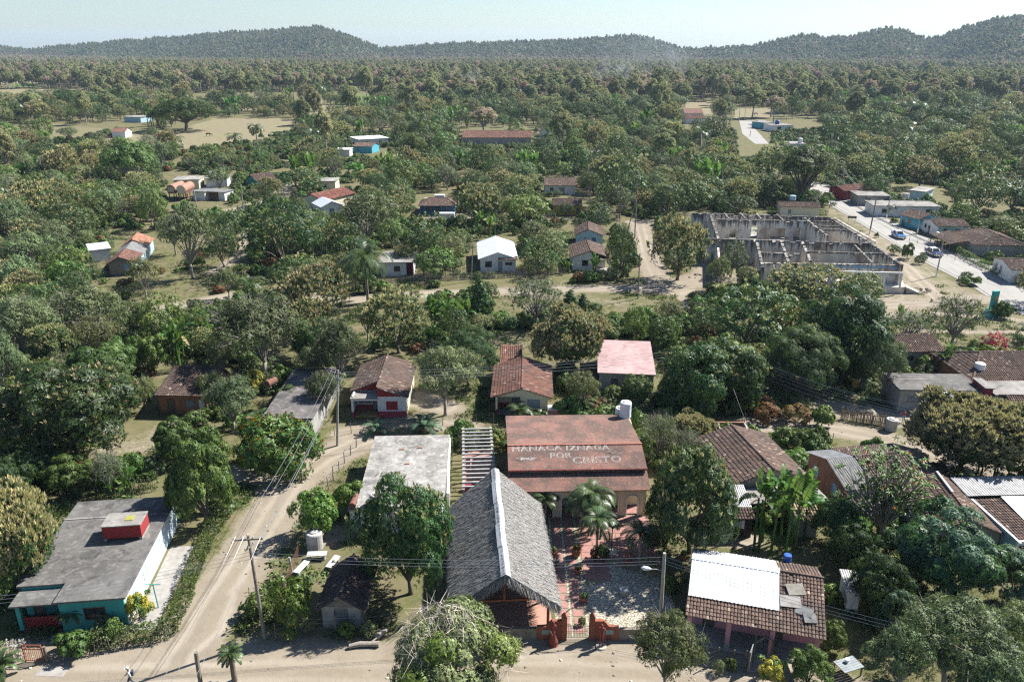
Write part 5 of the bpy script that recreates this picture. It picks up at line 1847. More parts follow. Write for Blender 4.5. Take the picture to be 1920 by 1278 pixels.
h.wall(((0, 2.0), (px_ - .004, 2.0)), 2.6, M['creamskirt'], [(.6, 1.5, .8, .5, 'win'), (W * .30, .02, .9, 2.1, 'door', 'shutter', 'shutter')])
h.wall('l', 2.6, M['creamskirt'])
h.wall('r', 2.6, M['creamskirt'], t=.185)
h.wall('b', 2.6, M['creamskirt'], gab=(W - gx, 3.55))
h.gable_y(3.6, M['tilered'], gx=gx, over=.6, og=.45, te=.40)
h.column(.05, .0, 2.44, .22, 'creamskirt')
MB().box(-.1, -.02, 2.44, px_ - .01, .20, 2.599).build('porch_beam', M['cream'], h.root)
h.floor(0, .1, px_, 2.0, .12, M['slabplain'])
h.planes([((0, D + .1, 2.5), (1, 0, 0), (0, 4.5, 1.2), W * .48, 4.7, 0, 0)], M['tilered'], te=.45, name='rear_roof')
MB().box(.1, D + .25, 0, W * .46, D + 4.3, 2.42).build('rear_room', M['creamskirt'], h.root)
h11 = h
t = thing('water_cistern', 'pinkish cistern box with white lid beside the cream and maroon house', 'water tank', G(1041, 783, 0), 0)
MB().box(-.8, 0, 0, .8, 1.3, 1.0).build('tank_body', M['pink'], t)
MB().box(-.85, -.05, 1.003, .85, 1.35, 1.08).build('lid', M['whiteclean'], t)
MB().lathe([(.14, 0), (.12, .1)], 10, (-.2, .5, 1.082)).build('cap', M['whiteclean'], t)
h = House('flat_roofed_house', 'grey house with bright pink painted flat roof under power lines', 'house', (1124, 699), (1226, 703), 2.8, (1136, 640), 'the pink flat roof')
h.walls(M['greywall'], f=[(1.5, 0, .9, 2.1, 'door', 'frame', 'frame'), (3.5, 1, 1.3, 1, 'louv')])
h.flat(concrete_roof('pink_roof_paint', (.39, .265, .255), (.30, .195, .19), (.45, .34, .32), (.15, .105, .10), .7), over=.25)
h = House('tiled_house', 'shaded brick house with grooved dark tile roof left of the dead tree', 'house', (296, 738), (384, 740), 2.6, 6.8, 'the shaded brick house')
W, D = h.W, h.D
h.gable_x_walls(M['brickwall'], 3.7, yr=D * .8, f=[(1.0, 0, .9, 2.0, 'door', 'frame', 'frame'), (3.2, .9, 1.2, 1.0, 'louv'), (4.8, .0, .8, 2.0, 'door', 'frame', 'whiteclean')])
h.gable_x(3.8, M['tiledark'], yr=D * .8, te=.40)
h = House('flat_roofed_house', 'house with grey flat roof coloured darker for damp and tree shade, carrying a red barrel', 'house', (496, 784), (583, 784), 2.7, (512, 692), 'the flat roof with the red barrel')
W, D = h.W, h.D
h.walls(M['greywall'], f=[(1.2, .9, 1.2, 1, 'louv'), (3.6, 0, .9, 2, 'door', 'frame', 'frame')])
h.flat(concrete_roof('roof_damp_painted_shade', (.12, .108, .104), (.075, .07, .068), (.26, .245, .23), (.04, .037, .037), .9), over=.3)  # dappled tree shade is painted into this colour along with the damp
x, y = h.loc(509, 722, 2.9)
steel_barrel(h.world(x, y, 2.88), .45, 1.5, h.rz + 1.1, 'dark red barrel lying on the damp, shade-darkened flat roof', 'rust')

# ------------------------------------------------------------------ long plank house on the left
h = House('plank_house', 'long plank and plaster house with brown, grey and orange roof sections at left', 'house', (203, 494), (254, 491), 2.5, (338, 444), 'the long plank house')
W, D = h.W, h.D
gx = W * .42
h.wall('f', 2.5, M['plank'], [(W * .55, .9, 1.3, 1.2, 'shut', 'skyblue')], gab=(gx, 3.6))
h.wall('b', 2.5, M['plank'], gab=(W - gx, 3.6))
h.wall('r', 2.5, M['skyblue'], [(D * .42, 0, .9, 2.0, 'door', 'frame', 'blue'), (D * .50, .9, .9, 1, 'louv'), (D * .58, 0, .9, 2.0, 'door', 'yellow', 'yellow'), (D * .75, .9, 1, 1, 'louv')])
h.wall('l', 2.5, M['plank'])
for a, b, mm, kd in ((0, .32, M['tilered'], 'tile'), (.325, .66, M['fibro'], 'slab'), (.665, 1.0, tilemat('clay_tile_orange', (.40, .20, .12), (.33, .165, .10), (.45, .28, .19)), 'tile')):
 if kd == 'tile':
  h.gable_y(3.6 + (.25 if a > .5 else 0), mm, gx=gx, y0=D * a, y1=D * b, og=.0 if a > 0 else .3, over=.3)
 else:
  h.gable_y(3.6, mm, gx=gx, y0=D * a, y1=D * b, og=.0, over=.35, kind='slab', deck=mm)

h = House('metal_roofed_house', 'white house with bright white metal gable roof behind the picket fence', 'house', (901, 485), (967, 484), 2.7, (889, 454), 'the white metal-roofed house')
W, D = h.W, h.D
h.walls(M['white'], f=[(.9, .95, 1.3, 1.2, 'win'), (W * .50, 0, .8, 2.1, 'door', 'shutter', 'shutter'), (W * .70, 1.3, 1.4, .6, 'win')], l=[(2, 1, 1.2, 1, 'louv')], gab=3.9, gx=W * .5)
h.gable_y(3.9, M['metalwhite'], over=.5, og=.1, kind='slab', deck=M['metalwhite'])
h.planes([((W * .5, -.5, 2.55), (1, 0, 0), (0, 1.2, .5), W * .55, 1.2, 0, 0)], M['tile'], name='porch_roof')
h.column(W - .1, -.35, 2.5, .2, 'white')
h = House('flat_roofed_house', 'white flat-roofed house with a crimson porch wall right of the coconut palm', 'house', (713, 493), (775, 492), 2.7, (732, 473), 'the house with the crimson porch')
W, D = h.W, h.D
h.wall(((0, 0), (W * .78, 0)), 2.7, M['white'], [(W * .40, .95, 1.2, 1.1, 'win')])
h.wall(((W * .78, 1.5), (W, 1.5)), 2.7, mat('crimson_paint', (.42, .02, .08), (.36, .02, .07)))
h.wall('l', 2.7, M['white'])
h.wall('r', 2.7, M['white'])
h.wall('b', 2.7, M['white'])
h.flat(M['concrete'], over=.3)
h = House('tiled_house', 'white gable house with brown tile roof and small columned porch by the dirt lane', 'house', (1074, 482), (1113, 482), 2.7, 9.5, 'the columned porch house')
W, D = h.W, h.D
h.walls(M['white'], f=[(W * .45, .9, 1.2, 1.2, 'win')], gab=3.9, gx=W * .85)
h.gable_y(3.9, M['tile'], gx=W * .85, x1=W * 1.65, over=.3, og=.25, te=.45)
h.planes([((W + .02, -1.0, 2.25), (1, 0, 0), (0, 2.2, .75), W * .8, 2.3, 0, 0)], M['tile'], name='porch_roof')
MB().box(W + .03, 1.2, 0, W * 1.6, 7.0, 2.7).build('side_room', M['white'], h.root)
for x in (W * 1.15, W * 1.75):
 h.column(x, -.85, 2.2, .2, 'white')
h.floor(W + .02, -1.1, W * 1.8, 1.18, .2, M['slabplain'])
h = House('tiled_house', 'small tiled house with blue porch partly hidden behind the columned porch house', 'house', (1080, 440), (1130, 441), 2.7, 8.0, 'the small blue porch house')
W, D = h.W, h.D
h.walls(M['skyblue'], f=[(W * .3, .9, 1.1, 1.1, 'louv'), (W * .6, 0, .9, 2.1, 'door', 'frame', 'blue')], gab=3.8, gx=W * .45)
h.gable_y(3.9, M['tile'], gx=W * .45, te=.45)
h = House('blue_house', 'deep blue wooden house with hipped brown tile roof and railed porch', 'house', (787, 385), (852, 385), 2.7, 6.5, 'the deep blue house')
W, D = h.W, h.D
h.wall(((0, 1.6), (W, 1.6)), 2.65, M['blue'], [(W * .18, .9, 1.2, 1.1, 'win'), (W * .46, .02, 1.1, 2.2, 'door', 'frame', 'frame'), (W * .72, .9, 1.2, 1.1, 'win')])
h.wall(((W, 1.785), (W, D - .2)), 2.65, M['blue'])
h.wall(((W, D), (0, D)), 2.65, M['blue'])
h.wall(((0, D - .2), (0, 1.785)), 2.65, M['blue'])
h.gable_x(4.0, M['tile'], hip=(2.2, 2.2), te=.45, over=.35)
for x in (.1, W * .34, W * .62, W - .1):
 h.column(x, .1, 2.6, .16, 'blue')
mb = MB()
for a, b in ((.2, W * .42), (W * .58, W - .2)):
 mb.beam((a, .1, .95), (b, .1, .95), .08, .08)
 for q in np.arange(a, b, .25):
  mb.beam((q, .1, .1), (q, .1, .92), .05, .05, up=(0, 1, 0))
mb.build('porch_rail', M['blue'], h.root)
h.floor(0, 0, W, 1.59, .1, M['slabplain'])
MB().box(.3, D + .5, 0, W * .6, D + 4, 2.9).build('rear_room', M['greywall'], h.root)
t = thing('water_tank', 'square pale blue tank on the rear room of the deep blue house', 'water tank', h.world(W * .5, D + 1.2, 2.9), h.rz)
MB().box(-1.3, 0, 0, 1.3, 1.5, 1.0).build('tank_body', M['skyblue'], t)
MB().box(-1.35, -.05, 1.003, 1.35, 1.55, 1.08).build('lid', M['whiteclean'], t)
t = thing('cistern', 'low white cistern block in front of the deep blue house', 'cistern', G(838, 410, 0), 0)
MB().box(-1.9, 0, 0, 1.9, 1.6, 1.3).build('tank_body', M['white'], t)
MB().box(-1.95, -.05, 1.303, 1.95, 1.65, 1.38).build('lid', M['whiteclean'], t)
# ------------------------------------------------------------------ roofless ruin beside the road
t_ = NT('ruin_plaster')
o_ = t_.obj()
z_ = t_.n('SeparateXYZ', Vector=o_).outputs[2]
c_ = t_.mix(t_.ramp(t_.noise(o_, .5, 6), .4, .62), (.70, .66, .58), (.56, .52, .46))
c_ = t_.mix(t_.math('MULTIPLY', t_.ramp(t_.noise(o_, .28, 7, .65), .50, .60), .8), c_, (.30, .21, .15))
st = t_.noise(t_.scalev(o_, (2.2, 2.2, .10)), 1.0, 6, .65)
hi = t_.ramp(z_, 1.6, 5.2, -.16, .20)
c_ = t_.mix(t_.math('MULTIPLY', t_.ramp(t_.math('ADD', st, hi), .54, .64), .88), c_, (.055, .052, .05))
c_ = t_.mix(t_.math('MULTIPLY', t_.ramp(t_.noise(o_, 1.4, 6, .7), .5, .7), .4), c_, (.30, .27, .24))
M['ruin'] = t_.done(t_.pbsdf(c_, .95, 0, .1, t_.noise(o_, 5, 5), .4, .04))
h = House('ruined_mansion', 'big roofless ruined mansion with black-streaked white walls beside the concrete road', 'ruin', (1325, 447), (1632, 456), 5.0, 16.0, 'the roofless ruin')
hr = h

def rw(a, b, hh, ops=(), t=.5, z0=0.0, m='ruin', name='wall'):
 p, q = h.loc(*a, hh), h.loc(*b, hh)
 L_ = (Vector(q) - Vector(p)).length
 r_ = random.Random(int(a[0] * 3 + a[1]))
 ops = list(ops)
 x_ = r_.uniform(.5, 3)
 while x_ < L_ - 1.5 and hh > 4:
  w_ = r_.uniform(.35, 1.3)
  d_ = r_.uniform(.12, .55)
  ops.append((x_, hh - d_, w_, d_))
  x_ += w_ + r_.uniform(.6, 4)
 return h.wall((p, q), hh, M[m], ops, t=t, z0=z0, name=name)

rw((1296, 399), (1553, 407), 5.0, [(6, 0, 1.4, 3.2), (14, 0, 1.4, 3.2), (22, 1, 1.4, 2)])
rw((1345, 411), (1512, 414), 5.0, [(3.0, .0, 1.5, 3.3), (7.6, .1, 1.8, 3.6), (12.0, .0, 3.4, 3.2), (17.2, .3, 1.5, 3.2)])
rw((1325, 447), (1632, 456), 5.2, [(1.2, 0, 1.4, 3)])
rw((1553, 407), (1630, 454), 5.0)
rw((1632, 456), (1689, 496), 5.0, [(2.2, 1.2, 1.1, 2.4)])
rw((1563, 408), (1640, 452), 3.2, t=.3)
rw((1502, 404), (1549, 441), 5.0)
rw((1416, 450), (1428, 500), 4.9)
rw((1502, 452), (1517, 488), 4.7, [(2.0, 0, 1.2, 2.8)])
rw((1462, 450), (1476, 490), 4.7)
rw((1425, 473), (1500, 476), 4.7, [(2.2, 1.2, 1.2, 1.8), (6, 1.2, 1.2, 1.8)], t=.4)
rw((1425, 493), (1520, 494), 4.4, [(2.5, 0.8, 1.2, 2.2), (7.5, .8, 1.2, 2.2)])
rw((1330, 402), (1345, 447), 5.0)
rw((1343, 448), (1348, 500), 3.6, t=.4)
# street front with doors and a painted blue band
fa, fb = h.loc(1530, 494, 4.6), h.loc(1688, 497, 4.6)
Lf = (Vector(fb) - Vector(fa)).length
ops = [(x, 1.22, 1.3, 2.3) for x in np.arange(1.0, Lf - 1.8, 3.05)]
h.wall((fa, fb), 4.6, M['ruin'], ops, t=.45, name='street_front')
mb = MB()
d_ = (Vector(fb) - Vector(fa)).normalized()
n_ = Vector((d_.y, -d_.x))
for i in range(7):
 a = Vector(fa) + d_ * (Lf * (.02 + i * .14)) + n_ * .012
 b = a + d_ * (Lf * .125)
 za, zb = 3.78 + .08 * (i % 3), 4.38 - .10 * ((i + 1) % 2)
 mb.quad((a.x, a.y, za), (b.x, b.y, za + .05 * (i % 2)), (b.x, b.y, zb), (a.x, a.y, zb + .06 * (i % 2)))
mb.build('blue_band', mat('faded_blue_paint', (.13, .27, .42), (.20, .33, .45), 3, .9, dirt=.5, dcol=(.42, .40, .37), dscale=3), h.root)
for a, b, z in (((1358, 400), (1367, 411), 4.8), ((1388, 400), (1398, 411), 4.8), ((1418, 401), (1428, 412), 4.8), ((1456, 402), (1468, 413), 4.8), ((1526, 415), (1560, 416), 4.8), ((1533, 424), (1575, 425), 4.8), ((1545, 431), (1587, 432), 4.8), ((1512, 472), (1676, 477), 4.7), ((1600, 458), (1636, 494), 4.7)):
 p, q = h.loc(*a, z), h.loc(*b, z)
 MB().beam((*p, z), (*q, z), .28, .35).build('tie_beam', M['ruin'], h.root)
p, q = h.loc(1564, 508, 4.0), h.loc(1693, 511, 4.0)
MB().beam((*p, 3.9), (*q, 3.9), .28, .30).build('porch_beam', M['white'], h.root)
for k in (.02, .26, .5, .75, .99):
 x, y = p[0] + (q[0] - p[0]) * k, p[1] + (q[1] - p[1]) * k
 MB().box(x - .15, y - .15, 1.2, x + .15, y + .15, 3.74).build('column', M['white'], h.root)
pl = [h.loc(1560, 538, 1.2), h.loc(1697, 538, 1.2), h.loc(1690, 522, 1.2), h.loc(1545, 522, 1.2)]
MB().prism(pl, 0, 1.2).build('porch_platform', M['ruin'], h.root)
st0 = h.loc(1699, 540, 1.0)
mb = MB()
for i in range(6):
 mb.box(st0[0] + .1 + i * .42, st0[1] - .2, 0, st0[0] + .52 + i * .42, st0[1] + 2.2, 1.08 - i * .18)
mb.build('steps', M['kerb'], h.root)
fl = [h.loc(1425, 500, 0.0), h.loc(1690, 520, 0.0), h.loc(1570, 430, 0), h.loc(1340, 425, 0)]
MB().prism(fl, -.2, .06).build('floor', M['concpale'], h.root)
rr = random.Random(4)
for base, nm, n, sp in (((1340, 455), 'rubble pile of broken bricks against the ruin wall', 70, 3.0), ((1710, 545), 'scattered rubble stones beside the ruin steps', 50, 3.5), ((1330, 520), 'rubble scattered under the mango by the ruin', 40, 4.0)):
 mb = MB()
 for _ in range(n):
  a, d = rr.uniform(0, 6.28), sp * math.sqrt(rr.random())
  s_ = rr.uniform(.12, .42)
  x, y = d * math.cos(a), d * math.sin(a) * .6
  mb.lathe([(s_, 0), (s_ * .8, s_ * .5), (s_ * .3, s_ * .75)], rr.choice((4, 5, 6)), (x, y, -.03))
 o = mb.build('rubble', M['rubble'])
 o.location = G(*base, 0)
 tag(o, nm, 'rubble', kind='stuff')

# ------------------------------------------------------------------ houses beyond and along the road

def simple(name, label, cat, A, B, ze, D, wallm, roof, rm, zr=None, f=(), r=(), l=(), phrase=None, hip=(0, 0), group=None, over=.35, te=.45, gx=None):
 h = House(name, label, cat, A, B, ze, D, phrase, group)
 ms = M[wallm] if isinstance(wallm, str) else wallm
 if roof == 'gy':
  h.walls(ms, f=f, r=r, l=l, gab=(zr or ze + 1.1) - .08, gx=gx)
  h.gable_y(zr or ze + 1.1, rm, over=over, te=te, gx=gx)
 elif roof == 'gx':
  if any(hip):
   h.walls(ms, f=f, r=r, l=l)
  else:
   h.gable_x_walls(ms, (zr or ze + 1.1) - .08, f=f, r=r, l=l)
  h.gable_x(zr or ze + 1.1, rm, over=over, hip=hip, te=te)
 elif roof == 'metal':
  h.walls(ms, f=f, r=r, l=l, gab=(zr or ze + 1) - .05, gx=gx)
  h.gable_y(zr or ze + 1, rm, over=over, kind='slab', deck=rm, gx=gx)
 else:
  h.walls(ms, f=f, r=r, l=l)
  h.flat(rm, over=over)
 return h

w1 = lambda W, k, ty='win': (W * k, .95, 1.2, 1.1, ty)
simple('tiled_house', 'pale yellow house with low brown roof and blue roof tank behind the ruin', 'house', (1464, 387), (1537, 389), 2.7, 6.0, 'cream', 'gx', M['tile'], 3.3, f=[(2.0, .9, .7, 1.1, 'louv'), (8.6, .9, 1.6, 1.2, 'win')], phrase='the pale yellow house')
cement_tank(G(1486, 375, 3.6), .8, 1.2, 'blue grey tank on the roof of the pale yellow house', None, 'skyblue')
simple('pink_house', 'pink and red house at the far end of the visible road', 'house', (1583, 358), (1632, 353), 2.7, 5.5, {'f': M['redpaint'], 'r': M['pink'], 'b': M['pink'], 'l': M['redpaint']}, 'gx', M['tilered'], 3.6, f=[(1.2, 0, .9, 2, 'door', 'frame', 'frame'), (5, .9, 1.2, 1, 'win')], phrase='the pink and red house')
simple('flat_roofed_house', 'grey house with slabbed flat roof and dark openings along the road', 'house', (1610, 367), (1668, 368), 2.7, 7.0, 'greywall', 'flat', M['concrete'], f=[(2, .9, 1.4, 1.1, 'win'), (6, .9, 1.4, 1.1, 'win')], phrase='the grey flat house by the road')
simple('flat_roofed_house', 'long pale house with stained flat roof and roof tank behind the cyan house', 'house', (1640, 386), (1762, 388), 2.7, 7.0, 'white', 'flat', M['concrete'], f=[(2, .9, 1.2, 1.1, 'win'), (13, .9, 1.4, 1.1, 'win'), (18, .9, 1.4, 1.1, 'win')])
cement_tank(G(1697, 372, 2.9), .8, 1.4, 'white tank on the long stained flat roof by the road')
simple('tiled_house', 'bright cyan house with brown tile roof and open porch by the road', 'house', (1689, 402), (1724, 411), 2.6, 6.0, 'cyan', 'gx', M['tile'], 3.6, f=[(.8, .0, .9, 2.0, 'door', 'frame', 'frame'), (2.6, .9, 1.1, 1.1, 'win')], phrase='the bright cyan house')
simple('tiled_house', 'mint and white house with brown tile roof facing the road', 'house', (1732, 412), (1759, 424), 2.6, 7.0, {'f': M['white'], 'r': M['mint'], 'b': M['mint'], 'l': M['white']}, 'gy', M['tile'], 3.5, f=[(1.0, .9, .9, 1.1, 'win'), (2.8, 0, .9, 2, 'door', 'frame', 'frame')], r=[(1.2, .9, 1, 1.1, 'win'), (4, .9, 1, 1.1, 'louv')], phrase='the mint and white house')
h = House('tiled_house', 'wide brown-tiled house with low porch roof behind the roadside fence', 'house', (1786, 436), (1830, 458), 2.6, 10.0, 'the wide porch house')
h.walls(M['greywall'], f=[(2, .9, 1.2, 1.1, 'win')])
h.gable_x(4.2, M['tile'], hip=(2.0, 2.5), te=.45)
h.planes([((-1.5, -4.2, 1.95), (1, 0, 0), (0, 4.2, .75), h.W * .9, 4.25, 0, 0)], M['tile'], name='porch_roof', te=.45)
for x in (-1.2, 2.0, 5.0, h.W * .9 - 1.8):
 h.column(x, -3.9, 1.95, .14, 'wood')
simple('tiled_house', 'white house with red trim and brown roof behind the roadside hedge at right', 'house', (1864, 484), (1898, 505), 2.6, 9.0, 'white', 'gy', M['tile'], 3.5, f=[(1.2, .7, .9, 1.4, 'shut', 'shutter'), (3.4, .7, .9, 1.4, 'shut', 'shutter')], r=[(1.2, .9, 1.5, 1.0, 'win', 'redpaint'), (4, .0, 1, 2.1, 'door', 'redpaint', 'redpaint')], phrase='the white house with red trim')
simple('long_house', 'long low building with wide red-brown tile roof among trees', 'house', (868, 258), (996, 258), 3.2, 14.0, 'greywall', 'gx', M['tilered'], 5.4, f=[(6, .9, 1.5, 1.2, 'louv'), (16, .9, 1.5, 1.2, 'louv'), (26, .9, 1.5, 1.2, 'louv')], phrase='the long red tile roof', te=.7)
simple('flat_roofed_house', 'white flat-roofed house with turquoise end among trees in the distance', 'house', (673, 262), (728, 259), 3.0, 12.0, {'f': M['white'], 'r': M['cyan'], 'b': M['white'], 'l': M['white']}, 'flat', M['whiteclean'], f=[(3, .9, 1.5, 1.2, 'win'), (9, .9, 1.5, 1.2, 'win')], phrase='the distant white flat roof')
simple('tiled_house', 'small brown-tiled house with turquoise porch below the distant white flat roof', 'house', (662, 274), (697, 275), 2.7, 8.0, 'cyan', 'gx', M['tile'], 3.8, f=[(1.5, .9, 1.2, 1.1, 'win')], te=.6)
simple('flat_roofed_house', 'tiny white flat roof left of the distant brown-tiled house', 'house', (630, 281), (655, 281), 2.7, 6.0, 'white', 'flat', M['whiteclean'])
simple('open_shed', 'long open shed with pale grey roof behind the two rusty tanks', 'shed', (325, 338), (372, 337), 2.8, 7.0, 'cream', 'flat', M['concpale'], f=[(.4, 0, 4, 2.4, 'open'), (5.0, 0, 3.2, 2.4, 'open')], phrase='the open shed')
simple('flat_roofed_house', 'small white flat roof under a white tank right of the open shed', 'house', (385, 335), (425, 334), 2.7, 6.0, 'white', 'flat', M['concpale'])
cement_tank(G(398, 331, 2.9), .9, 1.6, 'white cement tank on the flat roof near the two rusty tanks', None, 'whiteclean')
hh_ = House('hut', 'white hut with broken grey sheet roof and orange wall beside the rusty tanks', 'hut', (361, 359), (383, 360), 2.5, 6.0, 'the white hut')
hh_.walls({'f': M['white'], 'r': M['cream'], 'b': M['white'], 'l': M['white']})
hh_.flat(M['fibro'], over=.3)
MB().box(hh_.W + .01, 2.5, 0, hh_.W + 3.6, 5.8, 2.3).build('side_room', M['brickwall'], hh_.root)
MB().box(hh_.W + 3.61, 1.2, 0, hh_.W + 5.6, 5.8, 2.4).build('end_room', M['white'], hh_.root)
MB().box(hh_.W + .3, 1.0, 2.42, hh_.W + 5.9, 6.1, 2.52).build('side_roof', M['fibro'], hh_.root)
simple('tiled_house', 'white house with teal porch and neat brown tile roof beyond the hut', 'house', (463, 336), (480, 339), 2.7, (499, 331), {'f': M['teal'], 'r': M['whiteclean'], 'b': M['white'], 'l': M['white']}, 'gy', M['tile'], 4.2, r=[(3, .6, .6, 1.8, 'shut', 'shutter'), (7, .6, .6, 1.8, 'shut', 'shutter'), (11, .6, .6, 1.8, 'shut', 'shutter')], phrase='the teal porch house')
simple('metal_roofed_house', 'white house with pale metal gable roof in front of the red tile roof', 'house', (603, 388), (642, 384), 2.7, 7.0, 'white', 'metal', M['metalwhite'], 3.9, f=[(2, .9, 1.2, 1.1, 'louv')], phrase='the pale metal gable')
simple('tiled_house', 'house with long red tile roof behind the pale metal gable', 'house', (606, 376), (664, 362), 2.8, 8.0, 'cream', 'gx', tilemat('clay_tile_bright', (.30, .12, .085), (.24, .10, .075), (.38, .24, .17)), 4.0)
simple('flat_roofed_house', 'small cream block house with flat roof behind the bushes left of the red tile roof', 'house', (596, 340), (628, 340), 2.9, 6.0, 'cream', 'flat', M['concpale'], f=[(1.5, .9, 1, 1, 'win')])
simple('ochre_house', 'ochre yellow house with dark roof half hidden by a round bush', 'house', (1039, 385), (1090, 385), 2.6, 7.0, 'yellow', 'gx', M['tiledark'], 3.6, f=[(1.5, .9, 1.1, 1.1, 'win'), (5.8, 0, .9, 2, 'door', 'frame', 'frame')], phrase='the ochre yellow house')
simple('long_house', 'long white house with three dark openings and brown tile roof in the trees', 'house', (1022, 347), (1079, 347), 2.8, 8.0, 'white', 'gx', M['tile'], 4.3, f=[(1.5, .9, 1, 1.1, 'win'), (4.2, 0, 1.6, 2.1, 'door', 'shutter', 'shutter'), (8.6, .9, 1.6, 1.1, 'win')], phrase='the long white house', te=.6)
simple('tiled_house', 'small white house with rusty roof far left beyond the paddock', 'house', (209, 247), (234, 247), 2.8, 7.0, 'whiteclean', 'gx', M['tilered'], 4.2, te=.8, phrase='the small paddock house')
simple('flat_roofed_house', 'pale blue flat house with tank almost lost in the far left trees', 'house', (232, 219), (263, 220), 3.0, 9.0, 'skyblue', 'flat', M['concpale'])
simple('tiled_house', 'pinkish long roof in the far distance left of the road bend', 'house', (1284, 212), (1318, 212), 3.0, 12.0, 'whiteclean', 'gx', tilemat('far_pink_tile', (.40, .22, .17), (.34, .19, .15), (.42, .26, .2)), 5.0, te=1.2)
simple('flat_roofed_house', 'white and orange far house just below the pinkish long roof', 'house', (1286, 222), (1322, 222), 3.0, 10.0, 'whiteclean', 'gx', M['tilered'], 4.4, te=1.2)
simple('flat_roofed_house', 'white house with dark window and blue roof tank beside the road bend', 'house', (1450, 236), (1488, 235), 3.0, 9.0, 'whiteclean', 'flat', M['concrete'], f=[(2.5, .9, 2.2, 1.5, 'win'), (9, 1.2, 2.2, 1, 'win')], phrase='the white house at the road bend')
simple('flat_roofed_house', 'cyan end block attached behind the white house at the road bend', 'house', (1437, 231), (1452, 230), 3.2, 10.0, 'cyan', 'flat', M['concrete'])
simple('flat_roofed_house', 'white and red house left of the white house at the road bend', 'house', (1425, 228), (1438, 228), 3.0, 8.0, {'f': M['maroon'], 'r': M['white'], 'b': M['white'], 'l': M['white']}, 'flat', M['concrete'])
simple('flat_roofed_house', 'small white house with roof tanks between road bend and dark trees', 'house', (1484, 270), (1510, 270), 3.0, 8.0, 'white', 'flat', M['concpale'])
cement_tank(G(1500, 268, 3.2), .9, 1.9, 'white tank on the small house between the road bend and dark trees', None, 'whiteclean')
t = cement_tank(G(1457, 233, 3.2), 1.1, 2.0, 'blue tank on the roof of the white house at the road bend', None, 'bluedrum')
simple('flat_roofed_house', 'pale blue cluttered house behind trees right of the pink and red house', 'house', (1707, 357), (1734, 360), 2.8, 8.0, 'paleblue', 'flat', M['concpale'], phrase='the pale blue roadside house')
simple('tiled_house', 'dark roof with grey slab at the far left edge', 'house', (-15, 373), (33, 374), 2.7, 9.0, 'greywall', 'gy', M['tiledark'], 3.8)
simple('flat_roofed_house', 'tumbledown shack with dark roof left of the yellow house by the ruin', 'house', (1283, 352), (1310, 352), 2.6, 6.0, 'skyblue', 'gx', M['tiledark'], 3.2)
simple('flat_roofed_house', 'white patched roof among bushes left of the long plank house', 'house', (170, 470), (205, 466), 2.5, 6.0, 'white', 'flat', M['metalwhite'])
simple('flat_roofed_house', 'tiny white roof in the trees above the big mango right of centre', 'house', (1110, 286), (1132, 286), 2.8, 6, 'white', 'flat', M['metalwhite'])
simple('flat_roofed_house', 'small white gable hut right of the long red tile roof', 'hut', (1012, 246), (1034, 246), 2.8, 6, 'white', 'gy', M['tile'], 4.0, te=.9)
h = House('factory_building', 'long white factory buildings far off at the foot of the hills', 'factory', (176, 103), (232, 105), 8, 45)
h.walls(M['whiteclean'])
h.flat(M['whiteclean'], over=.5)
MB().box(h.W * .2, 8, 8, h.W * .55, 30, 14).build('upper_block', M['whiteclean'], h.root)
MB().box(h.W * .18, 7, 14.01, h.W * .57, 31, 14.5).build('upper_roof', M['metalgrey'], h.root)

# two rusty tanks on stands
for i, (a, b, lb) in enumerate((((320, 372), (343, 362), 'rusty cylindrical tank with a dark open end on a steel stand'), ((339, 373), (361, 362), 'rusty cylindrical tank with a pale round end on a steel stand'))):
 p, q = G(a[0], a[1] - 17, 3.2), G(b[0], b[1] - 16, 3.2)
 t = thing('fuel_tank', lb, 'tank', (p.x, p.y, 0), math.atan2(q.y - p.y, q.x - p.x), 'rusty tanks on stands')
 L = 7.5
 MB().tube([(k * L, 0, 3.2) for k in (0, .02, .33, .66, .98, 1)], [1.25, 1.32, 1.32, 1.32, 1.32, 1.25], 18).build('drum', mat('tank_rust_%d' % i, (.36, .20, .15), (.25, .12, .085), 1.2, .8, dirt=.3), t, smooth=False)
 if i:
  MB().tube([(-.03, 0, 3.2), (-.002, 0, 3.2)], 1.22, 18).build('end_plate', M['cream'], t)
 else:
  mb = MB()
  for k in range(3):
   mb.box(-.06, -.9 + k * .62, 2.5, -.003, -.45 + k * .62, 3.9)
  mb.build('end_plate', M['cream'], t)
 for x in (.8, L / 2, L - .8):
  for y in (-1, 1):
   MB().beam((x, y, 0), (x, y, 2.4), .2, .2, up=(1, 0, 0)).build('leg', M['rust'], t)
 for y in (-1, 1):
  MB().beam((.2, y, 2.1), (L - .2, y, 2.1), .2, .25).build('girder', M['rust'], t)

# turquoise monument on the open ground at right
P = G(1858, 592, 0)
t = thing('monument', 'turquoise stepped monument slab on the open ground beside the road', 'monument', P, .3)
MB().box(-1.2, -.8, 0, 1.2, .8, .7).build('base', M['teal'], t)
MB().box(-.9, -.5, .703, .9, .6, 1.3).build('step', M['teal'], t)
MB().prism([(-.55, -.25), (.55, -.25), (.55, .25), (-.55, .25)], 1.303, 4.3).build('slab', M['teal'], t)
MB().box(-.25, -.30, 2.6, .25, -.255, 3.4).build('emblem', M['yellow'], t)
LAND.append(('the turquoise monument', P.x, P.y))

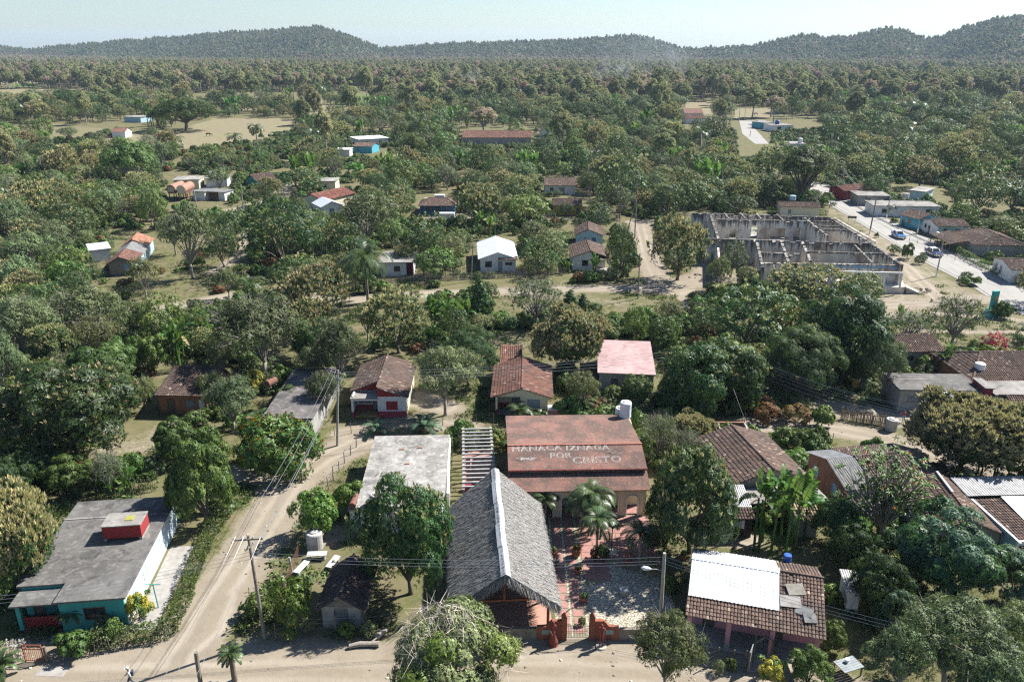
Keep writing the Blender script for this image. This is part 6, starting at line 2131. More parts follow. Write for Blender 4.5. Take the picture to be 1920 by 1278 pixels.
# road sign
P = G(1596, 419, 0)
t = thing('road_sign', 'dark low board on two posts beside the concrete road', 'sign', P, -.25)
for x in (-.8, .8):
 MB().beam((x, 0, 0), (x, 0, 1.9), .08, .08, up=(0, 1, 0)).build('post', M['metalgrey'], t)
MB().box(-1.05, -.06, 1.3, 1.05, -.045, 1.9).build('board', M['wood'], t)
MB().box(-1.05, -.043, 1.3, 1.05, .02, 1.9).build('board_back', M['frame'], t)

# ------------------------------------------------------------------ poles and wires
POLES = {}

def pole(key, base, top, label, m='pole', r0=.15, r1=.10, arms=(), white=0.0, name='utility_pole', group='utility poles'):
 P = G(*base, 0)
 h_ = hgt(P.y, top[1])
 T = G(top[0], top[1], h_)
 lx = max(-.09, min(.09, (T.x - P.x) / h_))
 t = thing(name, label, 'pole', P, 0, group)
 tp = Vector((lx * h_, 0, h_))
 MB().tube([(0, 0, -.3), tp * .5, tp], [r0, (r0 + r1) / 2, r1], 8).build('pole_shaft', M[m], t)
 if white:
  MB().tube([(lx * .02, 0, .0), (lx * white, 0, white)], r0 * 1.06, 8).build('painted_foot', M['whiteclean'], t)
 for (z, ln, az) in arms:
  c = tp * ((h_ - z) / h_)
  d = Vector((math.cos(az), math.sin(az), 0)) * ln / 2
  arm = MB().beam(c - d + Vector((0, -.14, 0)), c + d + Vector((0, -.14, 0)), .10, .11).build('crossarm', M['pole'], t)
  for k in (-.92, -.35, .35, .92):
   q = c + d * k + Vector((0, -.14, .055))
   MB().lathe([(.02, 0), (.05, .06), (.045, .12), (.02, .17)], 7, q).build('insulator', M['skyblue'], arm)
 POLES[key] = (P, tp)
 return t

pole('a', (497, 1198), (465, 1003), 'wooden utility pole with crossarm on the dirt road beside the hedge', arms=[(.25, 2.1, .1), (.9, .9, 1.2)])
pole('b', (632, 835), (634, 694), 'pale utility pole with crossarm where the dirt road meets the path', 'concpole', arms=[(.3, 1.9, -.5), (1.0, 1.0, -.5)])
tp = pole('c', (1238, 1165), (1246, 1036), 'concrete pole with street lamp beside the restaurant courtyard', 'concpole', .16, .12)
pole('d', (1340, 742), (1357, 644), 'leaning pole with a fan of wires among the dark trees', 'concpole', .17, .12, arms=[(.35, 1.2, .3)])
pole('e', (1196, 560), (1200, 475), 'thin plain pole at the dirt crossroads', r0=.12, r1=.09)
pole('f', (1190, 446), (1195, 344), 'tall braced pole at the end of the dirt lane', arms=[(.3, 1.2, .2)])
pole('g', (883, 527), (887, 456), 'pole rising from the picket fence beside the white metal-roofed house', r0=.12, r1=.09)
pole('h', (1630, 439), (1643, 373), 'dark leaning roadside pole with white painted foot beside the ruin', 'wood', .18, .13, white=1.2)
pole('i', (1662, 410), (1669, 368), 'pale roadside pole with white foot in front of the cyan house', 'concpole', white=1.2)
pole('j', (1720, 439), (1728, 391), 'roadside pole with white foot in front of the mint and white house', 'concpole', white=1.4)
pole('k', (1755, 518), (1772, 438), 'roadside lamp pole on the verge near the ruin', 'concpole', white=1.2)
pole('l', (1847, 491), (1861, 436), 'pole behind the roadside hedge near the white house with red trim', 'concpole')
pole('m', (1555, 390), (1562, 358), 'slim pole on the near verge left of the road sign', r0=.12)
pole('n', (1577, 359), (1583, 316), 'pole at the far end of the visible road', 'concpole', arms=[(.3, 1.6, .3)])
pole('o', (1565, 356), (1572, 318), 'thick wooden pole under the big open tree by the road', 'wood', .22, .18)
pole('p', (456, 398), (452, 346), 'pole standing in the dirt yard right of the white hut', 'concpole')
pole('q', (369, 386), (362, 350), 'pale pole in front of the white hut', 'concpole')
tq = pole('r', (78, 345), (75, 297), 'dark pole with a grey transformer in the trees at left', arms=[(.3, 1.4, .3)])
P, tp_ = POLES['r']
MB().lathe([(.42, 0), (.45, .1), (.45, 1.2), (.3, 1.35)], 12, tp_ * .72 + Vector((.6, -.3, 0))).build('transformer', M['tank'], tq)
for bx, by, ty, lb in ((736, 259, 236, 'far pole right of the distant white flat roof'), (684, 274, 253, 'far pole in front of the distant brown-tiled house'), (823, 243, 219, 'far pale pole left of the long red tile roof'), (846, 243, 219, 'far pole with transformer left of the long red tile roof'),
     (1386, 226, 193, 'tall far pole at the road bend, left one'), (1396, 226, 203, 'shorter far pole at the road bend, right one'), (1475, 226, 186, 'far pole among the trees above the road bend'), (213, 206, 189, 'far pole beyond the small paddock house'), (517, 216, 197, 'far pole beyond the paddock'),
     (1421, 381, 351, 'pole with white transformer left of the pale yellow house'), (1353, 372, 322, 'leaning pole with wires behind the ruin'), (1530, 397, 368, 'pole at the right end of the pale yellow house'), (1406, 256, 244, 'short pole on the edge of the far road'), (1436, 383, 371, 'short post by the pale yellow house')):
 pole(lb, (bx, by), (bx + 2, ty), lb, 'concpole', .16, .12)
pole('s', (378, 1292), (367, 1222), 'short bare post by the dirt road at the bottom edge', 'pole', .16, .14, name='post')

WN = 0

def wires(k0, k1, offs0, offs1, sag, label, rad=.014):
 """offs: lists of (x, y, dz) from the pole top"""
 def top(k):
  if isinstance(k, str):
   P, tp = POLES[k]
   return P + tp
  return Vector(k)
 a0, b0 = top(k0), top(k1)
 t = thing('power_line', label, 'power line', a0, 0, 'power lines')
 for o0, o1 in zip(offs0, offs1):
  a, b = a0 + Vector(o0), b0 + Vector(o1)
  mb = MB()
  pts = []
  for i in range(13):
   u = i / 12
   p = a.lerp(b, u)
   p.z -= sag * 4 * u * (1 - u)
   pts.append(p - a0)
  mb.tube(pts, rad, 4, cap=False)
  mb.build('wire', M['wire'], t)

O3 = [(-.9, 0, -.1), (-.3, 0, -.1), (.9, 0, -.1)]
L3 = [(0, -.15, -1.3), (0, -.15, -1.6), (0, -.15, -1.9)]
wires('a', 'b', O3 + L3[:2], [(-.8, .3, -.15), (-.3, .1, -.15), (.8, -.3, -.15)] + L3[:2], .7, 'five wires along the dirt road between two crossarm poles')
wires('a', 'c', L3, [(0, -.15, -.25), (0, -.15, -.6), (0, -.15, -.85)], .5, 'three wires crossing in front of the thatched hall')
wires('a', tuple(G(-60, 1122, 6.2)), L3, [(0, 0, 0), (0, 0, -.3), (0, 0, -.6)], .5, 'three wires crossing over the turquoise house')
wires('a', tuple(G(260, 1400, 8.0)), O3, O3, .5, 'crossarm wires leaving towards the bottom edge')
wires('c', tuple(G(1990, 1235, 5.0)), [(0, -.1, -.25), (0, -.1, -.6), (0, -.1, -.85)], [(0, 0, 0), (0, 0, -.3), (0, 0, -.6)], .6, 'three wires passing the white sheet roof to the right edge')
wires('b', 'd', [(.6, 0, -.2), (.2, 0, -.5), (0, 0, -.9), (0, 0, -1.3)], [(-.3, 0, -.2), (0, 0, -.5), (0, 0, -.9), (0, 0, -1.3)], .7, 'wires strung across in front of the two maroon-skirted houses')
wires('d', tuple(G(1725, 778, 6.0)), [(.3, 0, -.2), (.1, 0, -.3), (0, 0, -.5), (0, 0, -.9), (0, 0, -1.4), (0, 0, -2)], [(0, .6, .6), (0, .3, .5), (0, 0, .2), (0, 0, -.1), (0, 0, -.5), (0, 0, -.9)], .9, 'fan of wires from the leaning pole towards the right yards')
wires('d', tuple(G(1436, 870, 3.6)), [(0, 0, -1.4)], [(0, 0, 0)], .8, 'service wire from the leaning pole to the brown gable house')
wires('d', tuple(G(1505, 800, 2.5)), [(0, 0, -1.0)], [(0, 0, 0)], 1.0, 'slack service wire from the leaning pole to the lane')
wires('d', tuple(G(1240, 690, 4.0)), [(-.2, 0, -.2), (0, 0, -.7)], [(0, 0, 0), (0, 0, -.4)], .6, 'wires from the leaning pole towards the pink flat roof')
wires('f', tuple(G(1080, 370, 5.0)), [(0, 0, -.2), (0, 0, -1.4)], [(0, 0, 0), (0, 0, -.5)], .8, 'wires from the braced pole to the ochre yellow house', .02)
wires('f', tuple(G(1140, 398, 3.5)), [(0, 0, -1.5)], [(0, 0, 0)], 1.2, 'slack drop wire left of the braced pole', .02)
wires('g', tuple(G(915, 462, 4.0)), [(0, 0, -.1)], [(0, 0, 0)], .3, 'drop wire to the white metal roof', .02)
for a, b in (('n', 'h'), ('h', 'k'), ('i', 'j'), ('j', 'l')):
 wires(a, b, [(0, 0, -.2), (0, 0, -.6)], [(0, 0, -.2), (0, 0, -.6)], .8, {'n': 'roadside wires from the far end to the dark leaning pole', 'h': 'roadside wires beside the ruin', 'i': 'roadside wires in front of the cyan house', 'j': 'roadside wires above the hedge'}[a], .022)
P, tp_ = POLES['f']
t = thing('pole_brace', 'slanting wooden strut against the tall braced pole', 'strut', P + Vector((-2.2, -.3, 0)), 0)
MB().tube([(0, 0, -.1), (2.1, .15, tp_.z * .72)], .12, 6).build('shaft', M['pole'], t)

def lamp(pk, z, dx, dy, label):
 P, tp = POLES[pk]
 c = P + tp * ((tp.z + z) / tp.z)
 t = thing('street_lamp', label, 'street lamp', c, 0, 'street lamps')
 e = Vector((dx, dy, .35))
 MB().tube([(0, 0, 0), e * .6 + Vector((0, 0, .05)), e], .03, 6).build('arm', M['metalgrey'], t)
 d = e.normalized()
 MB().tube([e, e + d * .25, e + d * .6, e + d * .85], [.06, .15, .17, .05], 8).build('lamp_head', M['metalwhite'], t, smooth=True)

lamp('c', -1.6, -1.0, -.25, 'white street lamp on the concrete pole by the courtyard')
lamp('d', -2.2, .6, -.5, 'white street lamp on the leaning pole')
lamp('k', -.2, -1.2, -.3, 'street lamp on the verge pole near the ruin')

# ------------------------------------------------------------------ fences

def post_fence(pts, label, step=2.0, hh=1.25, r=.045, wires_=3, m='wood', jitter=.08, name='wire_fence'):
 w = [G(*p, 0) for p in pts]
 t = thing(name, label, 'fence', w[0], 0)
 rr = random.Random(int(w[0].x * 7))
 tops = []
 for a, b in zip(w[:-1], w[1:]):
  n = max(1, int((b - a).length / step))
  for i in range(n + (b is w[-1])):
   p = a.lerp(b, i / n) - w[0]
   hj = hh * rr.uniform(.85, 1.2)
   q = p + Vector((rr.uniform(-jitter, jitter), rr.uniform(-jitter, jitter), hj))
   MB().tube([p + Vector((0, 0, -.1)), q], [r * rr.uniform(.8, 1.3), r * .8], 5).build('post', M[m], t)
   tops.append((p, q))
 if wires_:
  mb = MB()
  for k in range(wires_):
   f = (k + 1) / (wires_ + .4)
   for (p, q), (p2, q2) in zip(tops[:-1], tops[1:]):
    mb.tube([p.lerp(q, f), p2.lerp(q2, f)], .008, 3, cap=False)
  mb.build('fence_wire', M['metalgrey'], t)['kind'] = 'stuff'
 return t

def picket_fence(pts, label, hh=1.3, pitch=.16, m='plank', dens=.95):
 w = [G(*p, 0) for p in pts]
 t = thing('picket_fence', label, 'fence', w[0], 0)
 rr = random.Random(int(w[0].x * 5))
 mb = MB()
 rl = MB()
 for a, b in zip(w[:-1], w[1:]):
  n = int((b - a).length / pitch)
  d = (b - a).normalized()
  for i in range(n):
   if rr.random() > dens:
    continue
   p = a.lerp(b, i / n) - w[0]
   q = p + Vector((rr.uniform(-.06, .06), rr.uniform(-.05, .05), hh * rr.uniform(.7, 1.12)))
   mb.beam(p, q, .10 * rr.uniform(.6, 1.15), .03, up=(-d.y, d.x, 0))
  for z in (.35, .95):
   rl.beam(a - w[0] + Vector((0, .05, z * hh / 1.3)), b - w[0] + Vector((0, .05, z * hh / 1.3)), .04, .07)
 mb.build('pickets', M[m], t)['kind'] = 'stuff'
 rl.build('rail', M['wood'], t)
 return t

M['bamboo'] = mat('dry_cane', (.36, .28, .18), (.24, .185, .12), 4, .9, isl=.35)
picket_fence([(700, 533), (790, 527), (880, 524), (965, 520), (1062, 513)], 'grey picket fence in front of the white metal-roofed house', 1.35)
picket_fence([(1576, 785), (1612, 792), (1650, 797), (1680, 806)], 'tall dry cane fence along the lane at right', 1.5, .11, 'bamboo')
picket_fence([(985, 412), (1010, 411), (1036, 409)], 'weathered fence beside the ochre yellow house', 1.3)
picket_fence([(1740, 452), (1775, 468), (1800, 474)], 'broken grey fence along the footway by the wide porch house', 1.1, .5)
post_fence([(628, 818), (690, 806), (760, 800), (830, 797), (925, 794)], 'thin post and wire fence in front of the two maroon-skirted houses', 1.6)
post_fence([(607, 935), (625, 900), (646, 868), (668, 838)], 'post fence along the dirt road beside the pale flat roof', 1.5, 1.35, .06)
post_fence([(518, 1198), (570, 1183), (630, 1185), (690, 1180), (735, 1170)], 'crooked post fence in front of the tin-fronted shed', 1.3, 1.3, .06)
post_fence([(1800, 640), (1860, 645), (1930, 652)], 'post fence beyond the red bougainvillea', 2.2, 1.3)
post_fence([(1395, 795), (1440, 790), (1500, 787), (1560, 790)], 'post fence along the far side of the lane', 2.2, 1.3)
post_fence([(1325, 1250), (1345, 1243), (1375, 1246), (1398, 1252)], 'rough post fence in front of the pink porch columns', 1.1, 1.4, .06)
post_fence([(330, 550), (370, 545), (412, 540), (425, 512), (432, 480)], 'post fence round the yard by the long plank house', 2.0, 1.3)
post_fence([(160, 262), (200, 260), (235, 256)], 'far post fence in front of the small paddock house', 4, 1.4)
post_fence([(1690, 448), (1735, 462), (1790, 488)], 'light wire fence on the footway side of the road', 2.5, 1.0)
post_fence([(1450, 800), (1530, 808), (1560, 830)], 'fence round the green plot beside the brown gable house', 2.0, 1.2)
# netting fence with pale posts along the yard
P0 = G(532, 1125, 0)
t = thing('net_fence', 'sagging rusty wire net with pale concrete posts beside the dirt road', 'fence', P0, 0)
pts = [G(*p, 0) - P0 for p in ((524, 1150), (536, 1108), (548, 1072), (560, 1040))]
for p in pts[1:3]:
 MB().beam(p, p + Vector((-.12, 0, 1.5)), .14, .14, up=(0, 1, 0)).build('post', M['kerb'], t)
mb = MB()
for i, (a, b) in enumerate(zip(pts[:-1], pts[1:])):
 for k in range(9):
  z = .1 + k * .14
  mb.tube([a + Vector((.05, 0, z)), a.lerp(b, .5) + Vector((.1, 0, z - .12)), b + Vector((.05, 0, z))], .008, 3, cap=False)
 for k in range(16):
  p = a.lerp(b, k / 16)
  mb.tube([p + Vector((.05, 0, .05)), p + Vector((.05, 0, 1.25))], .007, 3, cap=False)
mb.build('wire_net', M['rust'], t)['kind'] = 'stuff'

# red iron garden gate in front of the turquoise house
P = G(66, 1240, 0)
t = thing('garden_gate', 'red iron garden gate between hedge and crooked posts of the turquoise house', 'gate', P, -.02)
for x in (-.68, .68):
 MB().beam((x, 0, 0), (x, 0, 1.55), .07, .07, up=(0, 1, 0)).build('gate_stile', M['terra'], t)
for z in (.12, 1.15, 1.5):
 MB().beam((-.64, 0, z), (.64, 0, z), .05, .06).build('gate_rail', M['terra'], t)
for i in range(9):
 x = -.56 + i * .14
 MB().beam((x, 0, .15), (x, 0, 1.12), .03, .03, up=(0, 1, 0)).build('gate_bar', M['terra'], t)
for i in range(4):
 MB().tube([(-.48 + i * .32 + .12 * math.cos(a), 0, 1.32 + .12 * math.sin(a)) for a in np.linspace(0, 6.2, 9)], .015, 4).build('gate_scroll', M['terra'], t)
MB().tube([(.85, .05, -.1), (.87, .05, 1.35)], .11, 7).build('post', M['wood'], t)

# ------------------------------------------------------------------ restaurant front: walls, gate, courtyard
gA, gB = G(1057, 1197, 0), G(1109, 1197, 0)

def front_wall(label, poly, y, m, loc, cop=None, th=.28):
 """wall in the x-z plane: poly of (x, z) from loc"""
 t = thing('garden_wall', label, 'wall', loc, 0)
 n = len(poly)
 v = [(p[0], -th / 2, p[1]) for p in poly] + [(p[0], th / 2, p[1]) for p in poly]
 f = [tuple(range(n)), tuple(range(2 * n - 1, n - 1, -1))] + [(i, n + i, n + (i + 1) % n, (i + 1) % n) for i in range(n)]
 MB().add(v, f).build('wall', m, t)
 return t

lw = gA.x - G(945, 1192, 0).x
front_wall('low rubble stone wall in front of the thatched hall', [(-lw, 0), (-2.05, 0), (-2.05, 1.0), (-lw, 1.0)], 0, M['rubble'], gA + Vector((0, .05, 0)))
tl = front_wall('terracotta stepped wall panel left of the iron gate', [(-2.04, 0), (-.2, 0), (-.2, 1.75), (-.9, 1.75), (-1.35, 1.25), (-2.04, 1.2)], 0, M['terra'], gA)
tr = front_wall('terracotta stepped wall panel right of the iron gate', [(.2, 0), (2.0, 0), (2.0, 1.2), (1.3, 1.25), (.85, 1.75), (.2, 1.75)], 0, M['terra'], gB)
for tt, x in ((tl, -1.25), (tr, 1.2)):
 MB().box(x - .42, -.16, .55, x + .42, -.142, .95).build('painted_plaque', mat('plaque_green', (.30, .38, .33), (.16, .24, .22), 9, .7), tt)
front_wall('low stone wall right of the gate with plants on top', [(2.01, 0), (2.01 + 4.8, 0), (2.01 + 4.8, .95), (2.01, .95)], 0, M['rubble'], gB + Vector((0, .05, 0)))
for q, lb in ((gA, 'pointed terracotta gate pillar, left of the iron gate'), (gB, 'pointed terracotta gate pillar, right of the iron gate')):
 t = thing('gate_pillar', lb, 'pillar', q, 0, 'gate pillars')
 MB().box(-.2, -.2, 0, .2, .2, 2.05).build('shaft', M['terra'], t)
 MB().add([(-.22, -.22, 2.053), (.22, -.22, 2.053), (.22, .22, 2.053), (-.22, .22, 2.053), (0, 0, 2.5)], ((3, 2, 1, 0), (0, 1, 4), (1, 2, 4), (2, 3, 4), (3, 0, 4))).build('cap', M['terra'], t)
t = thing('iron_gate', 'black iron double gate between two terracotta pillars', 'gate', (gA + gB) / 2, 0)
gw = (gB.x - gA.x) / 2 - .22
for i in range(15):
 x = -gw + 2 * gw * i / 14
 MB().tube([(x, 0, .1), (x, 0, 1.5 - .25 * math.cos(math.pi * x / gw / 2))], .014, 4).build('bar', M['black'], t)
for z in (.15, .7, 1.2):
 MB().tube([(-gw, 0, z), (gw, 0, z)], .016, 4).build('rail', M['black'], t)
t = thing('iron_arch', 'curved black iron arch above the restaurant gate', 'arch', (gA + gB) / 2, 0)
for k in (0, .12):
 MB().tube([((gw + .2) * math.cos(a), 0, 2.1 + (.75 + k) * math.sin(a)) for a in np.linspace(math.pi, 0, 15)], .02, 5).build('arch_bar', M['black'], t)
MB().tube([(.2 * math.cos(a), 0, 2.85 + .15 * math.sin(a)) for a in np.linspace(0, 6.28, 12)], .02, 5).build('scroll', M['black'], t)

# courtyard: red panels edged with pale stone, crazy paving towards the gate
c0 = G(1043, 1195, 0)
t = thing('courtyard_paving', None, None, c0, 0)
t['kind'] = 'structure'
cw, cdp = 9.6, 17.0
MB().box(0, .2, -.05, cw, cdp, .008).build('paving_bed', mat('mossy_joint', (.26, .23, .16), (.16, .15, .09), 3, .95), t)['kind'] = 'structure'
rr = random.Random(8)
pan = None
np_ = 0

def panel_mesh(wd, ln):
 mb = MB()
 k = .012
 mb.box(0, 0, .0, wd, ln, .035)
 return mb.mesh('paving_panel', M['paver'])

PM = [panel_mesh(.78, .78), panel_mesh(1.05, .9), panel_mesh(1.5, 1.0)]
stones = MB()

def stone(x, y, s_, z=.0):
 n = rr.choice((4, 5, 5, 6))
 a0 = rr.uniform(0, 6)
 top = [(x + s_ * rr.uniform(.75, 1.1) * math.cos(a0 + 6.283 * i / n), y + s_ * rr.uniform(.75, 1.1) * math.sin(a0 + 6.283 * i / n)) for i in range(n)]
 stones.prism(top, z, z + .022 + rr.uniform(0, .006))

for i in range(17):               # entrance walk: two columns of panels
 for j in range(2):
  add_child('paving_panel', PM[0], t, (.35 + j * 1.12 + rr.uniform(-.02, .02), .5 + i * .95, .0), (0, 0, rr.uniform(-.02, .02)))
for i in range(11):               # main court
 for j in range(6):
  x, y = 2.75 + j * 1.12, 6.0 + i * .97
  # the crazy paved corner cuts across
  if y < 6.3 + .35 * j and j < 3 or y < 9.2 - .55 * (j - 2) and j >= 2:
   continue
  add_child('paving_panel', PM[1], t, (x, y, .0), (0, 0, rr.uniform(-.02, .02)))
yy = .3
while yy < cdp - .2:
 for x in (.17, 1.22 + .03, 2.48):
  stone(x + rr.uniform(-.04, .04), yy, .11)
 yy += .2
for q_ in range(32 * 40):
 x, y = 2.75 + (q_ % 32) * .215 + rr.uniform(-.05, .05) + .1 * ((q_ // 32) % 2), .35 + (q_ // 32) * .215 + rr.uniform(-.05, .05)
 j = (x - 2.75) / 1.12
 if (y < 6.1 + .35 * j and j < 3) or (y < 9.0 - .55 * (j - 2) and j >= 2):
  stone(x, y, rr.uniform(.105, .135))
stones.build('crazy_paving', M['stone'], t)['kind'] = 'stuff'

# ------------------------------------------------------------------ people and statues

def human_mesh(pose, mats, zones, smooth=True):
 """skinned figure 1.72 m tall; pose overrides joints; zones(z, x, y) -> material index"""
 J = {'pel': (0, 0, .96), 'sp': (0, -.01, 1.14), 'ch': (0, 0, 1.33), 'nk': (0, .0, 1.47), 'hd': (0, .02, 1.56), 'tp': (0, .025, 1.66),
  'sl': (-.17, 0, 1.41), 'el': (-.24, .01, 1.13), 'wl': (-.25, .06, .88), 'hl': (-.25, .08, .80), 'sr': (.17, 0, 1.41), 'er': (.24, .01, 1.13), 'wr': (.25, .06, .88), 'hr': (.25, .08, .80),
  'pl': (-.09, 0, .92), 'kl': (-.10, .02, .50), 'al': (-.10, -.02, .09), 'tl': (-.11, .14, .04), 'pr': (.09, 0, .92), 'kr': (.10, .02, .50), 'ar': (.10, -.02, .09), 'tr': (.11, .14, .04)}
 J.update(pose)
 Rr_ = {'pel': .13, 'sp': .125, 'ch': .14, 'nk': .055, 'hd': .085, 'tp': .075, 'sl': .065, 'el': .045, 'wl': .033, 'hl': .038, 'sr': .065, 'er': .045, 'wr': .033, 'hr': .038,
  'pl': .095, 'kl': .06, 'al': .042, 'tl': .035, 'pr': .095, 'kr': .06, 'ar': .042, 'tr': .035}
 E = [('pel', 'sp'), ('sp', 'ch'), ('ch', 'nk'), ('nk', 'hd'), ('hd', 'tp'), ('ch', 'sl'), ('sl', 'el'), ('el', 'wl'), ('wl', 'hl'), ('ch', 'sr'), ('sr', 'er'), ('er', 'wr'), ('wr', 'hr'),
  ('pel', 'pl'), ('pl', 'kl'), ('kl', 'al'), ('al', 'tl'), ('pel', 'pr'), ('pr', 'kr'), ('kr', 'ar'), ('ar', 'tr')]
 for sd_, s_ in (('l', -1), ('r', 1)):
  w_, hd = Vector(J['w' + sd_]), Vector(J['h' + sd_])
  d = (hd - w_).normalized()
  sdv = d.cross(Vector((s_, 0, .1))).normalized()
  for k in range(4):
   nm = 'f%s%d' % (sd_, k)
   J[nm] = tuple(hd + sdv * (.014 * (k - 1.5) * 1.6) + d * (.085 - .008 * abs(k - 1.3)))
   Rr_[nm] = .010
   E.append(('h' + sd_, nm))
  J['t' + sd_ + 'h'] = tuple(hd - d * .02 + sdv * .045 + d * .03)
  Rr_['t' + sd_ + 'h'] = .011
  E.append(('h' + sd_, 't' + sd_ + 'h'))
 J['nose'] = tuple(Vector(J['hd']) + Vector((0, .095, .03)))
 Rr_['nose'] = .016
 E.append(('hd', 'nose'))
 keys = list(J)
 me = bpy.data.meshes.new('body')
 me.from_pydata([J[k] for k in keys], [(keys.index(a), keys.index(b)) for a, b in E], [])
 o = bpy.data.objects.new('body', me)
 link(o)
 sk = o.modifiers.new('skin', 'SKIN')
 for i, k in enumerate(keys):
  v = me.skin_vertices[0].data[i]
  v.radius = (Rr_[k], Rr_[k])
  v.use_root = k == 'pel'
 ss = o.modifiers.new('sub', 'SUBSURF')
 ss.levels = ss.render_levels = 1
 dg = bpy.context.evaluated_depsgraph_get()
 dg.update()
 out = bpy.data.meshes.new_from_object(o.evaluated_get(dg))
 bpy.data.objects.remove(o)
 out.materials.clear()
 for mm in mats:
  out.materials.append(mm)
 hl, hr_ = Vector(J['wl']), Vector(J['wr'])
 for p in out.polygons:
  c = p.center
  hand = min((c - hl).length, (c - hr_).length) < .14 and c.z < 1.5
  p.material_index = zones(c, hand)
  p.use_smooth = True
 return out

def person(P, rz, label, pose, shirt, trouser, sc=1.0, hat=None, skirt=None, name='person', skin='skin', bag=None, group=None, cat='person', z0=0.0):
 mats = [M[skin], M[shirt], M[trouser], M['black' if skin == 'skin' else skin]]

 def zones(c, hand):
  if c.z > 1.44 or hand:
   return 0
  if c.z > .97:
   return 1
  if c.z > .11:
   return 2
  return 3
 t = thing(name, label, cat, P, rz, group)
 o = add_child('body', human_mesh(pose, mats, zones), t, (0, 0, z0), (0, 0, 0), (sc,) * 3)
 hd = Vector(pose.get('tp', (0, .025, 1.66))) * sc + Vector((0, 0, z0))
 if hat == 'hair':
  MB().lathe([(.094, -.06), (.098, 0), (.085, .05), (.05, .085), (.0, .098)], 12, hd - Vector((0, .012, 0))).build('hair', M['black'] if skin == 'skin' else M[skin], t, smooth=True)
 elif hat:
  mb = MB().lathe([(.10, -.02), (.102, .03), (.09, .075), (.05, .105), (0, .115)], 12, hd)
  mb.box(hd.x - .07, hd.y + .06, hd.z - .015, hd.x + .07, hd.y + .19, hd.z + .003)
  mb.build('cap', M[hat], t, smooth=False)
 if skirt:
  MB().lathe([(.33, .02), (.31, .2), (.22, .6), (.15, .95), (.13, 1.0)], 16, (0, 0, z0), cap=True).build('skirt', M[skirt], t, smooth=True).scale = (sc,) * 3
 if bag:
  MB().box(-.14, -.30, 1.02 * sc, .14, -.13, 1.40 * sc).build('backpack', M[bag], t, bevel=.04)
 return t

M['shirtwhite'] = mat('white_cotton', (.72, .70, .67), (.62, .60, .58), 6, .9)
M['jeans'] = mat('dark_blue_cloth', (.05, .08, .13), (.035, .06, .10), 8, .9)
M['redshirt'] = mat('red_cloth', (.42, .05, .05), (.34, .04, .04), 6, .9)
M['bluecloth'] = mat('light_blue_cloth', (.16, .33, .50), (.13, .27, .42), 6, .9)
walk = {'kl': (-.10, .18, .52), 'al': (-.10, .26, .12), 'tl': (-.11, .42, .08), 'kr': (.10, -.02, .50), 'ar': (.10, -.28, .12), 'tr': (.11, -.14, .05), 'el': (-.23, -.12, 1.15), 'wl': (-.24, -.08, .92), 'hl': (-.24, -.05, .84), 'er': (.23, .08, 1.14), 'wr': (.24, .22, .96), 'hr': (.24, .28, .91)}
person(G(247, 1287, 0), 1.9, 'person in white cap and white shirt with a blue backpack walking on the dirt road', walk, 'shirtwhite', 'jeans', hat='shirtwhite', bag='jeans')
person(G(1580, 367, 0), 2.6, 'person in dark clothes standing on the footway at the far end', {}, 'jeans', 'jeans', hat='hair')
person(G(1596, 380, 0), .4, 'person in blue trousers and red top walking on the footway', walk, 'redshirt', 'bluecloth', hat='hair')
person(G(1693, 792, 0), 2.0, 'person holding light blue cloth at the yard behind the cane fence', {'el': (-.26, .12, 1.2), 'wl': (-.2, .34, 1.1), 'hl': (-.18, .42, 1.08), 'er': (.26, .12, 1.2), 'wr': (.2, .34, 1.1), 'hr': (.18, .42, 1.08), 'ch': (0, .08, 1.32), 'nk': (0, .13, 1.45), 'hd': (0, .18, 1.53), 'tp': (0, .2, 1.62)}, 'redshirt', 'bluecloth', hat='hair')
for key, px, lb in (('f', 1037, 'red clay statue of a woman in a long skirt left of the iron gate'), ('m', 1127, 'red clay statue of a standing man with folded arm right of the iron gate')):
 P = G(px, 1212 if key == 'm' else 1207, 0)
 pose = {'el': (-.30, .02, 1.18), 'wl': (-.16, .16, 1.05), 'hl': (-.08, .19, 1.06)} if key == 'm' else {'er': (.25, .08, 1.15), 'wr': (.22, .26, 1.02), 'hr': (.2, .33, .99)}
 t = person(P, 3.14 + (.3 if key == 'f' else -.2), lb, pose, 'statue', 'statue', 1.12, 'hair', 'statue' if key == 'f' else None, 'statue', 'statue', None, 'clay statues at the gate', 'statue', .12)
 MB().lathe([(.40, 0), (.42, .03), (.38, .118)], 14).build('plinth', M['statue'] if key == 'f' else M['stone'], t)

# ------------------------------------------------------------------ cars

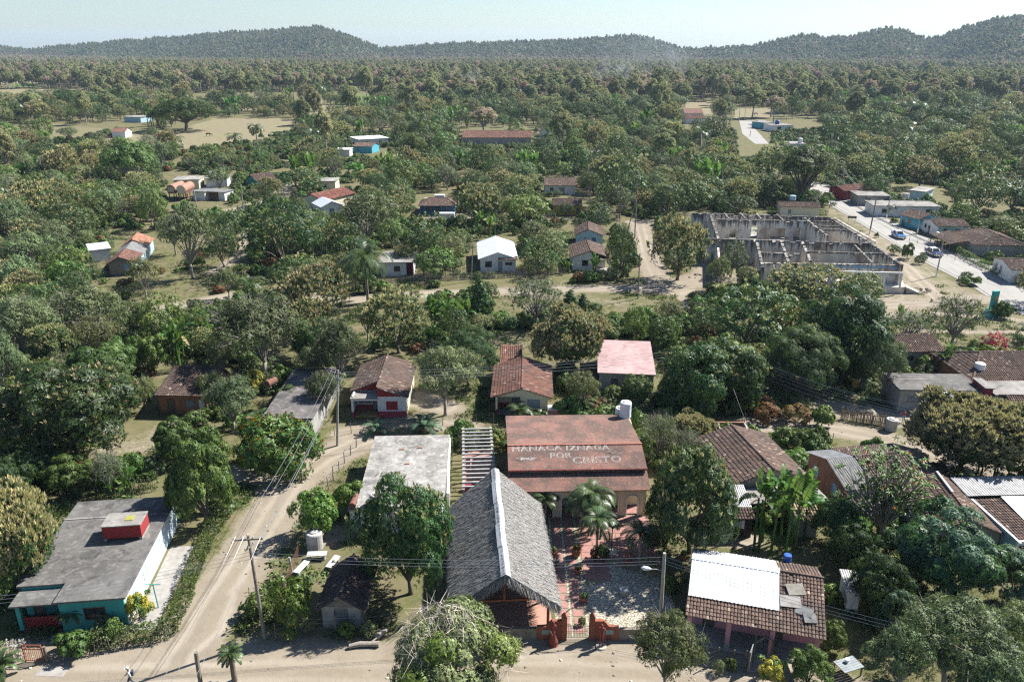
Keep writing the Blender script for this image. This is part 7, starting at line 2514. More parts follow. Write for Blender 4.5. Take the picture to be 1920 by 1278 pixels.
def car(P, rz, label, body, side, roof):
 t = thing('parked_car' if 'standing' in label else 'car', label, 'car', P, rz, 'old cars on the concrete road')
 # lower body lofted along x (front = +x): x, half width, sill, belt
 S = [(-2.55, .62, .52, .78), (-2.5, .82, .40, .92), (-2.2, .92, .32, 1.02), (-1.6, .95, .28, .98), (-.6, .96, .26, .93), (.6, .96, .26, .93), (1.3, .95, .28, .97), (2.0, .93, .32, .97), (2.4, .86, .38, .90), (2.5, .66, .46, .80)]
 mb = MB()
 rings = []
 for x, hw, zs, zb in S:
  zm = zs + (zb - zs) * .55
  rings.append([(x, -hw * .92, zs), (x, -hw, zm), (x, -hw * .96, zb - .04), (x, -hw * .80, zb), (x, 0, zb + .035), (x, hw * .80, zb), (x, hw * .96, zb - .04), (x, hw, zm), (x, hw * .92, zs)])
 v = [p for r in rings for p in r]
 n = 9
 f, mi = [], []
 for i in range(len(rings) - 1):
  for k in range(n - 1):
   f.append((i * n + k, (i + 1) * n + k, (i + 1) * n + k + 1, i * n + k + 1))
   mi.append(1 if k in (0, 7) and i >= 1 else 0)
  f.append((i * n, i * n + n - 1, (i + 1) * n + n - 1, (i + 1) * n))
  mi.append(0)
 f.append(tuple(range(n)))
 f.append(tuple((len(rings) - 1) * n + k for k in range(n - 1, -1, -1)))
 mi += [0, 0]
 mb.v, mb.f, mb.m = v, f, mi
 bo = mb.build('body', [body, side], t, smooth=False, bevel=.03)
 for s in (-1, 1):           # tail fins
  MB().add([(-2.5, s * .86, .9), (-1.3, s * .90, .95), (-2.52, s * .90, 1.15), (-2.5, s * .80, .9), (-1.3, s * .84, .95), (-2.52, s * .84, 1.15)], ((0, 1, 2), (5, 4, 3), (0, 2, 5, 3), (1, 4, 5, 2), (0, 3, 4, 1))).build('tail_fin', body, t)
 # greenhouse
 zb, zt = .97, 1.48
 lo_ = [(-1.55, -.78), (1.0, -.80), (1.0, .80), (-1.55, .78)]
 up_ = [(-1.15, -.62), (.42, -.64), (.42, .64), (-1.15, .62)]
 MB().add([(x, y, zb) for x, y in lo_] + [(x, y, zt) for x, y in up_], ((0, 1, 5, 4), (1, 2, 6, 5), (2, 3, 7, 6), (3, 0, 4, 7))).build('window_glass', M['glass'], t)
 ro = MB().add([(x * 1.03 - .02, y * 1.05, zt + .002) for x, y in up_] + [(x * .9, y * .85, zt + .08) for x, y in up_], ((0, 1, 5, 4), (1, 2, 6, 5), (2, 3, 7, 6), (3, 0, 4, 7), (4, 5, 6, 7), (3, 2, 1, 0))).build('roof', roof, t)
 for (a, b) in ((0, 4), (1, 5), (2, 6), (3, 7)):
  pa, pb = (*lo_[a % 4], zb), (*up_[b - 4], zt)
  MB().beam(pa, pb, .09, .09).build('pillar', roof, t)
 for y in (-1, 1):
  MB().beam((-.3, y * .80, zb), (-.35, y * .64, zt), .07, .07).build('pillar', roof, t)
 ch = mat('chrome_' + label[:6], (.55, .55, .56), (.45, .45, .46), 3, .2, .9)
 MB().beam((2.56, -.85, .5), (2.56, .85, .5), .10, .18).build('bumper', ch, t)
 MB().beam((-2.60, -.85, .5), (-2.60, .85, .5), .10, .18).build('bumper', ch, t)
 MB().box(2.49, -.5, .58, 2.54, .5, .78).build('grille', ch, t)
 for y in (-.72, .72):
  MB().tube([(2.38, y, .80), (2.50, y, .80)], .12, 10).build('headlight', M['whiteclean'], t)
  MB().tube([(-2.56, y, .82), (-2.48, y, .82)], .08, 8).build('taillight', M['redpaint'], t)
 for x in (-1.55, 1.6):
  for y in (-.86, .86):
   wo_ = thing_w = MB().tube([(x, y - .11, .33), (x, y + .11, .33)], .33, 16).build('wheel', M['black'], t)
   s = 1 if y > 0 else -1
   MB().tube([(x, y + s * .112, .33), (x, y + s * .125, .33)], .19, 12).build('rim', ch, wo_)
 return t

def road_dir(i):
 return Vector(RL[i]) - Vector(RL[i + 1])

def carpaint(n, c):
 return mat(n, c, tuple(x * .9 for x in c), 2, .25, .0, .6, bump=0)

d = Vector(RL[7]) - Vector(RL[8])
car(G(1684, 445, .02), math.atan2(d.y, d.x), 'bright blue old car with white roof driving down the concrete road', carpaint('car_blue', (.04, .16, .42)), M['metalwhite'], M['whiteclean'])
d = Vector(RL[6]) - Vector(RL[7])
car(G(1750, 478, .02), math.atan2(d.y, d.x), 'navy old car with white flanks and roof nearer the roadside pole', carpaint('car_navy', (.025, .04, .12)), M['whiteclean'], M['whiteclean'])
d = Vector(RL[10]) - Vector(RL[11])
car(G(1552, 370, .02), math.atan2(d.y, d.x), 'pale yellow car at the far end of the road under the open tree', carpaint('car_yellow', (.55, .42, .12)), M['whiteclean'], M['whiteclean'])

# ------------------------------------------------------------------ yard things
cement_tank(G(591, 1026, 0), .72, 1.65, 'large grey cement tank standing on the grass by the citrus tree')
cement_tank(G(1670, 805, 0), .68, 1.4, 'grey cement tank at the end of the cane fence')
cement_tank(G(1622, 727, 0), .62, 1.3, 'light blue plastic tank in the junk yard under the trees', None, 'bluecloth')
t = thing('water_drum', 'yellow drum in the junk yard beside the light blue tank', 'drum', G(1604, 727, 0), 0)
MB().lathe([(.5, 0), (.52, .1), (.52, 1.1), (.48, 1.15)], 14).build('drum', M['yellow'], t)
for px, py, c, lb in ((1575, 705, 'bluecloth', 'turquoise crate in the shaded junk yard'), (1597, 708, 'white', 'pale box in the shaded junk yard left of the drum'), (1618, 702, 'skyblue', 'pale blue cabinet in the shaded junk yard')):
 t = thing('storage_box', lb, 'box', G(px, py, 0), .2, 'boxes in the junk yard')
 MB().box(-.8, -.5, 0, .8, .5, 1.2).build('body', M[c], t, bevel=.03)
 MB().box(-.84, -.54, 1.203, .84, .54, 1.26).build('lid', M['slabplain'], t)
for (px, py, rz, lb, kind) in ((566, 1070, 1.25, 'white concrete bench nearest the net fence', 'b'), (595, 1047, .06, 'grey concrete table slab between two white benches', 't'), (625, 1060, 1.3, 'white concrete bench beside the shed with stones on it', 'b')):
 t = thing('bench' if kind == 'b' else 'garden_table', lb, 'bench' if kind == 'b' else 'table', G(px, py, 0), rz)
 L, wd, z = (1.7, .55, .48) if kind == 'b' else (1.7, .75, .55)
 MB().box(-L / 2, -wd / 2, z - .09, L / 2, wd / 2, z).build('seat' if kind == 'b' else 'tabletop', M['whiteclean'] if kind == 'b' else M['tank'], t, bevel=.015)
 for s in (-1, 1):
  MB().box(s * L * .36 - .09, -wd * .4, 0, s * L * .36 + .09, wd * .4, z - .092).build('leg', M['tank'], t)
 if 'stones' in lb:
  pass
t = thing('stone', 'round stone resting on the white bench beside the shed', 'stone', G(627, 1052, .48), 0)
MB().lathe([(.16, 0), (.2, .08), (.1, .2)], 8).build('rock', M['stone'], t)
t = thing('log', 'fallen grey log beside the bottom dirt road', 'log', G(683, 1212, 0), .15)
MB().tube([(-1.1, 0, .2), (-.3, .1, .22), (.5, .0, .2), (1.1, -.1, .22)], [.17, .2, .19, .22], 8).build('trunk', M['palebark'], t)
MB().tube([(.5, 0, .25), (.8, .35, .35), (1.0, .6, .3)], [.12, .09, .05], 6).build('stub', M['palebark'], t)
t = thing('log', 'short stump lying by the corner of the shed fence', 'log', G(714, 1192, 0), .9)
MB().tube([(-.5, 0, .22), (.5, 0, .26)], [.24, .22], 9).build('trunk', M['palebark'], t)
rr = random.Random(12)
for i, (px, py, lb) in enumerate(((1080, 1042, 'large clay pot on the sunny courtyard paving'), (1039, 1042, 'clay pot beside the thatch eave, upper one'), (1041, 1068, 'clay pot beside the thatch eave, lower one'), (1084, 1075, 'pale clay pot at the edge of the red panels'), (1095, 1128, 'small clay pot on the crazy paving behind the gate'), (1281, 1048, 'clay pot by the wall left of the white sheet roof'))):
 s = 1.3 if i == 0 else .8
 t = thing('clay_pot', lb, 'plant pot', G(px, py, .03), 0, 'clay pots in the courtyard')
 MB().lathe([(.2 * s, 0), (.32 * s, .25 * s), (.34 * s, .5 * s), (.37 * s, .52 * s), (.37 * s, .6 * s)], 14).build('pot', M['pot'], t)
 add_child('foliage', PROTO['shrub/N'][0][1], t, (0, 0, .5 * s), (0, 0, i), (.26, .26, .32))
t = thing('planter_block', 'small square stone block on the crazy paving', 'planter', G(1170, 1113, .03), .1)
MB().box(-.3, -.3, 0, .3, .3, .4).build('block', M['stone'], t)
MB().box(-.36, -.36, .402, .36, .36, .5).build('top', M['tank'], t)
t = thing('garden_lamp', 'slim black lamp post on a round base under the courtyard palms', 'lamp post', G(1146, 1037, 0), 0)
MB().lathe([(.55, 0), (.55, .25), (.3, .3)], 14).build('base', M['stone'], t)
MB().tube([(0, 0, .3), (0, 0, 2.6)], .05, 8).build('shaft', M['black'], t)
MB().lathe([(.1, 0), (.2, .1), (.2, .35), (.02, .5)], 10, (0, 0, 2.6)).build('lantern', M['black'], t)
t = thing('garden_bench', 'small wooden bench in the shade right of the lamp post', 'bench', G(1176, 1050, .03), 1.2)
MB().box(-.7, -.2, .4, .7, .2, .46).build('seat', M['terra'], t)
for s in (-1, 1):
 MB().box(s * .55 - .06, -.17, 0, s * .55 + .06, .17, .398).build('leg', M['terra'], t)
# clothesline behind the sheet roof house
a, b = G(1358, 985, 1.9), G(1398, 972, 1.9)
t = thing('clothesline', 'clothesline with small pink, blue and white cloths under the tiled kitchen', 'clothesline', (a.x, a.y, 0), 0)
MB().tube([(0, 0, 1.9), tuple((b - a) / 2 + Vector((0, 0, 1.78))), tuple((b - a) + Vector((0, 0, 1.9)))], .012, 4).build('line', M['wire'], t)
for i, cc in enumerate(((.55, .2, .35), (.15, .35, .55), (.6, .6, .6), (.1, .4, .45), (.5, .3, .45), (.65, .65, .68))):
 p = (b - a) * (.08 + .15 * i)
 hh = .45 + .2 * (i % 3)
 m_ = mat('cloth_%d' % i, cc, tuple(x * .9 for x in cc), 4, .9)
 MB().add([(p.x, p.y, 1.84), (p.x + .26, p.y + .03, 1.83), (p.x + .28, p.y - .02, 1.83 - hh), (p.x + .01, p.y + .02, 1.84 - hh), (p.x, p.y + .02, 1.84), (p.x + .26, p.y + .05, 1.83), (p.x + .28, p.y, 1.83 - hh), (p.x + .01, p.y + .04, 1.84 - hh)], ((0, 1, 2, 3), (7, 6, 5, 4), (0, 3, 7, 4), (1, 5, 6, 2), (3, 2, 6, 7))).build('cloth', m_, t)
t = thing('water_drum', 'grey drum under the clothesline', 'drum', G(1386, 996, 0), 0)
MB().lathe([(.38, 0), (.46, .2), (.48, .6), (.42, 1.0), (.3, 1.1)], 14).build('drum', M['metalgrey'], t)
# garden gate, table and white shack at lower right
P = G(1405, 1252, 0)
t = thing('garden_gate', 'grey-green wooden gate leaf standing open in front of the pink columns', 'gate', P, 1.1)
MB().box(-.5, -.03, .1, .5, .03, 1.8).build('gate_leaf', M['shutter'], t)
for x in (-.56, 1.6):
 MB().beam((x, 0, 0), (x, 0, 1.9), .1, .1, up=(0, 1, 0)).build('post', M['wood'], t)
t = thing('gate_frame', 'little wooden gate gable over the entry path', 'gate', G(1428, 1240, 0), .2)
for s in (-1, 1):
 MB().beam((s * .7, 0, 0), (s * .7, 0, 1.8), .09, .09, up=(0, 1, 0)).build('post', M['wood'], t)
 MB().beam((s * .75, 0, 1.75), (0, 0, 2.2), .09, .09).build('rafter', M['wood'], t)
sheet('paved_path', pxpoly([(1398, 1262), (1432, 1256), (1428, 1225), (1408, 1225)]), .012, M['slabplain'])
t = thing('garden_table', 'weathered slatted table with a white bucket at the bottom right', 'table', G(1588, 1262, 0), .35)
for i in range(6):
 MB().box(-.85, -.6 + i * .2, .82, .85, -.6 + i * .2 + .18, .87).build('slat', M['shutter'], t)
for sx in (-1, 1):
 for sy in (-1, 1):
  MB().box(sx * .75 - .04, sy * .5 - .04, 0, sx * .75 + .04, sy * .5 + .04, .818).build('leg', M['wood'], t)
t = thing('bucket', 'white bucket on the slatted table at the bottom right', 'bucket', G(1588, 1240, .87), 0)
MB().lathe([(.12, 0), (.15, .25), (.16, .26)], 12).build('pail', M['whiteclean'], t)
h = House('shack', 'small white block shack with rusty sheet roof between white sheet roof and big trees', 'shed', (1592, 1108), (1614, 1110), 1.9, 2.4)
h.walls(M['white'], h=1.85)
h.corr((-.2, -.2, 1.93), (1, 0, 0), (0, 2.8, .15), h.W + .4, 2.8, M['metalgrey'], .9, .18, .03)
# pole-built TV mast and small things on the roofs
t = thing('aerial_mast', 'thin green washing-line post beside the turquoise house', 'post', G(297, 1138, 0), 0)
MB().tube([(0, 0, 0), (-.1, 0, 2.2)], .05, 6).build('shaft', M['turq'], t)
MB().beam((-.7, 0, 2.2), (.5, 0, 2.2), .06, .06).build('crossbar', M['turq'], t)

# horse and cow on the far fields
def quadruped(P, rz, label, name, cat, m, sc=1.0, graze=True):
 J = [(0, 0, 1.15), (.55, 0, 1.18), (-.6, 0, 1.2), (.95, 0, 1.25 if not graze else 1.05), (1.35, 0, 1.6 if not graze else .6), (1.62, 0, 1.5 if not graze else .22),
  (.55, .17, .75), (.58, .17, .42), (.56, .17, .03), (.55, -.17, .75), (.50, -.17, .42), (.52, -.17, .03), (-.62, .17, .82), (-.74, .17, .48), (-.70, .17, .03), (-.62, -.17, .82), (-.70, -.17, .48), (-.62, -.17, .03), (-.85, 0, 1.15), (-.98, 0, .65)]
 rad = [.30, .28, .29, .2, .12, .08, .12, .065, .05, .12, .065, .05, .15, .07, .05, .15, .07, .05, .06, .03]
 E = [(0, 1), (0, 2), (1, 3), (3, 4), (4, 5), (1, 6), (6, 7), (7, 8), (1, 9), (9, 10), (10, 11), (2, 12), (12, 13), (13, 14), (2, 15), (15, 16), (16, 17), (2, 18), (18, 19)]
 me = bpy.data.meshes.new('body')
 me.from_pydata(J, E, [])
 o = bpy.data.objects.new('body', me)
 link(o)
 o.modifiers.new('skin', 'SKIN')
 for i, r_ in enumerate(rad):
  me.skin_vertices[0].data[i].radius = (r_, r_)
  me.skin_vertices[0].data[i].use_root = i == 0
 o.modifiers.new('sub', 'SUBSURF').render_levels = 1
 dg = bpy.context.evaluated_depsgraph_get()
 dg.update()
 out = bpy.data.meshes.new_from_object(o.evaluated_get(dg))
 bpy.data.objects.remove(o)
 out.materials.clear()
 out.materials.append(m)
 t = thing(name, label, cat, P, rz)
 add_child('body', out, t, sc=(sc,) * 3)
 hd = Vector(J[4]) * sc
 for s in (-1, 1):
  MB().tube([hd + Vector((0, s * .07, .08)), hd + Vector((-.05, s * .10, .24))], [.04, .01], 5).build('ear', m, t)

quadruped(G(391, 256, 0), .3, 'dark brown horse grazing on the dry paddock', 'horse', 'horse', mat('bay_coat', (.055, .03, .02), (.04, .022, .016), 4, .7), 1.25)
quadruped(G(1417, 217, 0), 2.8, 'reddish cow grazing beyond the road bend', 'cow', 'cow', mat('red_coat', (.24, .09, .05), (.19, .07, .04), 4, .8), 1.3)
# ------------------------------------------------------------------ planting
TREES = []      # (x, y, R)
KDESC = {
 'mango': ('mango_tree', 'tree', 'dark mango tree'), 'mangof': ('mango_tree', 'tree', 'mango tree with buff flower tips'), 'mangoh': ('mango_tree', 'tree', 'mango tree covered in pale tan blossom'),
 'broad': ('broadleaf_tree', 'tree', 'leafy mid-green tree'), 'citrus': ('citrus_tree', 'tree', 'bright green round citrus tree'), 'loose': ('grey_green_tree', 'tree', 'loose grey-green tree with pale limbs'),
 'olive': ('olive_green_tree', 'tree', 'thin olive-green tree'), 'sparse': ('sparse_tree', 'tree', 'nearly bare twiggy tree'), 'feather': ('feathery_tree', 'tree', 'feathery rounded tree'),
 'conical': ('conical_tree', 'tree', 'dark conical tree'), 'darkround': ('dark_tree', 'tree', 'very dark dense tree'), 'bluegreen': ('glossy_tree', 'tree', 'glossy blue-green tree'),
 'saman': ('umbrella_tree', 'tree', 'wide flat umbrella tree'), 'airy': ('airy_tree', 'tree', 'airy light green tree'), 'opentree': ('spreading_tree', 'tree', 'big open spreading tree'),
 'poplar': ('tall_tree', 'tree', 'tall yellow-green tree'), 'brown': ('bare_tree', 'tree', 'tall brownish leafless tree'), 'shrub': ('green_shrub', 'shrub', 'low green shrub'), 'greyshrub': ('grey_shrub', 'shrub', 'grey twiggy shrub'),
 'yellowshrub': ('yellow_shrub', 'shrub', 'golden yellow shrub'), 'redshrub': ('flowering_shrub', 'shrub', 'red flowering shrub'), 'russet': ('russet_shrub', 'shrub', 'rust-coloured shrub'), 'bloom': ('flowering_shrub', 'shrub', 'big shrub dotted with orange blossom'),
}
GROUPS = {'tree': 'trees among the village houses', 'shrub': 'shrubs around the yards'}
rt = random.Random(21)
USED = set()
PENDING = []

def plant(kind, P, Rr, Ht, label=None, yaw=None):
 nm, cat, _ = KDESC[kind]
 near = depth(P) < FAR_D
 key = kind + ('/N' if near and kind + '/N' in PROTO else '/M')
 if key not in PROTO:
  key = kind + '/N'
 tm, cm, R0, H0 = rt.choice(PROTO[key])
 t = thing(nm, label, cat, (P[0], P[1], 0), rt.uniform(0, 6.283) if yaw is None else yaw, GROUPS[cat] if cat == 'shrub' else GROUPS[cat])
 s = Rr / R0
 sz = Ht / H0
 sz = max(.6 * s, min(1.7 * s, sz))
 t.scale = (s * rt.uniform(.92, 1.1), s * rt.uniform(.88, 1.08), sz)
 add_child('trunk', tm, t)
 add_child('crown' if cat == 'tree' else 'foliage', cm, t)
 TREES.append((P[0], P[1], Rr))
 if label:
  USED.add(label)
 else:
  PENDING.append((t, kind, P[0], P[1], Rr))
 return t

def T(kind, bx, by, ty, w_, label=None):
 P = G(bx, by, 0)
 Rr = w_ / 2 * depth(P) / FPX
 Ht = max(1.2, hgt(P.y + .3 * Rr, ty))
 return plant(kind, P, Rr, Ht, label)

# --- the trees one can point to
for a in [
 ('mangoh', 48, 1118, 905, 170, 'mango tree in full cream blossom left of the turquoise house'),
 ('mango', 150, 862, 676, 235, 'big rounded mango tree left of the sunny lawn'),
 ('broad', 385, 985, 808, 150, 'broad leafy tree at the hedge end above the dirt road'),
 ('broad', 330, 868, 780, 95, None), ('mango', 770, 1112, 893, 168, 'tall leafy mango tree between shed and thatched hall'),
 ('mango', 1292, 1035, 812, 185, 'big dark mango tree shading the right end of the restaurant'),
 ('citrus', 600, 1005, 918, 82, 'bright green citrus tree beside the grey cement tank'), ('citrus', 655, 965, 900, 70, 'darker citrus tree by the rusty barrel'),
 ('citrus', 552, 1180, 1086, 86, 'bright green round tree at the corner of the shed fence'),
 ('olive', 1245, 1300, 1135, 170, 'loose olive-green tree hiding the low wall right of the gate'),
 ('mangoh', 1800, 893, 728, 225, 'large blossom-covered mango tree behind the narrow gable house'),
 ('bluegreen', 1770, 1120, 948, 210, 'glossy blue-green tree above the bottom right corner'), ('bluegreen', 1700, 1080, 985, 140, None), ('bluegreen', 1895, 1140, 1020, 150, None),
 ('loose', 1770, 1290, 1105, 260, 'pale leafy tree filling the bottom right corner'), ('loose', 1900, 1260, 1120, 160, None), ('loose', 1680, 1310, 1160, 150, None), ('loose', 1840, 1350, 1190, 200, None), ('bluegreen', 1665, 1190, 1095, 95, None), ('darkround', 1590, 1075, 985, 90, None), ('darkround', 1640, 1150, 1035, 110, None),
 ('sparse', 1232, 865, 745, 75, 'slim thinly leaved tree at the back corner of the restaurant'), ('sparse', 1280, 868, 800, 90, None),
 ('loose', 440, 812, 700, 115, None), ('loose', 612, 782, 690, 80, None), ('loose', 598, 722, 640, 90, None), ('loose', 330, 478, 400, 70, None), ('broad', 135, 560, 480, 85, None), ('olive', 430, 560, 500, 50, None), ('mango', 420, 500, 425, 70, None), ('olive', 405, 765, 690, 70, None), ('broad', 290, 700, 625, 70, None), ('loose', 495, 712, 540, 225, 'wide grey-green tree with bare twigs above the damp, shade-darkened flat roof'),
 ('loose', 60, 690, 545, 150, None), ('loose', 165, 660, 530, 150, None), ('olive', 250, 640, 560, 100, None), ('loose', 20, 780, 610, 120, None), ('broad', 300, 640, 545, 90, None),
 ('mangof', 590, 615, 490, 150, 'mango tree with buff flowers behind the wide grey-green tree'), ('mangof', 748, 662, 538, 135, 'mango tree with pale flower tips beside the banana row'),
 ('loose', 640, 735, 570, 105, 'slender grey tree left of the white and maroon house'), ('feather', 878, 722, 608, 112, 'feathery dark green tree between the two maroon-skirted houses'),
 ('loose', 835, 778, 640, 150, 'loose tree with leaning trunks between the two maroon-skirted houses'), ('olive', 780, 640, 590, 80, None), ('olive', 905, 630, 585, 70, None),
 ('conical', 898, 598, 513, 58, 'dark conical tree on the near edge of the dirt road'), ('conical', 1068, 590, 540, 42, None), ('conical', 1093, 580, 548, 30, None),
 ('sparse', 1005, 615, 514, 140, 'bare umbrella-shaped tree in the weedy clearing'),
 ('mangof', 1075, 698, 565, 130, 'dark flowering mango tree left of the pink flat roof'), ('broad', 1190, 645, 565, 55, None), ('olive', 1092, 775, 690, 90, None), ('shrub', 1070, 780, 740, 60, None),
 ('darkround', 1163, 520, 400, 68, 'dense dark tree right of the columned porch house'), ('mangof', 1270, 525, 398, 122, 'round mango tree with bare trunk at the dirt crossroads'),
 ('mango', 1370, 520, 448, 58, 'small dark tree standing inside the ruin'), ('olive', 1345, 560, 470, 60, None), ('olive', 1400, 545, 495, 60, None),
 ('mango', 1390, 665, 520, 180, 'big dark tree below the roofless ruin'), ('mangof', 1500, 575, 488, 150, 'flowering mango tree in front of the ruin porch'), ('darkround', 1575, 705, 540, 170, 'wide dark tree beside the tamarind dome'),
 ('feather', 1490, 742, 612, 135, 'smooth dome-shaped feathery tree under the power lines'), ('mango', 1300, 775, 640, 145, 'dark mango tree at the leaning pole'), ('broad', 1240, 660, 585, 80, None),
 ('olive', 1610, 600, 505, 110, None), ('sparse', 1780, 655, 545, 130, 'twisted thin-crowned tree before the turquoise monument'), ('sparse', 1700, 655, 575, 110, None), ('loose', 1650, 745, 610, 85, 'pale loose tree beside the junk yard'),
 ('redshrub', 1865, 668, 622, 50, 'bright red bougainvillea bush at right'), ('russet', 1843, 665, 643, 40, 'rust red bush beside the bougainvillea'), ('yellowshrub', 1885, 667, 652, 32, 'yellow-green bush right of the bougainvillea'), ('shrub', 1828, 660, 638, 30, None), ('russet', 1915, 668, 655, 30, None),
 ('yellowshrub', 264, 1165, 1108, 58, 'golden yellow shrub at the corner of the turquoise house'), ('bloom', 530, 872, 778, 160, 'great rounded shrub dotted with orange blossom by the dirt road'),
 ('yellowshrub', 478, 735, 690, 36, 'yellow shrub beside the red barrel roof'), ('broad', 1515, 1290, 1205, 90, 'bright green shrubby tree at the bottom edge'), ('yellowshrub', 1445, 1285, 1230, 60, 'yellowing shrub by the little gate gable'),
 ('greyshrub', 205, 1185, 1150, 46, None), ('shrub', 145, 1222, 1178, 65, None), ('shrub', 215, 1200, 1160, 40, None), ('mango', 60, 905, 815, 130, None), ('broad', 135, 925, 850, 110, None), ('broad', 215, 905, 850, 80, None), ('sparse', 210, 930, 830, 70, None),
 ('darkround', 20, 960, 860, 110, None), ('olive', 275, 560, 476, 72, 'small yellowish tree in front of the long plank house'), ('loose', 362, 522, 382, 115, 'tree with pale trunk in the yard by the long plank house'),
 ('darkround', 535, 512, 365, 165, 'large dark tree beside the shaded yard'), ('mango', 800, 498, 404, 85, 'dark tree behind the crimson porch house'), ('loose', 690, 470, 355, 140, None), ('olive', 760, 505, 455, 60, None), ('olive', 845, 510, 440, 75, None), ('loose', 795, 520, 470, 50, None),
 ('mangof', 900, 428, 340, 88, 'mango tree with tan flowers right of the deep blue house'), ('broad', 985, 425, 358, 100, None), ('mango', 1165, 398, 288, 115, 'massive mango tree above the dirt crossroads'), ('olive', 1000, 470, 410, 70, None), ('mango', 1030, 500, 430, 80, None), ('broad', 1000, 505, 450, 60, None),
 ('opentree', 1500, 378, 262, 125, 'big open tree with spreading limbs beside the road'), ('darkround', 1385, 402, 362, 70, 'low rounded bush-like tree behind the ruin'), ('darkround', 1062, 407, 378, 32, 'round clipped-looking bush before the ochre yellow house'),
 ('airy', 250, 358, 248, 132, 'large airy light green tree above the rusty tanks'), ('saman', 350, 245, 180, 118, 'broad umbrella tree at the edge of the paddock'), ('saman', 1095, 235, 187, 108, 'flat-topped umbrella tree among the distant trees'), ('saman', 1785, 245, 200, 105, 'dark flat umbrella tree behind the royal palms'),
 ('mangof', 1778, 338, 254, 80, 'rounded mango tree with rusty tips in the right distance'), ('mangof', 1723, 352, 293, 68, None), ('mango', 1830, 402, 320, 105, 'wide dark mango mass behind the mint and white house'), ('mango', 1895, 400, 330, 80, None), ('broad', 1800, 425, 375, 60, None), ('olive', 1870, 445, 400, 70, None),
 ('darkround', 1640, 372, 322, 60, None), ('broad', 1890, 455, 415, 60, None), ('shrub', 1700, 485, 455, 26, None), ('greyshrub', 1676, 477, 458, 24, None), ('greyshrub', 1722, 495, 478, 18, None), ('greyshrub', 1730, 490, 470, 16, None), ('shrub', 1676, 418, 408, 14, None), ('shrub', 1643, 445, 438, 8, None),
 ('mangof', 120, 412, 335, 80, None), ('mangof', 75, 440, 340, 95, None), ('loose', 30, 470, 370, 95, None), ('loose', 60, 520, 430, 110, None), ('broad', 180, 430, 360, 80, None), ('loose', 110, 480, 410, 80, None), ('loose', 415, 365, 312, 55, 'rounded tree hiding the small white flat roof'), ('mango', 565, 365, 315, 85, None),
 ('mangof', 510, 385, 330, 60, None), ('mango', 440, 470, 385, 85, None), ('broad', 290, 430, 350, 70, None), ('darkround', 150, 590, 510, 70, None), ('olive', 470, 640, 560, 60, None), ('broad', 100, 560, 500, 60, None),
 ('brown', 908, 258, 196, 62, 'bare pinkish tree standing before the long red tile roof'), ('darkround', 975, 232, 200, 32, 'black-green round tree right of the bare pinkish tree'), ('broad', 968, 265, 225, 40, None),
 ('loose', 130, 268, 236, 44, None), ('mango', 60, 254, 222, 44, None), ('broad', 15, 262, 228, 50, None), ('greyshrub', 180, 262, 248, 30, None), ('loose', 290, 268, 238, 40, 'grey bush-like tree beside the small paddock house'), ('poplar', 1410, 222, 160, 42, 'tall yellow-green tree at left of the group beyond the road bend'), ('poplar', 1445, 220, 150, 55, 'tallest yellow-green tree of the group beyond the road bend'), ('brown', 1450, 232, 175, 40, 'russet leafless tree in front of the group beyond the road bend'), ('poplar', 1500, 212, 152, 38, None), ('mango', 1485, 222, 170, 30, None), ('poplar', 1520, 205, 160, 30, None),
 ('mango', 1620, 265, 200, 65, None), ('mango', 1560, 280, 215, 75, None), ('mango', 1340, 275, 215, 55, None), ('mangof', 1440, 345, 270, 70, None), ('mangof', 1360, 345, 280, 70, None), ('mango', 1305, 350, 280, 60, None), ('russet', 1210, 600, 578, 34, None), ('russet', 1490, 792, 755, 60, None), ('russet', 1440, 790, 755, 50, None), ('shrub', 1540, 800, 760, 45, None),
 ('shrub', 1870, 595, 565, 26, None), ('shrub', 1882, 597, 568, 24, None), ('olive', 1255, 615, 560, 70, None), ('greyshrub', 1310, 600, 565, 60, None), ('broad', 1265, 745, 690, 60, None), ('shrub', 1090, 800, 770, 50, None), ('shrub', 1130, 795, 760, 60, None), ('broad', 1155, 760, 720, 50, None),
 ('mango', 1190, 760, 700, 60, None), ('shrub', 1250, 800, 765, 60, None), ('olive', 690, 640, 560, 70, None), ('broad', 540, 770, 720, 60, None), ('olive', 420, 700, 640, 70, None), ('broad', 370, 650, 580, 60, None), ('loose', 210, 740, 660, 80, None), ('broad', 20, 870, 790, 80, None), ('olive', 275, 770, 700, 60, None), ('shrub', 365, 800, 770, 50, None),
 ('darkround', 1560, 1020, 930, 90, None), ('olive', 1215, 1090, 1040, 40, None), ('shrub', 1255, 1110, 1080, 40, None), ('darkround', 1225, 1030, 980, 50, None), ('shrub', 1550, 1130, 1090, 50, None), ('broad', 1560, 1215, 1160, 60, None),
 ('greyshrub', 580, 1182, 1160, 36, None), ('shrub', 648, 1192, 1165, 34, None), ('greyshrub', 690, 1190, 1165, 36, None), ('shrub', 545, 1200, 1182, 30, None), ('shrub', 1000, 985, 955, 28, None), ('russet', 1118, 1046, 1022, 24, None), ('darkround', 1130, 1050, 1020, 26, None), ('broad', 1010, 1005, 965, 30, None),
 ('shrub', 1090, 1172, 1158, 16, None), ('greyshrub', 1345, 1260, 1235, 26, None), ('shrub', 1370, 1255, 1230, 24, None),
]:
 T(*a)

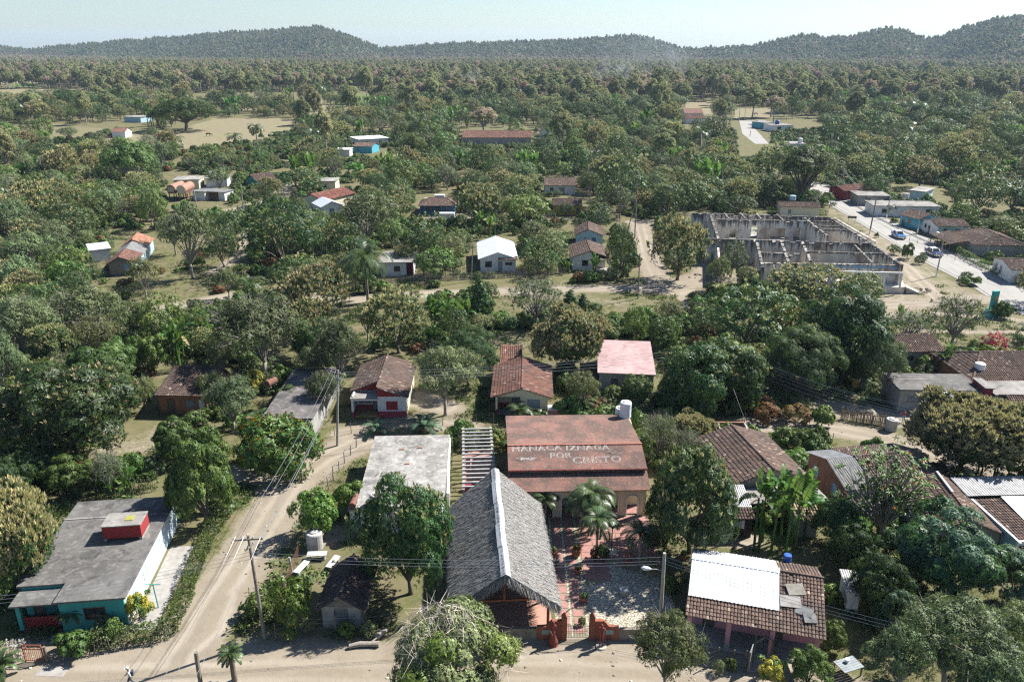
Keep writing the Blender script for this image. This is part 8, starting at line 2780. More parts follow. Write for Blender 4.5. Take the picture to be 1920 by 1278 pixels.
# --- vine-smothered dead tree at the bottom edge: one special tree
P = G(845, 1335, 0)
Rv = 130 * depth(P) / FPX
Hv = hgt(P.y + .3 * Rv, 1122)
me, C, cr = make_crown('crown', 901, 'dome', Rv, .6, Hv, 46, 7000, 6, .25, .11, ('lf_loose', 'lf_citrus', 'vine'), 0, twigs=500, twig_L=.9, twig_W=.035, mixm=.3, crs=.85)
t = thing('vine_covered_tree', 'low tree smothered in pale dead vines at the bottom edge before the thatched hall', 'tree', P, 0, GROUPS['tree'])
add_child('crown', me, t)
add_child('trunk', make_trunk('trunk', C, cr, .6, Hv, .25, 5, 'palebark', 14), t)
r9 = np.random.default_rng(77)
n = 2600
d = rdir(r9, n)
d[:, 2] = np.abs(d[:, 2])
base = np.array([0, 0, Hv * .42]) + d * np.array([Rv * .93, Rv * .93, Hv * .56])
fl = np.stack([d[:, 0] * .15, d[:, 1] * .15, np.full(n, -.6)], 1) + .75 * rdir(r9, n)
sel = vnoise(base[:, 0], base[:, 2], 1.3, 3) > .55
add_child('dead_vines', np_mesh('dead_vines', strip_quads(base[sel], fl[sel], rdir(r9, sel.sum()), r9.uniform(.5, 1.7, sel.sum()), .035, .15), [M['vine']]), t)['kind'] = 'stuff'
TREES.append((P.x, P.y, Rv))

# --- plumeria-like tree with leaf rosettes at the branch ends
P = G(1650, 1022, 0)
Rv = 88 * depth(P) / FPX
Hv = hgt(P.y + .3 * Rv, 808)
r9 = np.random.default_rng(55)
t = thing('rosette_tree', 'tree with leaf rosettes on bare forked branches before the corrugated and tile roof', 'tree', P, 0, GROUPS['tree'])
C, cr = crown_shape('dome', 210, Rv * 1.15, 1.2, Hv, r9)
C[:, :2] *= r9.uniform(.5, 1.05, (210, 1))
wh_n = 16
PP = np.repeat(C, wh_n, 0) + rdir(r9, 210 * wh_n) * .05
az = r9.uniform(0, 6.28, len(PP))
el = r9.uniform(-.35, .8, len(PP))
D = np.stack([np.cos(az) * np.cos(el), np.sin(az) * np.cos(el), np.sin(el)], 1)
add_child('crown', np_mesh('crown', leaf_quads(PP, D, np.tile([0, 0, 1.0], (len(PP), 1)) + .3 * rdir(r9, len(PP)), r9.uniform(.28, .5, len(PP)), .13, .25), [M['lf_broad'], M['lf_orange']], (r9.uniform(0, 1, len(PP)) < .03).astype(int)), t)
add_child('trunk', make_trunk('trunk', C[::3], np.ones(70), 1.2, Hv, .22, 6, 'palebark', 70, .6), t)
TREES.append((P.x, P.y, Rv))

# --- palms
for kind, bx, by, hy, ln, n, lb in [
 ('coconut', 690, 568, 488, 52, 22, 'tall coconut palm with drooping fronds by the dirt road'), ('coconut', 468, 556, 532, 30, 16, 'young coconut palm at the bend of the dirt road'),
 ('coconut', 440, 275, 258, 18, 14, 'coconut palm at the right edge of the paddock'), ('royal', 482, 268, 240, 16, 14, 'dark bushy palm right of the paddock'), ('coconut', 330, 280, 262, 18, 14, 'coconut palm in front of the paddock'), ('coconut', 35, 222, 198, 18, 14, 'distant palm at the far left'),
 ('coconut', 862, 312, 285, 24, 15, 'palm with pale old fronds among the central trees'), ('coconut', 1698, 262, 238, 20, 15, 'coconut palm with yellowing fronds in front of the royal palms'), ('royal', 1718, 238, 200, 17, 14, 'tall royal palm, right one of the close pair'), ('royal', 1698, 220, 198, 16, 14, 'tall royal palm, left one of the close pair'), ('royal', 1632, 202, 170, 13, 13, 'lone royal palm against the far forest'),
 ('coconut', 1600, 232, 218, 17, 13, 'coconut palm left of the royal palm pair'), ('royal', 1778, 160, 146, 9, 11, 'tiny royal palm at the far right'), ('coconut', 565, 248, 228, 16, 13, 'palm beyond the paddock beside dark trees'), ('coconut', 1560, 272, 258, 18, 13, 'palm below the dark trees near the road bend'), ('coconut', 10, 340, 318, 22, 14, 'palm at the left edge in the trees'),
 ('areca', 1108, 995, 940, 46, 18, 'feathery palm against the restaurant arcade'), ('areca', 1092, 990, 948, 40, 15, 'second feathery palm against the arcade, left of the taller one'), ('areca', 1118, 1045, 985, 40, 18, 'sunlit palm in the middle of the courtyard'), ('areca', 1198, 1055, 1005, 38, 16, 'shaded palm right of the courtyard lamp post'), ('areca', 1022, 975, 940, 30, 10, 'small palm at the corner of thatch and arcade'),
 ('areca', 975, 790, 775, 28, 12, 'small bright palm in front of the cream and maroon house'), ('areca', 1013, 790, 780, 20, 9, 'little palm left of the pinkish cistern'), ('cycad', 487, 800, 788, 30, 22, 'spiky sago palm left of the orange-blossom shrub'), ('silver', 795, 812, 802, 32, 14, 'silvery young palm at the path, right one'), ('silver', 704, 812, 805, 26, 12, 'silvery young palm at the path, left one'),
 ('cycad', 8, 1268, 1248, 34, 22, 'small sago palm at the bottom left corner'), ('cycad', 440, 1275, 1228, 26, 26, 'spiky narrow-leaved small palm at the bottom edge of the dirt road'), ('areca', 1918, 648, 620, 22, 10, 'palm at the right edge beyond the bougainvillea'), ('areca', 1668, 405, 392, 14, 9, 'small roadside palm before the stained flat roof'), ('areca', 1655, 395, 383, 12, 9, 'second small roadside palm before the stained flat roof'),
 ('cycad', 138, 1180, 1152, 24, 20, 'pointed-leaf plant against the turquoise front wall'),
]:
 P = G(bx, by, 0)
 hh = max(.25, hgt(P.y, hy))
 sc = ln * depth(P) / FPX / {'coconut': 3.3, 'royal': 2.5, 'areca': 1.55, 'cycad': 1.0, 'silver': 1.1}[kind]
 palm(kind, P, hh, sc, n, lb, int(bx), dry=2 if 'pale old' in lb or 'yellowing' in lb else 0)
 TREES.append((P.x, P.y, 1.5))

# --- bananas near enough to show their leaves
for bx, by, ty, n, spr, lb in [
 (1440, 1028, 900, 6, 1.6, 'tall clump of bananas behind the white sheet roof, left half'), (1490, 1022, 905, 5, 1.5, 'tall clump of bananas behind the white sheet roof, right half'), (1772, 708, 655, 4, 1.0, 'lush banana plants behind the long grey flat roof'), (1872, 905, 845, 3, .8, 'banana plant beside the blue side wall at right'), (1835, 888, 870, 2, .7, 'small banana plant left of the blue side wall'),
 (345, 690, 605, 5, 1.4, 'banana clump above the shaded brick house'), (215, 705, 650, 6, 2.0, 'banana clump behind the big rounded mango'), (165, 705, 665, 4, 1.8, 'banana plants left of the clump behind the big rounded mango'), (830, 610, 560, 7, 2.0, 'row of bananas right of the flowering mango, left part'), (862, 612, 562, 5, 1.6, 'row of bananas right of the flowering mango, right part'),
 (265, 755, 705, 4, 1.2, 'banana leaves at the shaded edge of the big rounded mango'), (60, 905, 860, 5, 1.6, 'bananas in deep shade at the left edge'), (230, 925, 880, 4, 1.2, 'bananas in the shade behind the turquoise house'), (1695, 600, 570, 4, 1.5, 'banana plant at the edge of the dark tree before the ruin'), (1062, 512, 485, 3, 1.0, 'young bananas left of the columned porch house'), (1118, 515, 478, 3, .9, 'banana plant in front of the columned porch'),
 (510, 390, 368, 3, 1.0, 'young banana by the dirt yard near the teal porch house'), (915, 445, 405, 5, 2.2, 'bananas behind the white metal-roofed house'), (640, 500, 455, 6, 2.5, 'bananas left of the coconut palm'), (1775, 1045, 1000, 3, 1.0, 'banana leaves among the glossy trees at right'), (1700, 745, 715, 2, .6, 'banana by the junk yard tree'),
]:
 P = G(bx, by, 0)
 top = hgt(P.y, ty)
 hh = max(1.0, top - 1.6)
 banana_clump(P, n, hh, lb, int(bx + by), spr, min(1.25, max(.7, top / 4)))
 TREES.append((P.x, P.y, spr))

# --- hedges
def hedge(pts, hh, wd, mats, label, seed, sticks=0, dens=70, L=.17, W=.085, name='hedge', cat='hedge'):
 r = np.random.default_rng(seed)
 w = [G(*p, 0) for p in pts]
 t = thing(name, label, cat, w[0], 0)
 Ps, Ds = [], []
 for a, b in zip(w[:-1], w[1:]):
  ln = (b - a).length
  n = int(ln * dens)
  u = r.uniform(0, 1, n)
  nr = np.array([-(b - a).y, (b - a).x, 0]) / ln
  th = r.uniform(0, 2 * np.pi, n)
  bump = .75 + .5 * vnoise(a.x + (b.x - a.x) * u, a.y + (b.y - a.y) * u, .9, seed)
  cy = np.cos(th) * wd / 2 * bump
  cz = hh * .5 + np.sin(th) * hh * .5 * bump
  p = np.array(a - w[0])[None] + np.array(b - a)[None] * u[:, None] + nr * cy[:, None]
  p[:, 2] = np.maximum(cz, .05)
  Ps.append(p)
  Ds.append(nr * np.cos(th)[:, None] + np.array([0, 0, 1]) * np.sin(th)[:, None])
 P, Dn = np.concatenate(Ps), np.concatenate(Ds)
 PP, dd = np.repeat(P, 6, 0), np.repeat(Dn, 6, 0)
 n = len(PP)
 D = dd * .5 + rdir(r, n)
 mi = (vnoise(PP[:, 0] + 50, PP[:, 1], 1.1, seed + 1) > .5).astype(int) if len(mats) > 1 else np.zeros(n, int)
 add_child('foliage', np_mesh('foliage', leaf_quads(PP + rdir(r, n) * .1, D, rdir(r, n), L * r.uniform(.6, 1.3, n), W, .1), [M[q] for q in mats], mi, tone=r.uniform(0, 1, n) ** 4), t)
 if sticks:
  mb = MB()
  rr_ = random.Random(seed)
  for a, b in zip(w[:-1], w[1:]):
   k = int((b - a).length / sticks)
   nr = Vector((-(b - a).y, (b - a).x, 0)).normalized()
   for i in range(k):
    p = a.lerp(b, (i + rr_.random() * .7) / k) - w[0] - nr * (wd * .45)
    mb.tube([p, p + Vector((rr_.uniform(-.12, .12), rr_.uniform(-.08, .08), hh * rr_.uniform(.6, .95)))], [.04, .028], 5)
  mb.build('stakes', M['wood'], t)['kind'] = 'stuff'
 return t

hedge([(118, 1222), (200, 1212), (318, 1192)], 1.5, .9, ('lf_loose', 'lf_broad'), 'dusty stake-backed hedge in front of the turquoise house', 31, .28)
hedge([(318, 1192), (345, 1135), (366, 1070), (398, 1000), (425, 965)], 1.35, 1.1, ('lf_loose', 'lf_citrus'), 'dusty green hedge bordering the dirt road beside the turquoise house', 32)
hedge([(-40, 1240), (50, 1228)], 1.3, .9, ('lf_loose', 'twig'), 'grey hedge left of the red iron gate', 33)
hedge([(1787, 470), (1833, 497), (1880, 518), (1925, 540)], 1.5, 1.4, ('lf_broad', 'lf_loose'), 'long hedge along the footway at right', 34)
hedge([(455, 374), (478, 362), (503, 345)], 1.5, 1.2, ('lf_loose', 'lf_loose'), 'grey-green hedge beside the teal porch house', 35, L=.3, W=.15, dens=40)
hedge([(213, 562), (250, 556), (284, 548)], 2.2, 1.6, ('lf_dark', 'lf_broad'), 'thick dark hedge below the long plank house', 36, .4)
hedge([(1436, 398), (1500, 401), (1552, 404)], 1.3, 1.0, ('lf_broad', 'lf_dark'), 'clipped hedge in front of the pale yellow house', 37, L=.25, W=.12, dens=50)
hedge([(145, 938), (210, 925), (296, 915)], 1.9, 1.2, ('lf_dark', 'lf_broad'), 'dark hedge behind the flat roof of the turquoise house', 38, .35)
hedge([(1440, 828), (1490, 818), (1540, 822)], 1.0, .9, ('lf_broad', 'lf_citrus'), 'low green hedge at the plot right of the brown gable house', 39)
hedge([(835, 935), (838, 880), (842, 825)], 1.7, .8, ('lf_broad', 'lf_loose'), 'climbing greenery on the narrow wall between flat roof and pergola', 40)
hedge([(1420, 400), (1395, 400), (1345, 398)], 1.8, 1.6, ('lf_dark', 'lf_broad'), 'row of bushes behind the back wall of the ruin', 41, L=.3, W=.15, dens=40)
hedge([(1120, 790), (1180, 785), (1235, 800)], 1.1, 2.2, ('lf_broad', 'lf_loose'), 'scrubby bushes behind the restaurant', 42)
hedge([(1250, 850), (1290, 835), (1330, 830)], 1.2, 2.2, ('lf_loose', 'lf_citrus'), 'thin scrub right of the restaurant roof', 43)

# --- fill the village woodland in between, keeping houses, roads and clearings open
CLEAR = [(640, 640, 1060, 800), (1120, 635, 1235, 730), (1680, 625, 1920, 790), (1330, 780, 1540, 960), (840, 780, 1260, 1200), (670, 815, 850, 960), (0, 910, 330, 1220), (480, 680, 600, 790), (290, 672, 395, 770), (205, 415, 345, 530),
  (885, 440, 972, 525), (708, 466, 780, 530), (1065, 430, 1145, 515), (780, 355, 856, 420), (1290, 392, 1720, 560), (1550, 335, 1920, 600), (310, 320, 430, 390), (450, 310, 540, 400), (598, 335, 672, 392), (1030, 364, 1096, 402), (1015, 328, 1084, 362), (860, 236, 1000, 272), (655, 248, 735, 286),
  (1375, 218, 1530, 285), (1455, 368, 1545, 402), (345, 222, 545, 268), (110, 230, 225, 262), (1175, 410, 1260, 560), (1285, 1010, 1560, 1220), (400, 800, 680, 1278), (560, 1000, 700, 1200), (1640, 530, 1920, 625), (200, 790, 340, 900), (940, 520, 1300, 640), (380, 470, 480, 600), (980, 380, 1060, 425), (1500, 750, 1720, 900), (1830, 800, 1920, 1040), (205, 225, 270, 252), (1380, 222, 1448, 300), (640, 540, 940, 562), (240, 550, 450, 600), (1556, 340, 1640, 420), (1700, 340, 1740, 372), (1280, 198, 1325, 226)]

def allowed(x, y, Rr, Ht, k=.55):
 P = Vector((x, y, 0))
 for fx, fy, fr in FOOT:
  if (fx - x) ** 2 + (fy - y) ** 2 < (fr + Rr * .75) ** 2:
   return False
 for tx, ty, tr in TREES:
  if (tx - x) ** 2 + (ty - y) ** 2 < ((tr + Rr) * k) ** 2:
   return False
 cx, cy = PX((x, y, Ht * .6))
 dp = depth((x, y, Ht * .6))
 rp = Rr * FPX / dp
 for a, b, c, d in CLEAR:
  if cx + rp * .8 > a and cx - rp * .8 < c and cy + rp * .75 > b and cy - rp * .85 < d:
   return False
 return -rp < cx < 1920 + rp and cy < 1278 + rp

MIX = [('mango', 22), ('mangof', 15), ('mangoh', 6), ('loose', 20), ('olive', 9), ('broad', 13), ('darkround', 6), ('feather', 3), ('sparse', 3)]
ROADPOLY = [tuple(q) for q in RL] + [(q[0] + 4, q[1] + 2) for q in RR[::-1]]
KL = [k for k, n in MIX for _ in range(n)]
covx = {}

def cover1(x, y):
 d, dry, gr = cover_at(np.array([[x]]), np.array([[y]]))
 return d[0, 0], dry[0, 0]

count, tries = 0, 0
cands = []
rs = random.Random(5)
while tries < 16000 and count < 290:
 tries += 1
 y = 60 + (255 - 60) * rs.random() ** .8
 x = rs.uniform(-.70, .70) * (y + 15)
 kind = rs.choice(KL)
 Rr = rs.uniform(2.4, 4.9)
 Ht = Rr * rs.uniform(1.25, 1.75) + 1.0
 if not allowed(x, y, Rr, Ht, .52):
  continue
 d_, dry_ = cover1(x, y)
 if d_ > .25 or dry_ > .5:
  continue
 plant(kind, Vector((x, y, 0)), Rr, Ht)
 count += 1
# undergrowth shrubs nearer the camera
count2, tries = 0, 0
while tries < 5000 and count2 < 120:
 tries += 1
 y = 45 + 120 * rs.random()
 x = rs.uniform(-.72, .72) * (y + 15)
 Rr = rs.uniform(.7, 1.6)
 Ht = Rr * rs.uniform(.9, 1.4)
 P = Vector((x, y, 0))
 d_, dry_ = cover1(x, y)
 if d_ > .12 or dry_ > .5 or in_poly(np.array([x]), np.array([y]), ROADPOLY)[0]:
  continue
 if any((fx - x) ** 2 + (fy - y) ** 2 < (fr + Rr * .4) ** 2 for fx, fy, fr in FOOT):
  continue
 cx, cy = PX((x, y, .5))
 if 830 < cx < 1280 and 900 < cy < 1220 or 500 < cx < 720 and 1010 < cy < 1200 or cx < 345 and cy > 930 or 640 < cx < 930 and 770 < cy < 830 or not (0 < cx < 1920):
  continue
 plant(rs.choice(('shrub', 'shrub', 'greyshrub', 'greyshrub', 'russet') if rs.random() < .5 else ('shrub', 'greyshrub')), P, Rr, Ht)
 count2 += 1

# --- words for the trees that have no label yet: kind + nearest thing one can find
by_label = {}

def rel_phrase(dx, dy, d, phrase):
 if abs(dx) > abs(dy) * 1.1:
  return ('right of ' if dx > 0 else 'left of ') + phrase
 return ('behind ' if dy > 0 else 'in front of ') + phrase

for t, kind, x, y, Rr in PENDING:
 kd = KDESC[kind][2]
 size = 'small ' if Rr < (2.8 if KDESC[kind][1] == 'tree' else 1.0) else ('large ' if Rr > (4.3 if KDESC[kind][1] == 'tree' else 1.4) else '')
 opts = []
 for ph, lx, ly in nearest_land((x, y), 6):
  opts.append(size + kd + ' ' + rel_phrase(x - lx, y - ly, 0, ph))
 done = False
 for o in opts[:5]:
  if o not in USED:
   t['label'] = o
   USED.add(o)
   done = True
   break
 if not done:
  n2 = nearest_land((x, y), 5)
  for i, j in ((0, 1), (0, 2), (1, 2), (0, 3), (1, 3), (2, 3), (0, 4)):
   o = '%s%s between %s and %s' % (size, kd, n2[i][0], n2[j][0])
   if o not in USED and len(o.split()) <= 16:
    t['label'] = o
    USED.add(o)
    done = True
    break
 if not done:
  t['label'] = opts[0]
  by_label.setdefault(opts[0], []).append(t)

# --- far woodland, plain forest and hill forest: nobody could count it

def gn_scatter(name, pts, sc, rz, idx, protos):
 """one object: points that carry copies of the proto meshes"""
 coll = bpy.data.collections.new(name + '_kinds')
 for i, me in enumerate(protos):
  coll.objects.link(bpy.data.objects.new('kind_%02d' % i, me))
 me = bpy.data.meshes.new(name)
 me.vertices.add(len(pts))
 me.vertices.foreach_set('co', np.ascontiguousarray(pts, dtype=np.float32).reshape(-1))
 for nm, typ, val in (('sc', 'FLOAT_VECTOR', sc), ('rz', 'FLOAT', rz), ('pick', 'INT', idx)):
  a = me.attributes.new(nm, typ, 'POINT')
  if typ == 'FLOAT_VECTOR':
   a.data.foreach_set('vector', np.ascontiguousarray(val, dtype=np.float32).reshape(-1))
  else:
   a.data.foreach_set('value', np.asarray(val, dtype=np.float32 if typ == 'FLOAT' else np.int32))
 me.update()
 o = bpy.data.objects.new(name, me)
 link(o)
 ng = bpy.data.node_groups.new(name, 'GeometryNodeTree')
 ng.interface.new_socket('Geometry', in_out='INPUT', socket_type='NodeSocketGeometry')
 ng.interface.new_socket('Geometry', in_out='OUTPUT', socket_type='NodeSocketGeometry')
 N = ng.nodes.new
 gi, go = N('NodeGroupInput'), N('NodeGroupOutput')
 ci = N('GeometryNodeCollectionInfo')
 ci.inputs['Collection'].default_value = coll
 ci.inputs['Separate Children'].default_value = True
 ci.inputs['Reset Children'].default_value = True
 ip = N('GeometryNodeInstanceOnPoints')
 ip.inputs['Pick Instance'].default_value = True

 def attr(nm, typ):
  a = N('GeometryNodeInputNamedAttribute')
  a.data_type = typ
  a.inputs['Name'].default_value = nm
  return a.outputs['Attribute']
 cx = N('ShaderNodeCombineXYZ')
 L_ = ng.links.new
 L_(attr('rz', 'FLOAT'), cx.inputs[2])
 L_(gi.outputs[0], ip.inputs['Points'])
 L_(ci.outputs[0], ip.inputs['Instance'])
 L_(attr('pick', 'INT'), ip.inputs['Instance Index'])
 L_(attr('sc', 'FLOAT_VECTOR'), ip.inputs['Scale'])
 e2r = N('FunctionNodeEulerToRotation')
 L_(cx.outputs[0], e2r.inputs[0])
 L_(e2r.outputs[0], ip.inputs['Rotation'])
 L_(ip.outputs[0], go.inputs[0])
 m = o.modifiers.new('scatter', 'NODES')
 m.node_group = ng
 return tag(o, kind='stuff')

FARP = []
FIDX = {}
for kk_ in ('mango', 'mangof', 'mangoh', 'loose', 'broad', 'olive', 'darkround', 'poplar', 'brown', 'saman', 'sparse', 'feather', 'airy'):
 FIDX[kk_] = list(range(len(FARP), len(FARP) + len(PROTO[kk_ + '/M'])))
 for tm, cm, R0, H0 in PROTO[kk_ + '/M']:
  FARP.append((join_mesh('tree', [cm, tm]), R0, H0))
FIDX['banana'] = [len(FARP), len(FARP) + 1]
FARP += [(BAN_FAR[0], 3.0, 4.2), (BAN_FAR[1], 3.0, 4.2), (PALM_FAR, 4.0, 7)]
FIDX['palm'] = [len(FARP) - 1]
rf = np.random.default_rng(9)

def clear_mask(x, y, z):
 d = y * CT + (CAM_Z - z) * ST
 cx = 960 + FPX * x / d
 cy = 639 - FPX * (y * ST + (z - CAM_Z) * CT) / d
 keep = np.ones(len(x), bool)
 rp = 4.8 * FPX / d
 for a, b, c, e in CLEAR:
  keep &= ~((cx + rp * .9 > a) & (cx - rp * .9 < c) & (cy + rp * .6 > b) & (cy - rp * .8 < e))
 return keep, cx, cy

def far_set(n, y0, y1, kinds_fn, minsp, power=1.0):
 y = y0 + (y1 - y0) * rf.uniform(0, 1, n) ** power
 x = rf.uniform(-.72, .72, n) * (y + 20)
 keep, cx, cy = clear_mask(x, y, np.full(n, 4.0))
 d, dry, gr = cover_at(x[None], y[None])
 keep &= (d[0] < .3) & (dry[0] < .5) & (gr[0] < .5)
 road = in_poly(x, y, FARROAD) | in_poly(x, y, RL + RR[::-1])
 keep &= ~road
 for fx, fy, fr in FOOT:
  keep &= (x - fx) ** 2 + (y - fy) ** 2 > (fr + 2.0) ** 2
 for tx, ty, tr in TREES:
  keep &= (x - tx) ** 2 + (y - ty) ** 2 > (tr * .8 + 2.0) ** 2
 x, y = x[keep], y[keep]
 # thin out to the wanted spacing
 cell = {}
 sel = []
 for i in range(len(x)):
  k = (int(x[i] // minsp), int(y[i] // minsp))
  ok = True
  for a in (-1, 0, 1):
   for b in (-1, 0, 1):
    for j in cell.get((k[0] + a, k[1] + b), ()):
     if (x[i] - x[j]) ** 2 + (y[i] - y[j]) ** 2 < minsp ** 2:
      ok = False
      break
    if not ok:
     break
   if not ok:
    break
  if ok:
   cell.setdefault(k, []).append(i)
   sel.append(i)
 x, y = x[sel], y[sel]
 kinds, scl = kinds_fn(x, y)
 return x, y, kinds, scl

def finish(name, x, y, z, kinds, size):
 idx, sc = np.zeros(len(x), int), np.zeros((len(x), 3))
 for i, k in enumerate(kinds):
  j = FIDX[k][int(rf.integers(0, len(FIDX[k])))]
  idx[i] = j
  R_ = size[i]
  s = R_ / FARP[j][1]
  sc[i] = (s * rf.uniform(.85, 1.2), s, s * rf.uniform(.75, 1.3))
 return gn_scatter(name, np.stack([x, y, z], 1), sc, rf.uniform(0, 6.28, len(x)), idx, [p[0] for p in FARP])

def village_kinds(x, y):
 ks = [k for k, n in (('mango', 24), ('mangof', 16), ('mangoh', 8), ('loose', 18), ('broad', 12), ('darkround', 8), ('olive', 6), ('banana', 13), ('poplar', 4), ('palm', 4), ('sparse', 5), ('feather', 4), ('airy', 4)) for _ in range(n)]
 k = [ks[int(i)] for i in rf.integers(0, len(ks), len(x))]
 s = rf.uniform(2.0, 5.6, len(x)) * (1 + np.clip((y - 350) / 900, 0, .35))
 return k, s

x, y, k, s = far_set(9000, 150, 640, village_kinds, 6.2, .8)
far_wood = finish('woodland', x, y, np.zeros(len(x)), k, s)

def plain_kinds(x, y):
 v = vnoise(x, y, 170, 5)
 u = vnoise(x, y, 60, 6)
 far = np.clip((y - 700) / 1100, 0, 1)
 k = []
 r = rf.uniform(0, 1, len(x))
 for i in range(len(x)):
  b = .16 + .40 * far[i] * (v[i] > .42) + .15 * (u[i] > .6)
  g = .08 + .12 * (v[i] < .35)
  if r[i] < b:
   k.append('brown')
  elif r[i] < b + g * .5:
   k.append(('mango', 'darkround', 'broad', 'loose')[int(r[i] * 9973) % 4])
  else:
   k.append('poplar')
 return k, rf.uniform(3.0, 5.2, len(x)) * np.clip(1.25 - (y - 600) / 2600, .72, 1.1)

x, y, k, s = far_set(52000, 600, 1950, plain_kinds, 5.0, .85)
# open meadows between the groves
kp = (vnoise(x / 3, y, 110, 8) + .25 * vnoise(x, y, 60, 9) > .50) | (y > 1350)
x, y, k, s = x[kp], y[kp], [a for a, b in zip(k, kp) if b], s[kp]
finish('plain_forest', x, y, np.zeros(len(x)), k, s)
n = 170000
y = 1250 + (3100 - 1250) * rf.uniform(0, 1, n)
x = rf.uniform(-.72, .72, n) * (y + 20)
z = hill_z(x, y)
kp = ((z > 0) & (y < np.interp(960 + FPX * x / (y * CT + 30), [p[0] for p in RIDGE_D], [p[1] for p in RIDGE_D]) + 70)) | ((y > 1800) & (z <= 0) & (rf.uniform(0, 1, n) < .8))
x, y, z = x[kp], y[kp], np.maximum(z[kp], 0)
v = vnoise(x, y, 240, 12)
low = z < 12
k = []
r = rf.uniform(0, 1, len(x))
for i in range(len(x)):
 pb = .5 if low[i] and v[i] > .35 else .07
 k.append('brown' if r[i] < pb else ('broad', 'mango', 'darkround', 'loose', 'poplar')[int(r[i] * 7919) % 5])
finish('hill_forest', x, y, z - .6, k, rf.uniform(2.0, 3.7, len(x)))

# --- undergrowth between the trees
UB = []
for kk_ in ('shrub', 'greyshrub', 'citrus', 'russet'):
 tm, cm, R0, H0 = PROTO[kk_ + '/M'][0]
 UB.append((cm, R0))
n = 26000
y = 62 + (420 - 62) * rf.uniform(0, 1, n) ** .9
x = rf.uniform(-.72, .72, n) * (y + 16)
d, dry, gr = cover_at(x[None], y[None])
kp = (d[0] < .1) & (dry[0] < .5) & (gr[0] < .5) & ~in_poly(x, y, RL + RR[::-1]) & (vnoise(x, y, 14, 21) + .5 * vnoise(x, y, 5, 22) > .62)
for fx, fy, fr in FOOT:
 kp &= (x - fx) ** 2 + (y - fy) ** 2 > (fr * .95 + .6) ** 2
dd_ = y * CT + CAM_Z * ST
cx, cy = 960 + FPX * x / dd_, 639 - FPX * (y * ST - CAM_Z * CT) / dd_
for a, b, c, e in ((1380, 224, 1448, 300), (640, 660, 1060, 815), (690, 500, 1070, 545), (880, 440, 975, 530), (1060, 430, 1150, 520), (700, 465, 790, 535), (775, 355, 860, 420), (205, 430, 340, 530), (310, 330, 430, 395), (1120, 640, 1235, 735), (1290, 395, 1720, 545), (400, 810, 850, 1278), (840, 900, 1280, 1278), (0, 900, 335, 1278), (1380, 780, 1560, 830), (1640, 540, 1920, 625), (930, 545, 1290, 600), (1280, 1010, 1560, 1278), (200, 790, 340, 880), (380, 480, 470, 545)):
 kp &= ~((cx > a) & (cx < c) & (cy > b) & (cy < e))
x, y = x[kp], y[kp]
idx = np.searchsorted([.42, .78, .95], rf.uniform(0, 1, len(x)))
s = rf.uniform(.7, 1.7, len(x)) / np.array([q[1] for q in UB])[idx]
gn_scatter('undergrowth', np.stack([x, y, np.zeros(len(x)) - .05], 1), np.stack([s, s, s * rf.uniform(.7, 1.3, len(x))], 1), rf.uniform(0, 6.28, len(x)), idx, [q[0] for q in UB])

# --- loose stones on the dirt
def pebble(seed):
 r_ = random.Random(seed)
 return MB().lathe([(.09, -.02), (.11, .02), (.06, .07)], 5).mesh('stone', M['rubble' if seed else 'stone'])

n = 9000
y = 42 + 110 * rf.uniform(0, 1, n)
x = rf.uniform(-.7, .7, n) * (y + 14)
d, dry, gr = cover_at(x[None], y[None])
kp = (d[0] > .3) & (vnoise(x, y, 2.5, 31) > .5) & ~in_poly(x, y, RL + RR[::-1])
x, y = x[kp], y[kp]
s = rf.uniform(.25, 1.1, len(x)) ** 1.5
gn_scatter('gravel', np.stack([x, y, np.zeros(len(x))], 1), np.stack([s, s * 1.3, s], 1), rf.uniform(0, 6.28, len(x)), rf.integers(0, 2, len(x)), [pebble(0), pebble(1)])

# --- grass tufts and weeds on the open ground near by
r9 = np.random.default_rng(4)

def tuft(n, L, W, m, seed, spread=.16, up=1.0):
 r = np.random.default_rng(seed)
 P = np.stack([r.normal(0, spread, n), r.normal(0, spread, n), np.zeros(n)], 1)
 D = rdir(r, n) * .6 + np.array([0, 0, up])
 return np_mesh('tuft', leaf_quads(P, D, rdir(r, n), L * r.uniform(.5, 1.2, n), W, .25), [M[m]])

TUFT = [tuft(26, .30, .03, 'lf_olive', 1), tuft(26, .26, .03, 'lf_dry', 2, .2), tuft(34, .30, .09, 'lf_broad', 3, .22, .5), tuft(34, .34, .08, 'lf_loose', 4, .25, .6), tuft(20, .20, .03, 'lf_citrus', 5)]
n = 34000
y = 38 + (190 - 38) * r9.uniform(0, 1, n) ** 1.1
x = r9.uniform(-.72, .72, n) * (y + 16)
d, dry, gr = cover_at(x[None], y[None])
dens = vnoise(x, y, 3.2, 3) * .6 + vnoise(x, y, 11, 4) * .6
kp = (d[0] + .25 * r9.uniform(-1, 1, n) < .25) & (dens > .52) & ~in_poly(x, y, RL + RR[::-1])
cx0, cy0 = c0.x, c0.y
kp &= ~((x > cx0 - .2) & (x < cx0 + cw) & (y > cy0) & (y < cy0 + cdp))
for q in (h1, h2, h3, h4, hp, h6, h7):
 lx_ = (x - q.o.x) * math.cos(q.rz) + (y - q.o.y) * math.sin(q.rz)
 ly_ = -(x - q.o.x) * math.sin(q.rz) + (y - q.o.y) * math.cos(q.rz)
 kp &= ~((lx_ > -.3) & (lx_ < q.W + (2.6 if q is h1 else .3)) & (ly_ > -.3) & (ly_ < q.D + .3))
x, y = x[kp], y[kp]
wd = vnoise(x, y, 6, 7)
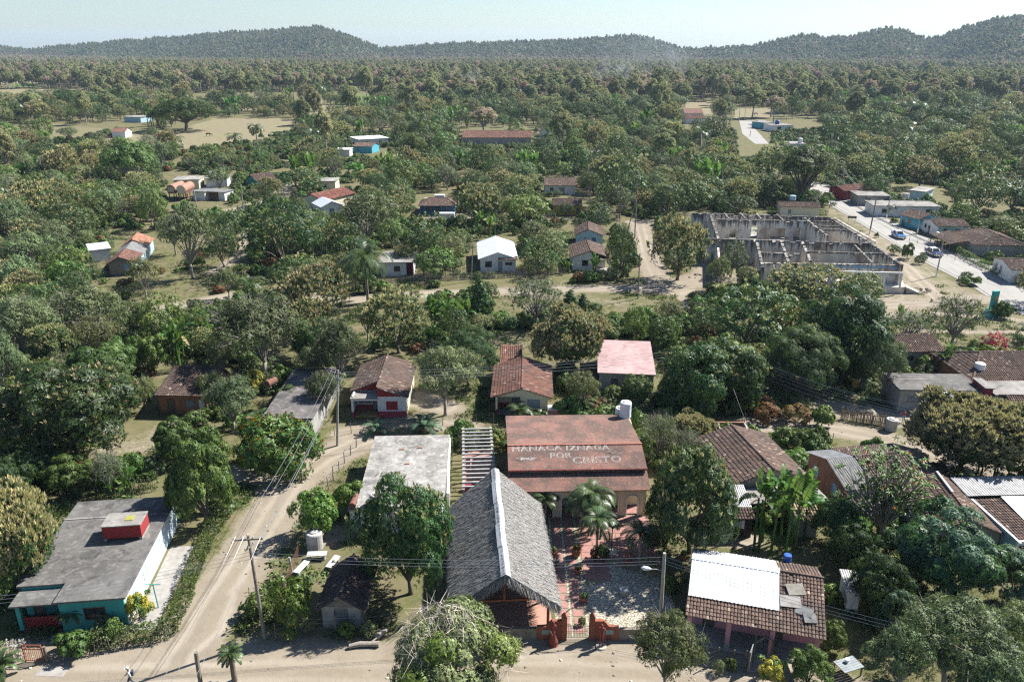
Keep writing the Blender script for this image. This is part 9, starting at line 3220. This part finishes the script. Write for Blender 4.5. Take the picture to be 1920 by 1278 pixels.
idx = np.where(wd > .55, r9.integers(2, 4, len(x)), np.where(r9.uniform(0, 1, len(x)) < .5, 0, np.where(r9.uniform(0, 1, len(x)) < .6, 1, 4)))
s = r9.uniform(.6, 1.7, len(x)) * np.where(idx >= 2, 1.2, .9)
gn_scatter('grass', np.stack([x, y, np.zeros(len(x))], 1), np.repeat(s[:, None], 3, 1), r9.uniform(0, 6.28, len(x)), idx, TUFT)
# ------------------------------------------------------------------ air
mh = bpy.data.materials.new('haze_air')
mh.use_nodes = True
mh.node_tree.nodes.clear()
pv = mh.node_tree.nodes.new('ShaderNodeVolumePrincipled')
pv.inputs['Color'].default_value = (.60, .79, 1.0, 1)
pv.inputs['Density'].default_value = 0.00007
pv.inputs['Anisotropy'].default_value = .2
om = mh.node_tree.nodes.new('ShaderNodeOutputMaterial')
mh.node_tree.links.new(pv.outputs[0], om.inputs['Volume'])
hz = MB().box(-7300, -80, -3, 7300, 9100, 165).build('haze', mh)
hz['kind'] = 'stuff'

def smoke(px, py, base_z, size, lean, dens, seed):
 P = G(px, py, 0)
 sm = bpy.data.materials.new('thin_smoke')
 sm.use_nodes = True
 t = sm.node_tree
 t.nodes.clear()
 tc = t.nodes.new('ShaderNodeTexCoord')
 nz = t.nodes.new('ShaderNodeTexNoise')
 nz.inputs['Scale'].default_value = 2.6
 nz.inputs['Detail'].default_value = 3
 mp = t.nodes.new('ShaderNodeMapRange')
 mp.inputs['From Min'].default_value = .45
 mp.inputs['From Max'].default_value = .8
 ln = t.nodes.new('ShaderNodeVectorMath')
 ln.operation = 'LENGTH'
 fo = t.nodes.new('ShaderNodeMapRange')
 fo.inputs['From Min'].default_value = 1.0
 fo.inputs['From Max'].default_value = .2
 m1 = t.nodes.new('ShaderNodeMath')
 m1.operation = 'MULTIPLY'
 m2 = t.nodes.new('ShaderNodeMath')
 m2.operation = 'MULTIPLY'
 m2.inputs[1].default_value = dens
 v = t.nodes.new('ShaderNodeVolumePrincipled')
 v.inputs['Color'].default_value = (.85, .9, 1.0, 1)
 o = t.nodes.new('ShaderNodeOutputMaterial')
 L = t.links.new
 L(tc.outputs['Object'], nz.inputs['Vector'])
 L(nz.outputs['Fac'], mp.inputs['Value'])
 L(tc.outputs['Object'], ln.inputs[0])
 L(ln.outputs['Value'], fo.inputs['Value'])
 L(mp.outputs[0], m1.inputs[0])
 L(fo.outputs[0], m1.inputs[1])
 L(m1.outputs[0], m2.inputs[0])
 L(m2.outputs[0], v.inputs['Density'])
 L(v.outputs[0], o.inputs['Volume'])
 mb = MB().lathe([(.02, -1)] + [(math.sin(a), -math.cos(a)) for a in np.linspace(.25, 2.9, 9)] + [(.02, 1)], 12)
 ob = mb.build('smoke', sm, smooth=True)
 ob.location = P + Vector((0, 0, base_z))
 ob.scale = size
 ob.rotation_euler = (0, lean, 0)
 ob['kind'] = 'stuff'

smoke(1150, 185, 24, (26, 14, 30), .9, .035, 1)
smoke(1240, 178, 34, (55, 25, 34), 1.0, .016, 2)
smoke(880, 192, 12, (12, 8, 18), .8, .09, 3)
smoke(1085, 190, 10, (10, 7, 14), .7, .09, 4)
